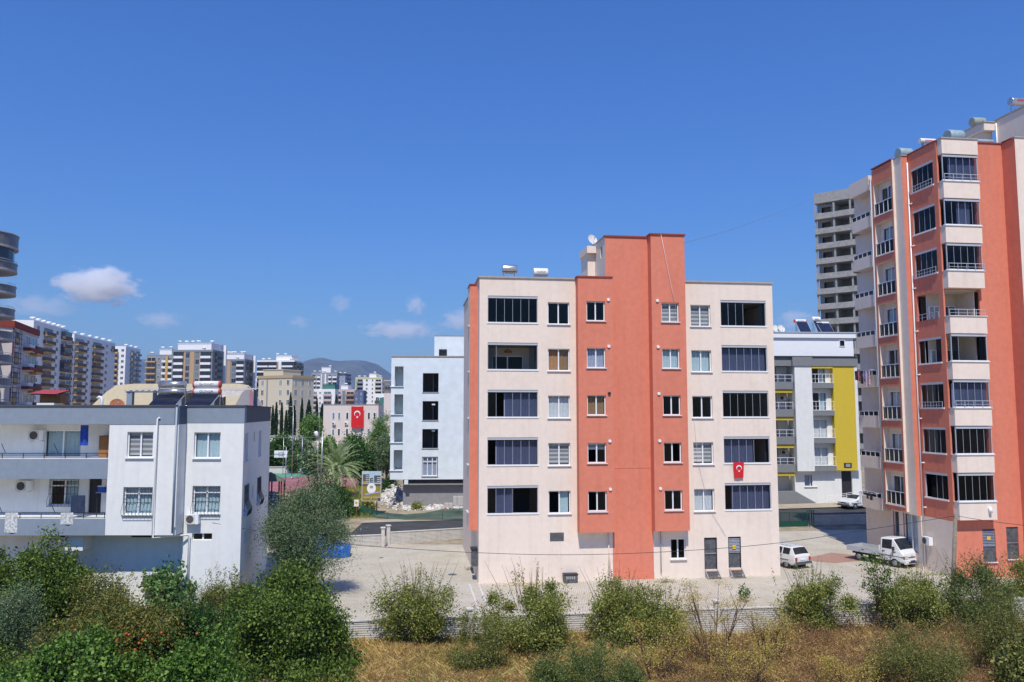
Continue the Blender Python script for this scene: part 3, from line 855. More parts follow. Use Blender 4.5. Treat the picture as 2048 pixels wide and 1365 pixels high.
# small things lying about the yard
lp_ = on_z(757, 1117, 0.0); b = MB(); b.face([(0, 0, 0.02), (0.28, 0.05, 0.05), (0.34, 0.22, 0.03), (0.10, 0.26, 0.06)], mat('green_plastic', (0.05, 0.35, 0.16), rough=0.4, var=0.1)); b.face([(0.02, 0.02, 0.015), (0.12, 0.26, 0.02), (0.36, 0.22, 0.012), (0.28, 0.04, 0.015)], MATS['green_plastic'])
tag(b.build('plastic_scrap', None, (lp_.x, lp_.y, 0)), 'scrap of green plastic lying on the open pavers', 'litter')
for (px_, py_, lab) in ((905, 1150, 'round iron drain cover near the edging strip'), (1672, 1160, 'round iron drain cover in front of the red pavers')):
    q = on_z(px_, py_, 0.0); t = thing('drain_cover', lab, 'drain cover', (q.x, q.y, 0.008), 0, 'iron drain covers')
    MB().tube([(0, 0, 0), (0, 0, 0.012)], 0.36, CONCRETE, 24).build('ring', t); MB().tube([(0, 0, 0.0125), (0, 0, 0.02)], 0.29, DARKMETAL, 24).build('lid', t)

# ================================================================== CORNER BLOCK (nine storeys, at the edge of the view)
RF = Frame(28.5525, 52.5, 0.0, 7.5)
rb = thing('apartment_building', 'tall peach and terracotta block with glazed corner balconies, cut by the picture edge', 'apartment building', RF.o, 7.5)
RR = [25.96 - 3.012 * r for r in range(8)]
PS = lambda u: (lambda a, c, z: (u + c, a, z))             # left-facing wall: a along v, c inward
w = MB()
w.wall(0, 4.85, 0, 28.85, [(0.12, 2.62, z + 0.02, z + 1.86) for z in RR] + [(1.95, 2.85, 1.0, 3.1), (3.65, 4.5, 1.15, 3.2)], 0.12, ORANGE, PF(0))
w.wall(0, 3.1, 3.6, 28.85, [(0.42, 2.78, z, z + 1.76) for z in RR], 0.14, ORANGE, PS(0))
w.wall(0, 3.1, 0, 3.6, [], 0.1, PEACH, PS(0.0))
w.face([(-0.47, 3.1, 3.6), (0, 3.1, 3.6), (0, 3.1, 28.82), (-0.47, 3.1, 28.82)], ORANGE)
w.face([(-0.47, 3.1, 3.6), (0, 3.1, 3.6), (0, 3.97, 3.6), (-0.47, 3.97, 3.6)], PEACH)
w.face([(-0.47, 3.1, 3.6), (-0.47, 3.97, 3.6), (-0.47, 3.97, 28.82), (-0.47, 3.1, 28.82)], PEACH)
w.face([(-0.65, 3.97, 3.75), (-0.47, 3.97, 3.75), (-0.47, 3.97, 28.82), (-0.65, 3.97, 28.82)], PEACH)
w.wall(3.97, 6.5, 3.75, 28.75, [(4.15, 6.32, z - 0.78, z + 1.64, 0.42) for z in RR], 0.42, ORANGE, PS(-0.65), PEACH)
w.face([(-0.65, 3.97, 3.75), (0.3, 3.97, 3.75), (0.3, 6.5, 3.75), (-0.65, 6.5, 3.75)], PEACH)
w.face([(-0.65, 6.5, 3.75), (-0.65, 6.5, 28.75), (0.5, 6.5, 28.75), (0.5, 6.5, 3.75)], PEACH)
for z in RR:
    w.wall(4.15, 6.32, z - 0.78, z + 1.64, [(4.45, 6.05, z - 0.76, z + 1.28)], 0.08, PEACH, PS(-0.23))
w.wall(6.5, 10.9, 0, 28.6, [(6.62, 7.2, z - 0.4, z + 1.5, 0.2) for z in RR], 0.2, PEACH, PS(0.5))
w.face([(-0.2, 6.5, 0), (0.5, 6.5, 0), (0.5, 6.5, 3.75), (-0.2, 6.5, 3.75)], PEACH)
w.wall(3.1, 6.5, 0, 3.75, [(3.5, 5.1, 0.9, 3.6), (5.6, 6.3, 1.2, 3.6)], 0.16, PEACH, PS(-0.2), ORANGE)
w.face([(-0.2, 3.1, 0), (0, 3.1, 0), (0, 3.1, 3.6), (-0.2, 3.1, 3.6)], PEACH)
w.face([(0.5, 10.9, 0), (0.5, 10.9, 28.6), (14, 10.9, 28.6), (14, 10.9, 0)], PEACH)
w.build('wall', rb)
# projecting wing at the picture edge
wg = MB()
wg.wall(4.85, 14, 0, 28.9, [(5.75, 7.2, z + 0.2, z + 1.65) for z in RR], 0.2, PEACH, PF(-1.2))
wg.face([(4.85, -1.2, 0), (4.85, -1.2, 28.9), (4.85, 0.0, 28.9), (4.85, 0.0, 0)], ORANGE)
wg.face([(14, -1.2, 0), (14, 10.9, 0), (14, 10.9, 28.9), (14, -1.2, 28.9)], PEACH)
wg.build('projecting_wing', rb)
for z in RR: window(rb, (5.75, -1.1, z + 0.2), 0, 1.45, 1.45, 'blind')
cp = MB(); cp.box(-0.06, 4.84, -0.06, 0.25, 28.851, 28.93, COPERED); cp.box(-0.06, 0.25, 0.251, 3.1, 28.851, 28.93, COPERED)
cp.box(-0.71, 0.2, 3.98, 6.52, 28.821, 28.90, COPERED); cp.box(-0.53, -0.07, 3.04, 3.97, 28.821, 28.895, COPING); cp.box(4.79, 14, -1.26, -1.0, 28.901, 28.98, COPING)
cp.box(4.79, 5.05, -0.999, -0.07, 28.901, 28.98, COPERED); cp.build_each('coping', rb)
MB().box(0.05, 13.95, 0.3, 10.85, 28.0, 28.15, ROOFTAR).build('roof', rb)
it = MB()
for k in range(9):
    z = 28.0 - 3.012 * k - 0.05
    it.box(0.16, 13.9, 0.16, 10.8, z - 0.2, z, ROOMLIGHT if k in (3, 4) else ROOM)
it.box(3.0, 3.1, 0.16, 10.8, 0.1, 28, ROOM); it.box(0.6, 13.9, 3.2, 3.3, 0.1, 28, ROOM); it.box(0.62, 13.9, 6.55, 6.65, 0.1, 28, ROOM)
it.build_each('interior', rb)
# the two open balconies: cream back walls with doors
ob = MB()
for r in (3, 4):
    z = RR[r]
    ob.box(0.2, 2.98, 2.0, 2.08, z - 1.1, z + 1.9, ROOMLIGHT); ob.box(2.4, 2.48, 0.3, 1.99, z - 1.1, z + 1.9, ROOMLIGHT)
ob.build_each('balcony_back_wall', rb)
for r in (3, 4):
    window(rb, (1.2, 1.9, RR[r] - 1.0), 0, 1.1, 2.0, 'dark', sill=False, g=TINT)
    window(rb, (0.3, 1.92, RR[r] - 1.0), 0, 0.8, 2.0, 'curtain', sill=False)
for r, z in enumerate(RR):
    # cream spandrel box below the balcony glass
    b = MB(); b.box(0.05, 2.68, -0.5, -0.002, z - 1.12, z, PEACH); b.box(-0.0, 2.73, -0.56, -0.003, z + 0.001, z + 0.05, MARBLE); b.build('balcony_parapet', rb)
    if r == 3:
        link('railing', rail_mesh(2.55, 0.42, 4), rb, (0.1, -0.42, z + 0.05)); link('railing', rail_mesh(2.3, 0.42, 4), rb, (-0.06, 2.75, z), R(-90))
    else:
        op = {4: (1, 2, 3)}.get(r, ())
        cu = {0: (1, 2, 3, 4), 1: (2, 3), 5: range(5), 7: ()}.get(r, ())
        glazing(rb, (0.1, -0.42, z + 0.05), 0, 2.55, 1.80, 5, opened=op, curtain=cu, cm=CURTAING, rail=r in (0, 2, 5), g=TINT2 if r in (4, 7) else TINT)
        glazing(rb, (0.03, 2.78, z), R(-90), 2.36, 1.76, 4, opened=(1, 2) if r == 4 else ((0,) if r == 7 else ()), stack='l', rail=r in (0, 2, 5), curtain=(0,) if r not in (4, 7) else (), cm=mat('brown_red_curtain', (0.22, 0.07, 0.05), var=0.1), g=TINT2 if r in (4, 7) else TINT)
    # French door and rail of the terracotta-framed loggia
    window(rb, (-0.20, 6.05, z - 0.76), R(-90), 1.6, 2.04, ['half', 'blue', 'curtain', 'blue', 'half', 'curtain', 'curtain', 'half'][r], 0 if r == 4 else None, sill=False)
    lr = MB(); lr.bar((0, 0, 0.95), (2.17, 0, 0.95), 0.04, PVC)
    for i in range(5): lr.bar((2.17 * i / 4, 0, 0), (2.17 * i / 4, 0, 0.93), 0.03, PVC)
    lr.bar((0, 0, 0.05), (2.17, 0, 0.05), 0.03, PVC)
    lo = lr.build('loggia_railing', rb, (-0.60, 6.32, z - 0.78), R(-90))
    for i in range(4): link('pane', pane_mesh(0.50, 0.82, TINT2), lo, (0.02 + 0.5425 * i, 0.02, 0.09))
    MB().box(-0.70, -0.60, 4.1, 6.4, z - 0.83, z - 0.782, MARBLE).build('sill', rb)
    # side balcony of the far bay
    zb = z - 1.38
    b = MB(); b.box(-0.65, -0.53, 6.95, 9.4, zb, z - 0.5, PEACH); b.box(-0.53, 0.499, 9.28, 9.4, zb, z - 0.5, PEACH); b.box(-0.53, 0.499, 6.95, 9.28, zb, zb + 0.12, PEACH); b.box(-0.53, 0.499, 6.95, 7.05, zb + 0.12, z - 0.5, PEACH)
    b.build('side_balcony', rb)
    lr = MB(); lr.bar((0, 0, 0.36), (2.45, 0, 0.36), 0.03, PVC)
    for i in range(5): lr.bar((2.45 * i / 4, 0, 0), (2.45 * i / 4, 0, 0.34), 0.03, PVC)
    lo = lr.build('balcony_railing', rb, (-0.6, 9.4, z - 0.5), R(-90))
    for i in range(4): link('pane', pane_mesh(0.56, 0.28, TINT2), lo, (0.025 + 0.6125 * i, 0.015, 0.03))
    window(rb, (0.62, 7.2, z - 0.4), R(-90), 0.56, 1.9, 'dark', n=1, sill=False)
    # boiler pipe beside it
    pp = MB(); pp.tube([(0.42, 6.75, zb + 0.9), (0.36, 6.75, zb + 2.6)], 0.05, DARKMETAL, 6); pp.tube([(0.42, 6.75, zb + 2.45), (-0.1, 6.9, zb + 2.5)], 0.05, DARKMETAL, 6); pp.build('flue_pipe', rb)
b = MB(); b.box(-0.65, 0.49, 6.95, 9.6, 27.42, 28.55, PEACH); b.build('side_balcony_roof', rb)
b = MB(); b.box(0.05, 2.68, -0.5, -0.062, 27.85, 28.88, PEACH); b.build('balcony_parapet', rb)
b = MB(); b.box(0.0, 2.73, -0.56, -0.062, 28.881, 28.96, COPING); b.build_each('coping', rb)
window(rb, (-0.10, 5.1, 0.9), R(-90), 1.6, 2.7, 'curtain', sill=False); window(rb, (-0.10, 6.3, 1.2), R(-90), 0.7, 2.4, 'dark', n=1, sill=False)
for (u0, u1, z0, z1, lou) in ((1.95, 2.85, 1.0, 3.1, True), (3.65, 4.5, 1.15, 3.2, False)):
    d = MB(); d.box(u0, u1, 0.07, 0.11, z0, z1, DARKMETAL); d.box(u0, u1, 0.03, 0.07, (z0 + z1) / 2 - 0.03, (z0 + z1) / 2 + 0.03, STEEL); do = d.build('service_door', rb)
    MB().box(u0 - 0.05, u1 + 0.05, -0.12, -0.002, z0 - 0.05, z0 - 0.003, MARBLE).build('sill', rb)
    if lou:
        for i in range(10):
            z = 2.0 + i * 0.1
            s = MB(); s.face([(u0 + 0.03, 0.01, z), (u1 - 0.03, 0.01, z), (u1 - 0.03, 0.06, z + 0.07), (u0 + 0.03, 0.06, z + 0.07)], STEEL); s.build('slat', do)
        MB().box(u0 + 0.3, u0 + 0.55, -0.004, 0.006, 2.4, 2.62, MATS['warning_yellow']).build('warning_plate', do)
MB().tube([(2.15, -0.62, 4.2), (2.15, -0.56, 4.55)], [0.10, 0.12], PVC, 10).build('wall_lamp', rb)
dp_ = MB(); dp_.tube([(-0.10, 3.0, 28.3), (-0.10, 3.0, 0.2)], 0.05, PVC, 8)
for z in RR: dp_.tube([(-0.10, 3.0, z - 0.7), (-0.02, 2.72, z - 0.66)], 0.045, PVC, 8)
dp_.build('drainpipe', rb)
dp_ = MB(); dp_.tube([(-0.72, 6.56, 28.4), (-0.72, 6.56, 3.9)], 0.05, ALU, 8); dp_.build('drainpipe', rb)
# roof house, canopy
t_ = MB(); t_.box(7.0, 14, -0.9, 3.1, 28.15, 31.7, PEACH); t_.build('roof_house', rb)
t_ = MB(); t_.box(6.94, 14, -0.96, 3.16, 31.701, 31.80, COPING); t_.build_each('coping', rb)
t_ = MB(); t_.box(6.05, 6.99, 3.0, 7.0, 31.0, 31.57, PEACH); t_.box(6.25, 6.99, 3.4, 6.9, 28.15, 30.99, PEACH); t_.box(5.99, 6.99, 2.94, 7.06, 31.571, 31.64, COPING); t_.build('roof_canopy', rb)
MB().tube([(6.93, 2.9, 31.5), (6.93, 2.9, 28.3)], 0.05, PVC, 8).build('drainpipe', rb)
# tanks on its roof
def on_r_roof(px, py, v): return RF.w(RF.front(px, py, v)[0], v, 28.16)
def barrel(loc, deg, label, ln, r, m, lift=0.0, txt=None):
    t = thing('water_tank', label, 'water tank', loc, deg, 'round water tanks on the corner block')
    b = MB(); b.tube([(-ln / 2 - 0.04, 0, r + lift), (-ln / 2, 0, r + lift), (ln / 2, 0, r + lift), (ln / 2 + 0.04, 0, r + lift)], [r * 0.92, r, r, r * 0.92], m, 24); b.build('barrel', t)
    f = MB()
    for x in (-ln * 0.3, ln * 0.3):
        f.box(x - 0.04, x + 0.04, -r * 0.7, r * 0.7, 0, 0.10 + lift, STEEL)
    f.build('cradle', t)
    for x in (-ln * 0.25, ln * 0.25): MB().tube([(x - 0.012, 0, r + lift), (x + 0.012, 0, r + lift)], r * 1.008, m, 24, False).build('hoop', t)
    if txt: print_marks(t, ln, r, r + lift, INKRED)
    return t
barrel(on_r_roof(1908, 285, 1.0), 7.5, 'large blue grey barrel tank on the corner block above the top glazed balcony', 1.0, 0.5, TANKBLUE, 0.9)
barrel(on_r_roof(1855, 284, 3.0), 7.5, 'white lettered tank lying on the corner block behind the terracotta edge', 1.15, 0.2, TANKWHITE, 1.58, '~')
barrel(on_r_roof(1808, 305, 5.2), 7.5, 'blue grey barrel tank on the corner block above the terracotta loggias', 0.95, 0.42, TANKBLUE, 1.15)
barrel(on_r_roof(1965, 286, 1.4), 7.5, 'slim long grey tank on the corner block below the roof canopy', 1.45, 0.17, TANKBLUE, 1.17)
barrel(RF.w(6.5, 4.2, 31.641), 7.5, 'grey green barrel tank standing on the canopy of the corner block', 0.9, 0.34, mat('green_tank', (0.30, 0.34, 0.30), var=0.2, scale=5), 0.05)
tank_heater(RF.w(8.1, 1.9, 31.80), 7.5, 'silver solar tank on the highest roof, cut by the picture edge', 1.6, 0.3, TANKSTEEL, '~', INKRED, stand=0.65, panel=False)
dish(RF.w(5.2, 2.5, 28.16), 0, 'small dish behind the roof edge of the corner block', 0.3, DISHMAT, 20, 0.5) if False else None
ac_unit(RF.w(-0.02, 2.9, 1.75), 7.5 - 90, 'air conditioner on the ground floor wall above the parked truck', s=0.95)
ac_unit(RF.w(0.50, 7.9, RR[6] - 0.1), 7.5 - 90, 'air conditioner above a side balcony of the corner block')
# washing on two side balconies
def washing(loc, deg, label, cloths):
    t = thing('laundry', label, 'laundry', loc, deg, 'washing hung on balconies')
    b = MB()
    b.bar((0, 0, 0), (2.1, 0, 0), 0.025, PVC); b.bar((0, 0, 0), (0, 0.5, 0.05), 0.025, PVC); b.bar((2.1, 0, 0), (2.1, 0.5, 0.05), 0.025, PVC); b.build('drying_rail', t)
    for i, (x, wd, h, m) in enumerate(cloths):
        c = MB(); n = 6
        for k in range(n):
            a0, a1 = k / n, (k + 1) / n
            f0, f1 = 0.05 * math.sin(a0 * 9 + i), 0.05 * math.sin(a1 * 9 + i)
            c.face([(x + wd * a0 * 0.9 + 0.04, f0 * 1.6, -h + 0.06 * math.sin(a0 * 5 + i)), (x + wd * a1 * 0.9 + 0.04, f1 * 1.6, -h + 0.06 * math.sin(a1 * 5 + i)), (x + wd * a1, f1 * 0.3, 0), (x + wd * a0, f0 * 0.3, 0)], m, True)
        c.build('garment', t)
    return t
DK = mat('dark_cloth', (0.04, 0.035, 0.05), var=0.3, scale=9); PK = mat('pink_cloth', (0.55, 0.12, 0.18), var=0.3, scale=9)
FLW = mat('flowered_cloth', (0.55, 0.42, 0.46), var=0.55, scale=16); WHT = mat('white_cloth', (0.75, 0.76, 0.80), var=0.06); NVY = mat('blue_print_cloth', (0.20, 0.22, 0.38), var=0.6, scale=18)
washing(RF.w(-0.95, 9.3, RR[4] - 0.1), 7.5 - 90, 'dark and flowered washing hanging over a side balcony of the corner block', [(0.0, 0.4, 0.7, DK), (0.42, 0.25, 0.75, PK), (0.7, 0.45, 0.95, DK), (1.15, 0.3, 0.8, NVY), (1.45, 0.6, 1.15, FLW)])
washing(RF.w(-0.95, 9.3, RR[7] - 0.2), 7.5 - 90, 'white cloth and dark washing on the lowest side balcony', [(0.0, 0.35, 0.85, WHT), (0.9, 0.3, 0.4, DK), (1.3, 0.5, 0.45, DK)])

# ================================================================== WHITE HOUSE WITH BLUE-GREY BANDS
LF = Frame(-14.5, 43.0, 0.0, 0.0)
lb = thing('house', 'white three storey house with blue grey bands and deep balconies', 'house', LF.o, 0)
BASE = -1.3
w = MB()
# front, balcony part: openings go through to the recessed wall
w.wall(-22, -3.28, 4.17, 10.0, [(-20.5, -7.01, 8.22, 9.995, 1.5), (-20.5, -7.01, 5.05, 7.12, 1.5), (-6.04, -4.65, 8.23, 9.6, 0.2), (-6.1, -4.58, 5.24, 6.67, 0.2)], 0.2, WHITE, PF(0))
w.face([(-22, 0, 4.17), (-22, 1.4, 4.17), (-3.28, 1.4, 4.17), (-3.28, 0, 4.17)], WHITE)
w.wall(-20.5, -7.01, 5.0, 10.0, [(-11.35, -9.3, 8.15, 9.65, 0.2), (-10.9, -9.3, 5.55, 6.95, 0.2), (-8.75, -8.05, 5.1, 7.0, 0.2)], 0.2, WHITE, PF(1.5))
w.wall(-22, -3.28, BASE, 4.17, [(-10.2, -8.7, 3.85, 4.1, 0.2), (-6.3, -5.0, 3.85, 4.1, 0.2)], 0.2, WHITE, PF(1.4))
w.box(-9.3, -8.35, 0.4, 1.39, 3.3, 4.16, WHITE, skip='tk')
# setback part beside the corner
w.wall(-3.28, -0.12, BASE, 10.06, [(-2.82, -1.38, 8.15, 9.55), (-2.79, -1.31, 5.18, 6.65), (-2.76, -1.67, 3.77, 4.14)], 0.2, WHITE, PF(0.9))
w.face([(-3.28, 0, 4.17), (-3.28, 0.9, 4.17), (-3.28, 0.9, 10.0), (-3.28, 0, 10.0)], WHITE)
w.face([(-3.28, 0.9, BASE), (-3.28, 1.4, BASE), (-3.28, 1.4, 4.17), (-3.28, 0.9, 4.17)], WHITE)
# flank receding to the back, windows in it
fd = Vector((-0.18, 1.0)).normalized()
PSd = lambda a, c, z: (-0.12 + fd.x * a - fd.y * c, 0.9 + fd.y * a + fd.x * c, z)
w.wall(0, 12.0, BASE, 10.06, [(0.6, 1.7, 7.95, 9.5), (6.2, 7.4, 7.95, 9.5), (3.9, 4.4, 8.9, 9.5), (0.6, 2.2, 5.0, 6.6), (6.0, 7.6, 5.0, 6.6), (4.0, 4.4, 5.6, 6.3), (1.2, 1.9, 3.4, 4.0)], 0.2, WHITE, PSd)
w.face([(-22, 0, BASE), (-22, 12, BASE), (-22, 12, 10), (-22, 0, 10)], WHITE)
w.build('wall', lb)
bd = MB()
bd.box(-22, -3.49, -0.03, 0.25, 10.001, 10.95, BLUEGREY)
bd.box(-22, -7.01, -0.04, 0.12, 7.12, 8.17, BLUEGREY); bd.box(-22, -7.01, -0.04, 0.12, 4.165, 5.03, BLUEGREY)
bd.box(-3.25, -0.10, 0.88, 1.2, 10.061, 10.95, BLUEGREY)
q0, q1 = PSd(0.02, -0.02, 0), PSd(12.0, -0.02, 0)
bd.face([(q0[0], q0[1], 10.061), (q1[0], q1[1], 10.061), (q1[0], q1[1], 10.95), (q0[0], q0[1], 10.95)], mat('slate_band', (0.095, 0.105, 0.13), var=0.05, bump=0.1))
bd.box(-22, -21.9, 0.251, 12, 10.0, 10.95, BLUEGREY)
bd.build_each('band', lb)
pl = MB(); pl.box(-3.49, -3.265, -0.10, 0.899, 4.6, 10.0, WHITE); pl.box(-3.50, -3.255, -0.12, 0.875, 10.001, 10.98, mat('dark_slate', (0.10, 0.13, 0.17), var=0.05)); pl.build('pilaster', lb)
cp = MB(); cp.box(-22.05, -3.5, -0.09, 0.3, 10.951, 11.03, COPEDARK); cp.box(-3.26, -0.05, 0.82, 1.25, 10.951, 11.03, COPEDARK)
q0, q1 = PSd(0.3, -0.06, 0), PSd(12.05, -0.06, 0); r0, r1 = PSd(0.3, 0.3, 0), PSd(12.05, 0.3, 0)
cp.prism([(q0[0], q0[1]), (q1[0], q1[1]), (r1[0], r1[1]), (r0[0], r0[1])], 10.951, 11.03, COPEDARK); cp.build_each('coping', lb)
rs = MB(); qq = PSd(11.9, 0.3, 0); rs.prism([(-21.9, 0.26), (-3.3, 0.26), (-3.3, 1.3), (-0.5, 1.3), (qq[0], qq[1]), (-21.9, 11.9)], 10.12, 10.3, ROOFTAR); rs.build('roof', lb)
it = MB()
it.box(-21.9, -7.05, 0.13, 1.49, 8.0, 8.12, WHITE); it.box(-21.9, -7.05, 0.13, 1.49, 4.92, 5.04, WHITE)
for z in (4.2, 7.15, 10.0): it.box(-21.8, -2.4, 1.75, 11.5, z - 0.15, z - 0.01, ROOM)
it.box(-7.0, -6.9, 0.25, 1.7, 4.2, 9.9, ROOM); it.box(-21.8, -2.4, 4.5, 4.6, -1, 9.9, ROOM); it.box(-3.1, -3.0, 1.15, 4.4, -1, 9.9, ROOM)
it.build_each('interior', lb)
window(lb, (-6.04, 0.12, 8.23), 0, 1.39, 1.37, 'blind'); window(lb, (-6.1, 0.12, 5.24), 0, 1.52, 1.43, 'blue', bars=True, lintel=True)
window(lb, (-2.82, 1.02, 8.15), 0, 1.44, 1.40, 'blue'); window(lb, (-2.79, 1.02, 5.18), 0, 1.48, 1.47, 'blue', bars=True, lintel=True)
window(lb, (-2.76, 1.05, 3.77), 0, 1.09, 0.37, 'dark', sill=False, fr=0.03)
window(lb, (-11.35, 1.6, 8.15), 0, 2.05, 1.5, 'blue', sill=False); window(lb, (-10.9, 1.6, 5.55), 0, 1.6, 1.4, 'half', bars=True, lintel=True)
d = MB(); d.box(-8.75, -8.05, 1.6, 1.66, 5.1, 7.0, BLACKIRON); d.build('door', lb)
fa = math.atan2(fd.y, fd.x)
for (a0, a1, z0, z1, br_) in ((0.6, 1.7, 7.95, 9.5, False), (6.2, 7.4, 7.95, 9.5, False), (0.6, 2.2, 5.0, 6.6, True), (6.0, 7.6, 5.0, 6.6, True), (3.9, 4.4, 8.9, 9.5, False), (4.0, 4.4, 5.6, 6.3, False), (1.2, 1.9, 3.4, 4.0, False)):
    P_ = PSd(a0, 0.1, z0)
    window(lb, P_, fa, a1 - a0, z1 - z0, 'grey' if a1 - a0 > 1 else 'dark', n=2 if a1 - a0 > 0.8 else 1, bars=br_, sill=a1 - a0 > 0.8)
for z in (8.20, 5.06):
    b = MB(); b.bar((-20.5, 0.0, z + 0.26), (-7.03, 0.0, z + 0.26), 0.035, BLACKIRON); b.bar((-20.5, 0.0, z + 0.05), (-7.03, 0.0, z + 0.05), 0.03, BLACKIRON)
    if z < 6: b.bar((-20.5, 0, z + 0.30), (-7.03, 0, z + 0.30), 0.02, BLACKIRON)
    for i in range(13): b.bar((-20.5 + i * 1.12, 0, z - 0.0), (-20.5 + i * 1.12, 0, z + 0.25), 0.03, BLACKIRON)
    b.build('balcony_railing', lb)
    for x in (-12.5, -9.7): MB().bar((x, 0.0, z + 0.28), (x - 0.3, 0.1, z + 0.78), 0.025, BLACKIRON).build('line_bracket', lb)
dp_ = MB(); dp_.tube([(-4.30, -0.07, 10.35), (-4.42, -0.07, 10.3), (-4.45, -0.07, 4.05), (-2.9, 0.75, 4.08), (-2.86, 0.8, 4.0), (-2.86, 0.8, 0.6)], 0.055, PVC, 8); dp_.build('drainpipe', lb)
dp_ = MB(); dp_.tube([(-3.37, -0.2, 10.9), (-3.37, -0.2, 4.3)], 0.05, mat('grey_pipe', (0.34, 0.40, 0.46), var=0.05), 8); dp_.build('drainpipe', lb)
# wooden cupboard, clothes, towels, box, air conditioners
t = thing('cupboard', 'brown wooden cupboard at the end of the upper balcony', 'cupboard', (LF.o.x - 8.0, LF.o.y + 0.9, 8.121), 0)
b = MB(); b.box(0, 0.9, 0, 0.55, 0, 1.25, BROWNWOOD); b.build('carcass', t)
for x in (0.02, 0.46): MB().box(x, x + 0.42, -0.02, -0.002, 0.05, 1.2, BROWNWOOD).build('door', t)
def hung_cloth(name, label, cat, P0, wd, h, m, group=None, fold=0.05):
    b = MB(); n = 8
    for k in range(n):
        a0, a1 = k / n, (k + 1) / n
        for j in range(4):
            h0, h1 = -h * j / 4, -h * (j + 1) / 4
            f = lambda a, hh: fold * math.sin(a * 8) * (0.3 - hh / h)
            b.face([(wd * a0, f(a0, h1), h1), (wd * a1, f(a1, h1), h1), (wd * a1, f(a1, h0), h0), (wd * a0, f(a0, h0), h0)], m, True)
    o = b.build(name, None, P0); return tag(o, label, cat, group)
BLUECLOTH = mat('blue_cloth', (0.03, 0.08, 0.40), var=0.25, scale=7); TOWEL = mat('patterned_towel', (0.55, 0.57, 0.56), var=0.45, scale=9)
hung_cloth('hanging_cloth', 'bright blue cloth hanging in the upper balcony of the white house', 'cloth', (LF.o.x - 8.85, 43.55, 9.95), 0.42, 1.1, BLUECLOTH)
hung_cloth('hanging_cloth', 'dark blue trousers hanging beside the lower balcony door', 'cloth', (LF.o.x - 9.15, 43.5, 6.2), 0.75, 0.95, mat('navy_cloth', (0.03, 0.045, 0.09), var=0.3, scale=7))
hung_cloth('towel', 'long patterned towel hanging over the lower balcony rail', 'towel', (LF.o.x - 12.28, 42.93, 5.36), 0.66, 1.05, TOWEL, 'patterned towels', 0.02)
hung_cloth('towel', 'short patterned towel hanging over the lower balcony rail', 'towel', (LF.o.x - 9.35, 42.93, 5.36), 0.66, 0.62, TOWEL, 'patterned towels', 0.02)
t = thing('cool_box', 'blue box with white lid on a shelf in the lower balcony', 'box', (LF.o.x - 7.75, 43.5, 6.35), 0)
MB().box(0, 0.38, 0, 0.3, 0, 0.3, mat('blue_plastic', (0.03, 0.10, 0.45), rough=0.4, var=0.05)).build('body', t); MB().box(-0.01, 0.39, -0.01, 0.31, 0.301, 0.35, PVC).build('lid', t)
b = MB(); b.box(-0.1, 0.55, 0.0, 0.3, -0.03, -0.001, STEEL)
for x in (-0.08, 0.53): b.bar((x, 0.15, -0.03), (x, 0.15, -1.3), 0.03, BLACKIRON)
b.build('shelf', t)
ac_unit((LF.o.x - 12.05, 44.5, 9.1), 0, 'air conditioner in the upper balcony of the white house')
ac_unit((LF.o.x - 12.6, 44.5, 6.35), 0, 'air conditioner in the lower balcony of the white house')
ac_unit((LF.o.x - 3.05, 43.9, 4.67), 0, 'air conditioner below the barred window next to the house corner', s=0.9)

# roof of the white house: canopy, heaters, dish, pipes
ZR = 10.30
t = thing('roof_shelter', 'open shelter with corrugated sheet roof on the white house', 'shelter', (0, 0, 0))
CORR = mat('corrugated_sheet', (0.52, 0.48, 0.40), rough=0.5, var=0.15, scale=3, stain=0.3)
pa, pb_ = at(262, 775, 49.5), at(500, 775, 49.5)
def corr(x0, x1, y0, y1, za, zb):
    b = MB(); n = int((x1 - x0) / 0.09)
    for i in range(n):
        xa, xb = x0 + (x1 - x0) * i / n, x0 + (x1 - x0) * (i + 1) / n
        oa, ob_ = 0.035 * math.sin(i * math.pi / 2), 0.035 * math.sin((i + 1) * math.pi / 2)
        b.face([(xa, y0, za + oa), (xb, y0, za + ob_), (xb, y1, zb + ob_), (xa, y1, zb + oa)], CORR, True)
    return b
corr(pa.x, pb_.x - 0.3, 48.6, 52.5, 11.95, 12.2).build('corrugated_roof', t)
corr(pb_.x - 1.9, pb_.x, 47.4, 48.55, 11.55, 11.94).build('corrugated_roof', t)
for x in (pa.x + 0.3, (pa.x * 0.55 + pb_.x * 0.45), pb_.x - 2.0):
    MB().box(x - 0.17, x + 0.17, 48.7, 49.0, ZR, 11.90, BLUEGREY).build('post', t)
for x in (pa.x + 0.3, pb_.x - 0.5): MB().box(x - 0.1, x + 0.1, 52.1, 52.3, ZR, 12.1, BLUEGREY).build('post', t)
MB().box(pa.x + 0.6, pb_.x - 2.4, 52.0, 52.1, ZR, 11.9, mat('shelter_back', (0.46, 0.43, 0.36), var=0.1)).build('back_wall', t)
MB().bar((pa.x, 48.85, 11.88), (pb_.x - 0.4, 48.85, 11.88), 0.08, STEEL).build('beam', t)
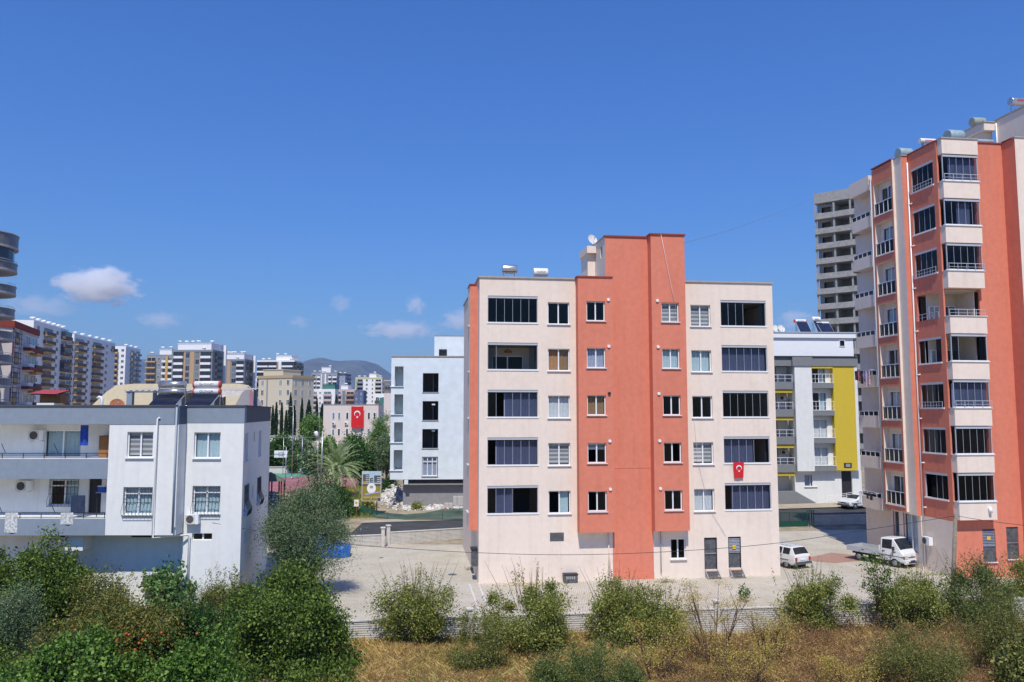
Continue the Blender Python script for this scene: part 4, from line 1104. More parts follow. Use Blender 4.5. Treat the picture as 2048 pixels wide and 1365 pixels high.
def evac_heater(px0, px1, label, m1, m2, txt=None, caps=None, Y=46.2):
    a, b_ = at(px0, 790, Y), at(px1, 790, Y); ln = b_.x - a.x; cx = (a.x + b_.x) / 2
    t = thing('solar_water_heater', label, 'water heater', (cx, Y, ZR + 0.32), 0, 'solar water heaters')
    for sx in (-1, 1):
        for y in (-1.38, 0.0, 0.9): MB().box(sx * ln * 0.5 - 0.12 - (0.25 if y < -1 else 0), sx * ln * 0.5 + 0.12 - (0.25 if y < -1 else 0), y - 0.1, y + 0.1, -0.32, 0.055 if y < -1 else -0.001, CONCRETE).build('foot', t)
    for k, (z, m, tx, r, ink, sq) in enumerate(((1.62, m1, txt and txt[0], 0.20, INKGREY, 1.0), (1.21, m2, txt and txt[1], 0.175, INKBLUE, 1.15))):
        MB().tube([(-ln / 2, 0, z), (ln / 2, 0, z)], r, m, 22).build('tank', t)
        if caps:
            for sx in (-1, 1): MB().tube([(sx * (ln / 2 - 0.05), 0, z), (sx * (ln / 2 + 0.03), 0, z), (sx * (ln / 2 + 0.06), 0, z)], [r * 1.04, r * 1.04, r * 0.75], caps, 22).build('end_cap', t)
        if tx: text(tx, 0.21 if k else 0.17, ink, t, (0.02, -r - 0.006, z + 0.01), (R(90), 0, 0), squash=sq)
    n = 22
    for i in range(n):
        x = -ln * 0.47 + ln * 0.94 * i / (n - 1)
        MB().tube([(x, -0.12, 1.05), (x - 0.25, -1.35, 0.12)], 0.029, TUBEGLASS, 6).build('tube', t)
    f = MB()
    f.bar((-ln * 0.5 - 0.25, -1.38, 0.10), (ln * 0.5 - 0.25, -1.38, 0.10), 0.07, ALU)
    for sx in (-1, 1):
        f.bar((sx * ln * 0.5, 0, 0), (sx * ln * 0.5, 0, 1.75), 0.05, STEEL); f.bar((sx * ln * 0.49, -0.1, 1.0), (sx * ln * 0.49 - 0.25, -1.38, 0.06), 0.04, ALU)
        f.bar((sx * ln * 0.5, 0.05, 0), (sx * ln * 0.5, 0.9, 0), 0.05, STEEL); f.bar((sx * ln * 0.5, 0.9, 0), (sx * ln * 0.5, 0.05, 1.3), 0.04, STEEL)
    f.build('stand', t)
    return t
evac_heater(318, 371, 'solar heater with two bare silver tanks on the white house', TANKSTEEL, TANKSTEEL)
evac_heater(388, 440, 'solar heater with red capped white tanks lettered GUNSA', TANKWHITE, TANKWHITE, ('Ge GÜNEY', 'GÜNSA'), REDPLASTIC)
pd_ = at(234, 803, 45.5); dish((pd_.x, 45.5, ZR), 35, 'rusty red satellite dish on the roof of the white house', 0.40, RUST, 25, 0.55)
t = thing('vent_pipe', 'white bent vent pipe standing on the roof of the white house', 'pipe', (at(204, 800, 45).x, 45.0, ZR))
MB().tube([(0, 0, 0), (0, 0, 1.05), (-0.05, 0, 1.17), (-0.16, 0, 1.2), (-0.26, 0, 1.12)], 0.075, PVC, 10).build('pipe', t)
MB().tube([(0, 0, 0.0), (0, 0, 0.08)], 0.13, PVC, 10).build('flange', t)
# small red-roofed structure
c_ = at(88, 806, 60)
t = thing('roof_hut', 'small hut with a red sloping roof above the white house parapet', 'hut', (c_.x, 60, 0))
MB().box(-0.55, 0.75, 0, 1.2, 5.0, 11.35, WHITE).build('wall', t); MB().box(-0.5, 1.0, 0.3, 1.2, 11.36, 11.95, BROWNWOOD).build('opening', t)
b = MB(); b.face([(-1.0, -0.3, 12.05), (1.0, -0.3, 12.0), (1.0, 1.6, 12.35), (-1.0, 1.6, 12.4)], mat('red_sheet_roof', (0.36, 0.06, 0.07), var=0.08)); b.face([(-1.0, -0.3, 11.97), (-1.0, 1.6, 12.32), (1.0, 1.6, 12.27), (1.0, -0.3, 11.92)], BLACKIRON); b.build('roof', t)
# cream vaulted hall behind the white house
t = thing('hall', 'cream vaulted hall roof rising behind the white house', 'hall', (0, 0, 0))
CREAM = mat('cream_sheet', (0.72, 0.62, 0.42), rough=0.6, var=0.06, stain=0.1)
def vault(pxs, Y0, Y1, m, end):
    P = [at(x, y, Y0) for x, y in pxs]; b = MB(); k = -0.32 * (Y1 - Y0)   # the hall stands askew: its long side runs back and away
    for i in range(len(P) - 1):
        b.face([(P[i].x, Y0, P[i].z), (P[i + 1].x, Y0, P[i + 1].z), (P[i + 1].x + k, Y1, P[i + 1].z), (P[i].x + k, Y1, P[i].z)], m)
    b.face([(p.x, Y0, p.z) for p in P] + [(P[-1].x, Y0, 0), (P[0].x, Y0, 0)], end)
    b.face([(p.x + k, Y1, p.z) for p in P] + [(P[-1].x + k, Y1, 0), (P[0].x + k, Y1, 0)], end)
    b.face([(P[0].x, Y0, 0), (P[0].x + k, Y1, 0), (P[0].x + k, Y1, P[0].z), (P[0].x, Y0, P[0].z)], m); b.face([(P[-1].x, Y0, 0), (P[-1].x + k, Y1, 0), (P[-1].x + k, Y1, P[-1].z), (P[-1].x, Y0, P[-1].z)], end)
    return b
vault([(183, 812), (212, 785), (232, 771), (268, 768), (480, 768), (497, 771), (510, 784), (526, 812)], 70, 92, CREAM, CREAM).build('vault', t)
e = at(488, 800, 69.9); GB = mat('gable_sheet', (0.34, 0.32, 0.34), var=0.06)
g_ = MB(); Q = [at(x, y, 69.8) for x, y in ((470, 812), (484, 786), (497, 772.5), (509, 785), (526, 812))]; g_.face([(p.x, 69.8, p.z) for p in Q], GB); g_.build('gable', t)
g_ = MB(); Q = [at(x, y, 69.7) for x, y in ((499, 812), (499, 776), (504, 781), (507, 812))]; g_.face([(p.x, 69.7, p.z) for p in Q], mat('pink_stripe', (0.40, 0.20, 0.25), var=0.05)); g_.build('stripe', t)

# ================================================================== RAW WHITE BUILDING
VF = Frame(-10.0, 85.7, 0.72, 3.0)
vb = thing('unfinished_building', 'pale unfinished block with empty black window openings', 'building', VF.o, 3.0)
VZ = [12.11, 9.12, 6.15, 3.22]
w = MB()
lg = [(-2.90, -1.62, z - 0.02 + 0.9, z + 2.78, 1.6) for z in VZ]
w.wall(-2.92, 14.0, 2.87, 15.9, [(0.45, 2.13, z, z + 2.03) for z in VZ] + [(-2.55, -1.62, z + 0.62, z + 2.75, 1.8) for z in VZ], 0.25, PALEBLUE, PF(0))
w.wall(0.0, 9.0, 2.87, 15.9, [(0.25, 1.75, z + 0.62, z + 2.75, 0.3) for z in VZ], 0.3, PALEBLUE, PS(-2.92))
w.face([(-2.92, 0, 2.87), (14, 0, 2.87), (14, 9, 2.87), (-2.92, 9, 2.87)], GREYRENDER)
w.face([(-2.92, 0, 15.85), (14, 0, 15.85), (14, 9, 15.85), (-2.92, 9, 15.85)], ROOFTAR)
for z in VZ:
    w.box(-2.6, -1.62, 1.78, 1.82, z + 0.6, z + 2.76, PALEBLUE); w.box(-1.62, -1.58, 0.28, 1.8, z + 0.6, z + 2.76, PALEBLUE)
w.build('wall', vb)
cp = MB(); cp.box(-2.98, 14, -0.08, 0.2, 15.9, 16.0, COPING); cp.box(-2.98, -2.7, 0.201, 9, 15.9, 16.0, COPING); cp.build_each('coping', vb)
gf = MB(); gf.wall(-1.6, 14, -0.6, 2.86, [], 0.1, GREYRENDER, PF(0.9)); gf.face([(-1.6, 0.9, -0.6), (-1.6, 9, -0.6), (-1.6, 9, 2.86), (-1.6, 0.9, 2.86)], GREYRENDER); gf.build('ground_floor', vb)
for u in (-1.2, 6.3): MB().box(u - 0.2, u + 0.2, 0.02, 0.9, 2.35, 2.868, PALEBLUE).build('beam_end', vb)
pp = VF.front(869, 672, 3.0)
ph = MB(); ph.wall(pp[0], pp[0] + 9, 15.9, pp[1], [(pp[0] + 0.5, pp[0] + 1.4, 15.95, pp[1] - 1.5)], 0.3, PALEBLUE, PF(3.0)); ph.box(pp[0], pp[0] + 9, 3.35, 7, 15.9, pp[1], PALEBLUE, skip='f'); ph.build('penthouse', vb)
MB().box(pp[0] - 0.05, pp[0] + 9, 2.95, 3.2, pp[1] + 0.001, pp[1] + 0.08, COPING).build_each('coping', vb)
it = MB()
for z in VZ: it.box(-1.5, 13.9, 0.3, 8.9, z - 0.95, z - 0.75, GREYRENDER)
it.box(-1.55, 13.9, 4.0, 4.1, 2.9, 15.8, GREYRENDER); it.box(1.45, 1.55, 1.5, 3.9, 2.9, 15.8, GREYRENDER); it.build_each('interior', vb)
window(vb, (0.50, 0.1, 3.24), 0, 1.55, 1.98, 'grey', n=3, lintel=True)
for z in VZ:
    MB().box(0.4, 2.18, -0.08, -0.002, z - 0.06, z - 0.003, CONCRETE).build('sill', vb)
    b = MB(); b.box(-3.02, -1.58, -0.12, -0.003, z + 0.55, z + 0.63, PALEBLUE); b.build('balcony_lip', vb)
for z in (VZ[1] + 1.6, VZ[2] + 1.75): MB().box(1.42, 1.78, 0.2, 0.21, z, z + 0.18, PVC).build('notice', vb)

# ================================================================== GREY AND YELLOW BUILDING
YF = Frame(28.5, 88.0, 0.75, 4.0)
yb = thing('apartment_building', 'white block with mustard yellow wall strip and grey cornice', 'apartment building', YF.o, 4.0)
YZ = [12.57, 9.57, 6.57, 3.56]                           # undersides of the balcony slabs
w = MB()
w.wall(-6, 2.45, 0.0, 15.0, [(0.2, 1.3, z + 0.55, z + 2.5) for z in YZ], 0.15, WHITE, PF(1.6))
w.box(2.45, 4.38, -0.5, 1.6, YZ[3], 15.0, WHITE, skip='kt'); w.wall(4.38, 6.87, 0, 15.0, [(4.75, 6.35, z + 0.56, z + 2.55) for z in YZ], 0.15, WHITE, PF(0.3))
w.wall(2.45, 10.0, 0.0, YZ[3] - 0.01, [(3.53, 4.89, 1.84, 3.14), (7.72, 8.92, 0.6, 3.5)], 0.15, WHITE, PF(0.31))
w.box(-6, 10, 8, 8.2, 0, 16.8, WHITE); w.face([(2.45, 0.3, 0), (2.45, 1.6, 0), (2.45, 1.6, 15), (2.45, 0.3, 15)], WHITE)
w.build('wall', yb)
b = MB(); b.box(6.87, 9.30, -0.3, 0.3, YZ[3] + 0.05, 15.0, YELLOW); b.box(4.39, 6.86, -0.35, 0.29, 14.75, 15.0, YELLOW); b.build('yellow_wall', yb)
b = MB(); b.box(9.301, 9.62, -0.32, 8, YZ[3] + 0.05, 15.0, WHITE); b.build('edge_strip', yb)
b = MB(); b.box(-6, 2.2, -0.3, 0.58, 15.001, 15.99, GREY); b.box(2.2, 4.45, -0.62, 0.58, 15.002, 15.995, GREY); b.box(4.45, 9.7, -0.42, 0.58, 15.001, 15.992, GREY); b.box(-6, 9.72, -0.55, 0.59, 16.03, 16.1, COPEDARK); b.build_each('cornice', yb)
b = MB(); b.box(-6, 9.8, 0.6, 8, 16.0, 18.2, mat('bright_white_plaster', (0.80, 0.82, 0.84), var=0.02)); b.box(-6.2, 10.0, 0.38, 8.2, 18.201, 18.75, MATS['bright_white_plaster']); b.box(-6.2, 10.02, 0.3, 0.5, 18.751, 18.85, ALU); b.build('attic_storey', yb)
window(yb, (8.15, 0.52, 17.25), 0, 0.65, 0.75, 'dark', n=1, sill=False, g=TINT2)
it = MB()
for z in YZ + [15.0]: it.box(-5.9, 9.2, 1.8, 7.9, z - 0.1, z + 0.2, ROOM)
it.box(-5.9, 9.2, 3.5, 3.6, 0.1, 15, ROOM); it.build_each('interior', yb)
for i, z in enumerate(YZ):
    b = MB(); b.box(4.39, 6.86, -0.42, 0.29, z, z + 0.55, GREY); bo = b.build('balcony', yb)
    MB().box(4.38, 6.868, -0.45, 0.28, z + 0.551, z + 0.60, MARBLE).build('slab_edge', bo)
    link('railing', rail_mesh(2.4, 0.95, 6, PVC, t=0.035), bo, (4.42, -0.36, z + 0.6))
    b = MB(); b.box(-6, 2.3, -0.35, 1.59, z - 0.12, z + 0.7, GREY); bo = b.build('balcony', yb)
    MB().box(-6, 2.28, -0.2, 1.58, z - 0.5, z - 0.121, YELLOW).build('soffit_band', bo)
    link('railing', rail_mesh(4.0, 0.75, 5, PVC, t=0.035), bo, (-1.75, -0.25, z + 0.7))
    window(yb, (4.75, 0.38, z + 0.56), 0, 1.6, 1.99, ['half', 'half', 'curtain', 'curtain'][i], sill=False)
    window(yb, (0.2, 1.68, z + 0.55), 0, 1.1, 1.95, 'dark', sill=False)
    if i != 2 and i != 0:
        ac_unit(YF.w(1.4, 1.6, z + 1.7), 4.0, ['', 'air conditioner on the yellow building below the second grey balcony', '', 'air conditioner on the yellow building above the lowest grey balcony'][i], s=0.9)
window(yb, (3.53, 0.40, 1.84), 0, 1.36, 1.30, 'grey')
MB().box(7.72, 8.92, 0.5, 0.56, 0.6, 3.5, BLACKIRON).build('entrance_door', yb)
sg = MB(); sg.box(7.75, 8.62, -0.34, -0.302, 3.9, 4.42, BLACKIRON); so = sg.build('sign_board', yb)
for k, z in enumerate((4.28, 4.16, 4.04)): MB().box(7.95, 8.45, -0.346, -0.341, z - 0.02, z + 0.02, PVC).build('sign_line', so)
b = MB(); b.prism([(2.4, -0.9), (2.4, 1.35), (5.8, -0.55), (5.8, -0.9)], 0.0, 0.28, GREY, axis='y'); b.box(-6, 2.39, 0.0, 1.5, -0.9, 1.35, GREY); b.build('plinth', yb)
rp_ = MB(); rp_.prism([(5.3, -0.6), (5.3, 0.0), (9.3, 0.55), (10.5, 0.55), (10.5, -0.6)], -1.7, -0.6, SAND, axis='y'); ro = rp_.build('ramp', yb)
b = MB()
for y in (-1.65, -0.65):
    b.bar((5.4, y, 0.85), (9.3, y, 1.40), 0.04, PVC); b.bar((9.3, y, 1.40), (10.5, y, 1.40), 0.04, PVC); b.bar((5.4, y, 0.45), (9.3, y, 1.0), 0.03, PVC)
    for i in range(6): b.bar((5.4 + i * 0.78, y, 0.02 + i * 0.10), (5.4 + i * 0.78, y, 0.86 + i * 0.11), 0.035, PVC)
b.build('handrail', ro)
def on_y_roof(px, v): return YF.w(YF.front(px, 660, v)[0], v, 18.76)
tank_heater(on_y_roof(1601, 2.5), 4, 'solar heater with dark panel and single white tank on the yellow building', 1.35, 0.2, TANKWHITE, '~', INKGREY, panel=True, stand=1.35, caps=REDPLASTIC)
tank_heater(on_y_roof(1632, 2.8), 4, 'taller solar heater with stacked tank on the yellow building', 0.95, 0.3, TANKWHITE, '~', INKGREY, panel=True, stand=1.5)
tank_heater(on_y_roof(1645, 2.4), 4, 'low solar heater with long thin tank on the yellow building', 1.5, 0.14, TANKWHITE, panel=True, stand=1.2)
dish(on_y_roof(1561, 1.5), 20, 'white satellite dish on the yellow building beside the solar panels', 0.45, DISHMAT, 25, 0.35)
dish(on_y_roof(1550, 1.6), 20, 'white satellite dish on the yellow building half hidden by the peach block', 0.45, DISHMAT, 25, 0.35)

# ================================================================== BARE CONCRETE TOWER
S0 = Frame(64.48, 150.0, 0.0, 141.0).w(6.6, 0, 0)
KF = Frame(S0.x, S0.y, 0.0, -39.0)
kb = thing('concrete_tower', 'bare concrete tower shell with open black storeys', 'building', (S0.x, S0.y, 0), -39.0)
RAWC = mat('raw_block_concrete', (0.33, 0.33, 0.32), var=0.18, scale=2.2, bump=0.4, bscale=8, stain=0.35)
top = 53.5
b = MB(); b.box(0, 12, 0.0, 10, top - 2.0, top, RAWC); b.build('roof_parapet', kb)
for k in range(17):
    z = top - 2.0 - 2.96 * (k + 1)
    if z < 3: break
    b = MB(); b.box(0.0, 12, -0.25, 10, z - 0.25, z, RAWC); b.box(0.02, 12, -0.23, -0.05, z + 0.001, z + 0.85, RAWC); b.build('floor_slab', kb)
    b = MB()
    for u in (0.15, 3.65, 6.7, 9.6): b.box(u - 0.14, u + 0.14, 0.02, 0.32, z + 0.002, z + 2.70, RAWC)
    b.build('columns', kb) if False else [MB().box(u - 0.15, u + 0.15, 0.02, 0.32, z + 0.002, z + 2.70, RAWC).build('column', kb) for u in (0.15, 3.65, 6.7)]
    bw = MB(); bw.wall(0.3, 3.5, z + 0.001, z + 2.7, [(1.1, 2.9, z + 0.9, z + 2.2)], 0.2, RAWC, PF(0.9)); bw.wall(3.65, 12, z + 0.001, z + 2.7, [], 0.2, RAWC, PF(4.5)); bw.box(3.5, 3.64, 0.9, 4.49, z + 0.001, z + 2.70, RAWC); bw.build('infill_wall', kb)
bk = MB(); bk.box(0.0, 12, 9.8, 10, 0, top - 2.01, RAWC); bk.box(0.3, 3.5, 4.5, 4.6, 0, top - 2.1, RAWC); bk.box(11.8, 12, 4.6, 9.79, 0, top - 2.01, RAWC); bk.box(0.0, 0.1, 3.5, 9.7, 0, top - 2.01, RAWC); bk.build('back_wall', kb)

# ================================================================== FAR BUILDINGS
def far_window(w, h, pane, frame):
    def mk():
        b = MB(); f = 0.09
        b.box(0, w, -0.07, 0, 0, f, frame); b.box(0, w, -0.07, 0, h - f, h, frame); b.box(0, f, -0.07, 0, f, h - f, frame); b.box(w - f, w, -0.07, 0, f, h - f, frame)
        if w > 0.9: b.box(w / 2 - f / 2, w / 2 + f / 2, -0.07, 0, f, h - f, frame)
        b.box(f, w - f, -0.03, 0, f, h - f, pane)
        return b.mesh('window')
    return cached(('fw', round(w, 2), round(h, 2), pane.name, frame.name), mk)
def far_balcony(w, dep, h, m, soffit=None):
    def mk():
        b = MB()
        b.box(0, w, -dep, -dep + 0.12, 0, h, m); b.box(0, 0.12, -dep + 0.12, 0, 0, h, m); b.box(w - 0.12, w, -dep + 0.12, 0, 0, h, m)
        b.box(0, w, -dep, 0, -0.16, -0.001, m)
        if soffit: b.box(-0.02, w + 0.02, -dep - 0.03, 0, -0.50, -0.161, soffit)
        return b.mesh('balcony')
    return cached(('fb', round(w, 2), dep, h, m.name, soffit.name if soffit else ''), mk)
def far_block(label, px, Y, deg, w, d, top, wallm, front=(), right=(), fh=3.0, cat='apartment building', name='apartment_building', base=None, corner='l', parapet=None, floors=None, tanks=0, roof_room=None):
    """px: photo x of the front left corner ('l') or the front right corner ('r'). front/right: columns of openings."""
    o = at(px, 826 - (top - CAM.z) / Y * F_PX, Y); a = R(deg)
    ox, oy = o.x, o.y
    if corner == 'r': ox -= math.cos(a) * w; oy -= math.sin(a) * w
    zb = ground_h(Y) - 0.5 if base is None else base
    t = thing(name, label, cat, (ox, oy, 0), deg)
    b = MB(); b.box(0, w, 0, d, zb, top, wallm); b.build('wall', t)
    if parapet:
        b = MB(); b.box(-0.25, w + 0.25, -0.25, d + 0.25, top - 0.9, top + 0.05, parapet); b.build('parapet', t)
    n = floors or int((top - 0.8 - zb) / fh)
    for face, cols in (('f', front), ('r', right)):
        for c in cols:
            kind, a0, a1 = c[0], c[1], c[2]
            kw = c[3] if len(c) > 3 else {}
            P = (lambda s, off, z: (s, -off, z)) if face == 'f' else (lambda s, off, z: (w + off, s, z))
            rz = 0 if face == 'f' else R(90)
            if kind == 'strip':
                bb = MB()
                z0, z1 = kw.get('z0', zb), kw.get('z1', top - 0.95); e = kw.get('out', 0.12)
                if face == 'f': bb.box(a0, a1, -e, -0.001, z0, z1, kw['m'])
                else: bb.box(w + 0.001, w + e, a0, a1, z0, z1, kw['m'])
                bb.build('strip', t); continue
            for k in range(n):
                zt = top - 0.9 - fh * k                       # ceiling of this storey
                if kw.get('skip') and k in kw['skip']: continue
                if zt - fh < kw.get('low', zb): break
                rnd = random.Random(int(abs(ox) * 13 + a0 * 71 + k * 7 + (5 if face == 'r' else 0)))
                if kind == 'win':
                    h = kw.get('h', 1.5)
                    link('window', far_window(a1 - a0, h, BLUEPANE if rnd.random() < 0.35 else DARKPANE, kw.get('frame', PVC)), t, P(a0, 0.0, zt - 0.55 - h), rz)
                elif kind == 'balc':
                    dep = kw.get('dep', 1.2)
                    pane = DARKPANE if rnd.random() < kw.get('dark', 0.6) else BLUEPANE
                    link('window', far_window(a1 - a0 - 0.5, 2.1, pane, kw.get('frame', PVC)), t, P(a0 + 0.25, 0.0, zt - fh + 0.35), rz)
                    bo = link('balcony', far_balcony(a1 - a0, dep, kw.get('h', 0.95), kw['m'], kw.get('soffit')), t, P(a0, 0.0, zt - fh + 0.05), rz)
                    if rnd.random() < kw.get('glz', 0.0):
                        g_ = cached(('fg', round(a1 - a0, 2), dep), lambda: MB().box(0.06, a1 - a0 - 0.06, -dep + 0.05, -0.1, 0.95, 2.7, DARKPANE).mesh('balcony_glazing'))
                        link('balcony_glazing', g_, bo)
    if roof_room:
        r0, r1, rh, rm = roof_room
        b = MB(); b.box(r0, r1, 1.2, d - 1.0, top + 0.051, top + rh, rm); b.box(r0 - 0.2, r1 + 0.2, 1.0, d - 0.8, top + rh + 0.001, top + rh + 0.25, rm); b.build('roof_room', t)
        top2 = top + rh + 0.251
    else: top2 = None
    tm = cached(('ftank',), lambda: MB().tube([(-0.9, 0, 1.0), (0.9, 0, 1.0)], 0.38, TANKWHITE, 10).box(-0.7, -0.6, -0.2, 0.2, 0, 0.8, STEEL).box(0.6, 0.7, -0.2, 0.2, 0, 0.8, STEEL).mesh('roof_tank'))
    for i in range(tanks):
        rnd = random.Random(i * 31 + int(abs(ox)))
        u = w * (i + 0.5) / tanks if d < 20 else rnd.uniform(0.5, w - 1)
        v = rnd.uniform(1.2, 4.0) if d < 20 else d * (i + 0.5) / tanks
        on_room = roof_room and roof_room[0] < u < roof_room[1] and v > 1.5
        link('roof_tank', tm, t, (u if d < 20 else w - 1.2, v, (top2 if on_room else top + 0.051)), R(rnd.uniform(-25, 25)))
    return t
FWHITE = mat('far_white_plaster', (0.80, 0.80, 0.80), var=0.05, streak=0.15); FGREY = mat('far_grey_plaster', (0.26, 0.28, 0.30), var=0.06)
FDARK = mat('far_dark_plaster', (0.085, 0.08, 0.085), var=0.1); FORANGE = mat('far_ochre', (0.58, 0.37, 0.12), var=0.06); FBROWN = mat('far_tan_strip', (0.48, 0.32, 0.19), var=0.06)
FREDBROWN = mat('red_brown_trim', (0.24, 0.045, 0.035), var=0.08); FBEIGE = mat('school_beige', (0.60, 0.54, 0.41), var=0.05, streak=0.15); FYELL = mat('far_pale_yellow', (0.66, 0.63, 0.38), var=0.05)
FPINK = mat('far_pink', (0.58, 0.46, 0.43), var=0.06); FBLUE = mat('far_slate_blue', (0.10, 0.14, 0.24), var=0.06); FGREEN = mat('far_green', (0.06, 0.20, 0.17), var=0.06)
BROWNBAL = mat('dark_brown_parapet', (0.13, 0.10, 0.095), var=0.1)
ob = dict(m=BROWNBAL, soffit=FORANGE)
far_block('white tower with dark balconies nearest to the red trimmed building', 68, 270, 11.0, 18, 33.5, 42.0, FWHITE, (), [('win', 3.0, 5.2), ('balc', 9, 18, dict(m=BROWNBAL, soffit=FORANGE, glz=0.25)), ('win', 21, 23.2), ('balc', 26, 33, dict(m=BROWNBAL, glz=0.5, dep=1.6))], corner='r', tanks=7)
far_block('middle white tower with ochre edged balconies', 149, 330, 6.5, 14, 45, 43.2, FWHITE, [('balc', 11.2, 13.9, dict(m=BROWNBAL))], [('balc', 1.0, 10, dict(m=BROWNBAL, soffit=FORANGE, dep=1.5, dark=0.1, glz=0.1)), ('win', 13, 15.4), ('balc', 19, 29, ob), ('win', 33.5, 36), ('balc', 40, 45, dict(m=BROWNBAL, skip=range(1, 20)))], corner='r', tanks=6)
far_block('farthest white tower of the row with ochre balconies', 252, 430, 6.0, 8.6, 22, 46.5, FWHITE, [('balc', 0.2, 5.0, dict(m=FORANGE, dep=1.8, h=0.6)), ('win', 6.3, 7.8)], [('balc', 7, 13, dict(m=FGREY, soffit=FORANGE)), ('balc', 15, 21, dict(m=FGREY))], corner='r', tanks=3, parapet=None)
far_block('slim grey tower with ochre balconies and strip', 293, 400, 2.0, 13.8, 14, 39.8, FGREY, [('balc', 0.1, 5.0, dict(m=FORANGE, dep=1.6, h=0.5, dark=0.3)), ('win', 5.6, 6.8), ('balc', 8.0, 13.6, dict(m=FWHITE, dep=1.2)), ('strip', 10.0, 11.2, dict(m=FORANGE, out=1.4))], tanks=3, roof_room=(6, 12, 2.6, FWHITE))
fB = [('strip', 0, 0.6, dict(m=FGREY, out=1.25)), ('balc', 0.7, 5.0, dict(m=FWHITE, dark=0.95, glz=0.8, frame=FGREY)), ('strip', 5.1, 5.9, dict(m=FBROWN)), ('win', 6.0, 7.8, dict(h=2.2, frame=FGREY)), ('strip', 8.2, 10.2, dict(m=FBROWN, out=0.3)), ('win', 10.6, 12.4, dict(h=2.2, frame=FGREY)), ('strip', 12.5, 13.2, dict(m=FBROWN)), ('balc', 13.4, 18.2, dict(m=FWHITE, dark=0.95, glz=0.8, frame=FGREY))]
far_block('broad grey framed tower with two tan strips', 347, 372, -3.0, 18.6, 16, 39.9, FGREY, fB, [('balc', 3, 9, dict(m=FDARK, glz=0.9)), ('strip', 12.5, 13.6, dict(m=FWHITE, out=1.2, z1=43.0))], parapet=FGREY, tanks=6, roof_room=(1.5, 17.5, 3.0, FWHITE))
far_block('grey framed tower with one tan strip behind the roof tanks', 443, 432, -3.0, 12.8, 16, 39.6, FGREY, [('win', 0.6, 2.9, dict(h=2.2, frame=FGREY)), ('strip', 3.4, 5.2, dict(m=FBROWN, out=0.3)), ('win', 5.8, 8.2, dict(h=2.2, frame=FGREY)), ('balc', 8.7, 12.6, dict(m=FWHITE, dark=0.95, glz=0.8, frame=FGREY))], [('balc', 3, 9, dict(m=FDARK, glz=0.9)), ('strip', 12.5, 13.6, dict(m=FWHITE, out=1.2, z1=42.4))], parapet=FGREY, tanks=7, roof_room=(1.0, 12.0, 2.8, FWHITE))
far_block('black and white banded tower above the beige school', 515, 457, -4.0, 21.5, 15, 40.6, FDARK, [('balc', 0.2, 6.5, dict(m=FWHITE, dark=1, glz=0.9, h=0.8)), ('balc', 7.0, 11.5, dict(m=FWHITE, dark=0.7, glz=0.4, h=0.8)), ('strip', 11.8, 12.3, dict(m=FBROWN, out=1.3)), ('strip', 12.4, 14.2, dict(m=FWHITE, out=0.4)), ('balc', 14.6, 20.9, dict(m=FWHITE, dark=1, glz=0.9, h=0.8))], [('balc', 1, 6, dict(m=FDARK, glz=0.7)), ('balc', 8, 13, dict(m=FDARK, glz=0.7))], parapet=FWHITE, tanks=5, roof_room=(10.5, 19.5, 2.6, FWHITE))
far_block('low white building squeezed between two dark towers', 505, 520, 0.0, 6, 10, 33.0, FWHITE, [('win', 1, 2.4), ('win', 3.6, 5.0)])
far_block('beige four storey school with tall narrow windows', 585, 270, -24.0, 14.5, 11.5, 23.3, FBEIGE, [('win', 1.2, 2.4, dict(h=1.9)), ('strip', 3.6, 4.1, dict(m=FGREY)), ('win', 9.0, 10.2, dict(h=1.9)), ('win', 12.2, 13.4, dict(h=1.9))], [('win', 1.0, 2.4, dict(h=1.9)), ('win', 4.6, 6.0, dict(h=1.9)), ('win', 8.6, 10.0, dict(h=1.9))], fh=3.35, cat='school', name='school_building', corner='r', parapet=mat('school_cornice', (0.42, 0.33, 0.20), var=0.08), roof_room=(1.0, 9.5, 2.0, FBEIGE))
far_block('grey and white tower far below the flat topped hill', 623, 578, 2.0, 18.5, 14, 39.8, FGREY, [('balc', 0.2, 3.2, dict(m=FWHITE, dep=1.0)), ('balc', 4.0, 6.6, dict(m=FWHITE)), ('strip', 7.0, 7.6, dict(m=FWHITE, out=0.3)), ('win', 8.0, 9.2), ('strip', 9.6, 10.6, dict(m=FWHITE, out=0.3)), ('balc', 12.2, 14.4, dict(m=FWHITE)), ('balc', 15.3, 18.3, dict(m=FWHITE, dep=1.5))], [('win', 2, 3.2), ('win', 6, 7.2), ('win', 10, 11.2)], tanks=5, roof_room=(7, 13.5, 3.6, FWHITE))
far_block('slate blue wing next to the grey and white tower', 676, 585, -8.0, 5.5, 12, 39.0, mat('far_pale_slate', (0.30, 0.36, 0.48), var=0.05), [('win', 0.8, 1.6), ('win', 3.4, 4.2)], [('balc', 2, 5, dict(m=FDARK)), ('balc', 7, 10, dict(m=FDARK))], parapet=FDARK, tanks=2)
far_block('pale yellow tower with glazed end balconies', 712, 578, -2.0, 19.0, 14, 36.2, FWHITE, [('strip', 0, 0.6, dict(m=FYELL, out=1.3)), ('balc', 0.8, 5.2, dict(m=FGREY, dark=0.8, frame=FGREY)), ('win', 7.2, 8.6, dict(frame=FYELL)), ('win', 11.6, 12.6, dict(frame=FYELL)), ('balc', 14.0, 18.6, dict(m=FBEIGE, dark=0.8))], [('balc', 2, 7, dict(m=FGREY))], parapet=FYELL, tanks=5, roof_room=(9.5, 14.5, 2.6, FWHITE))
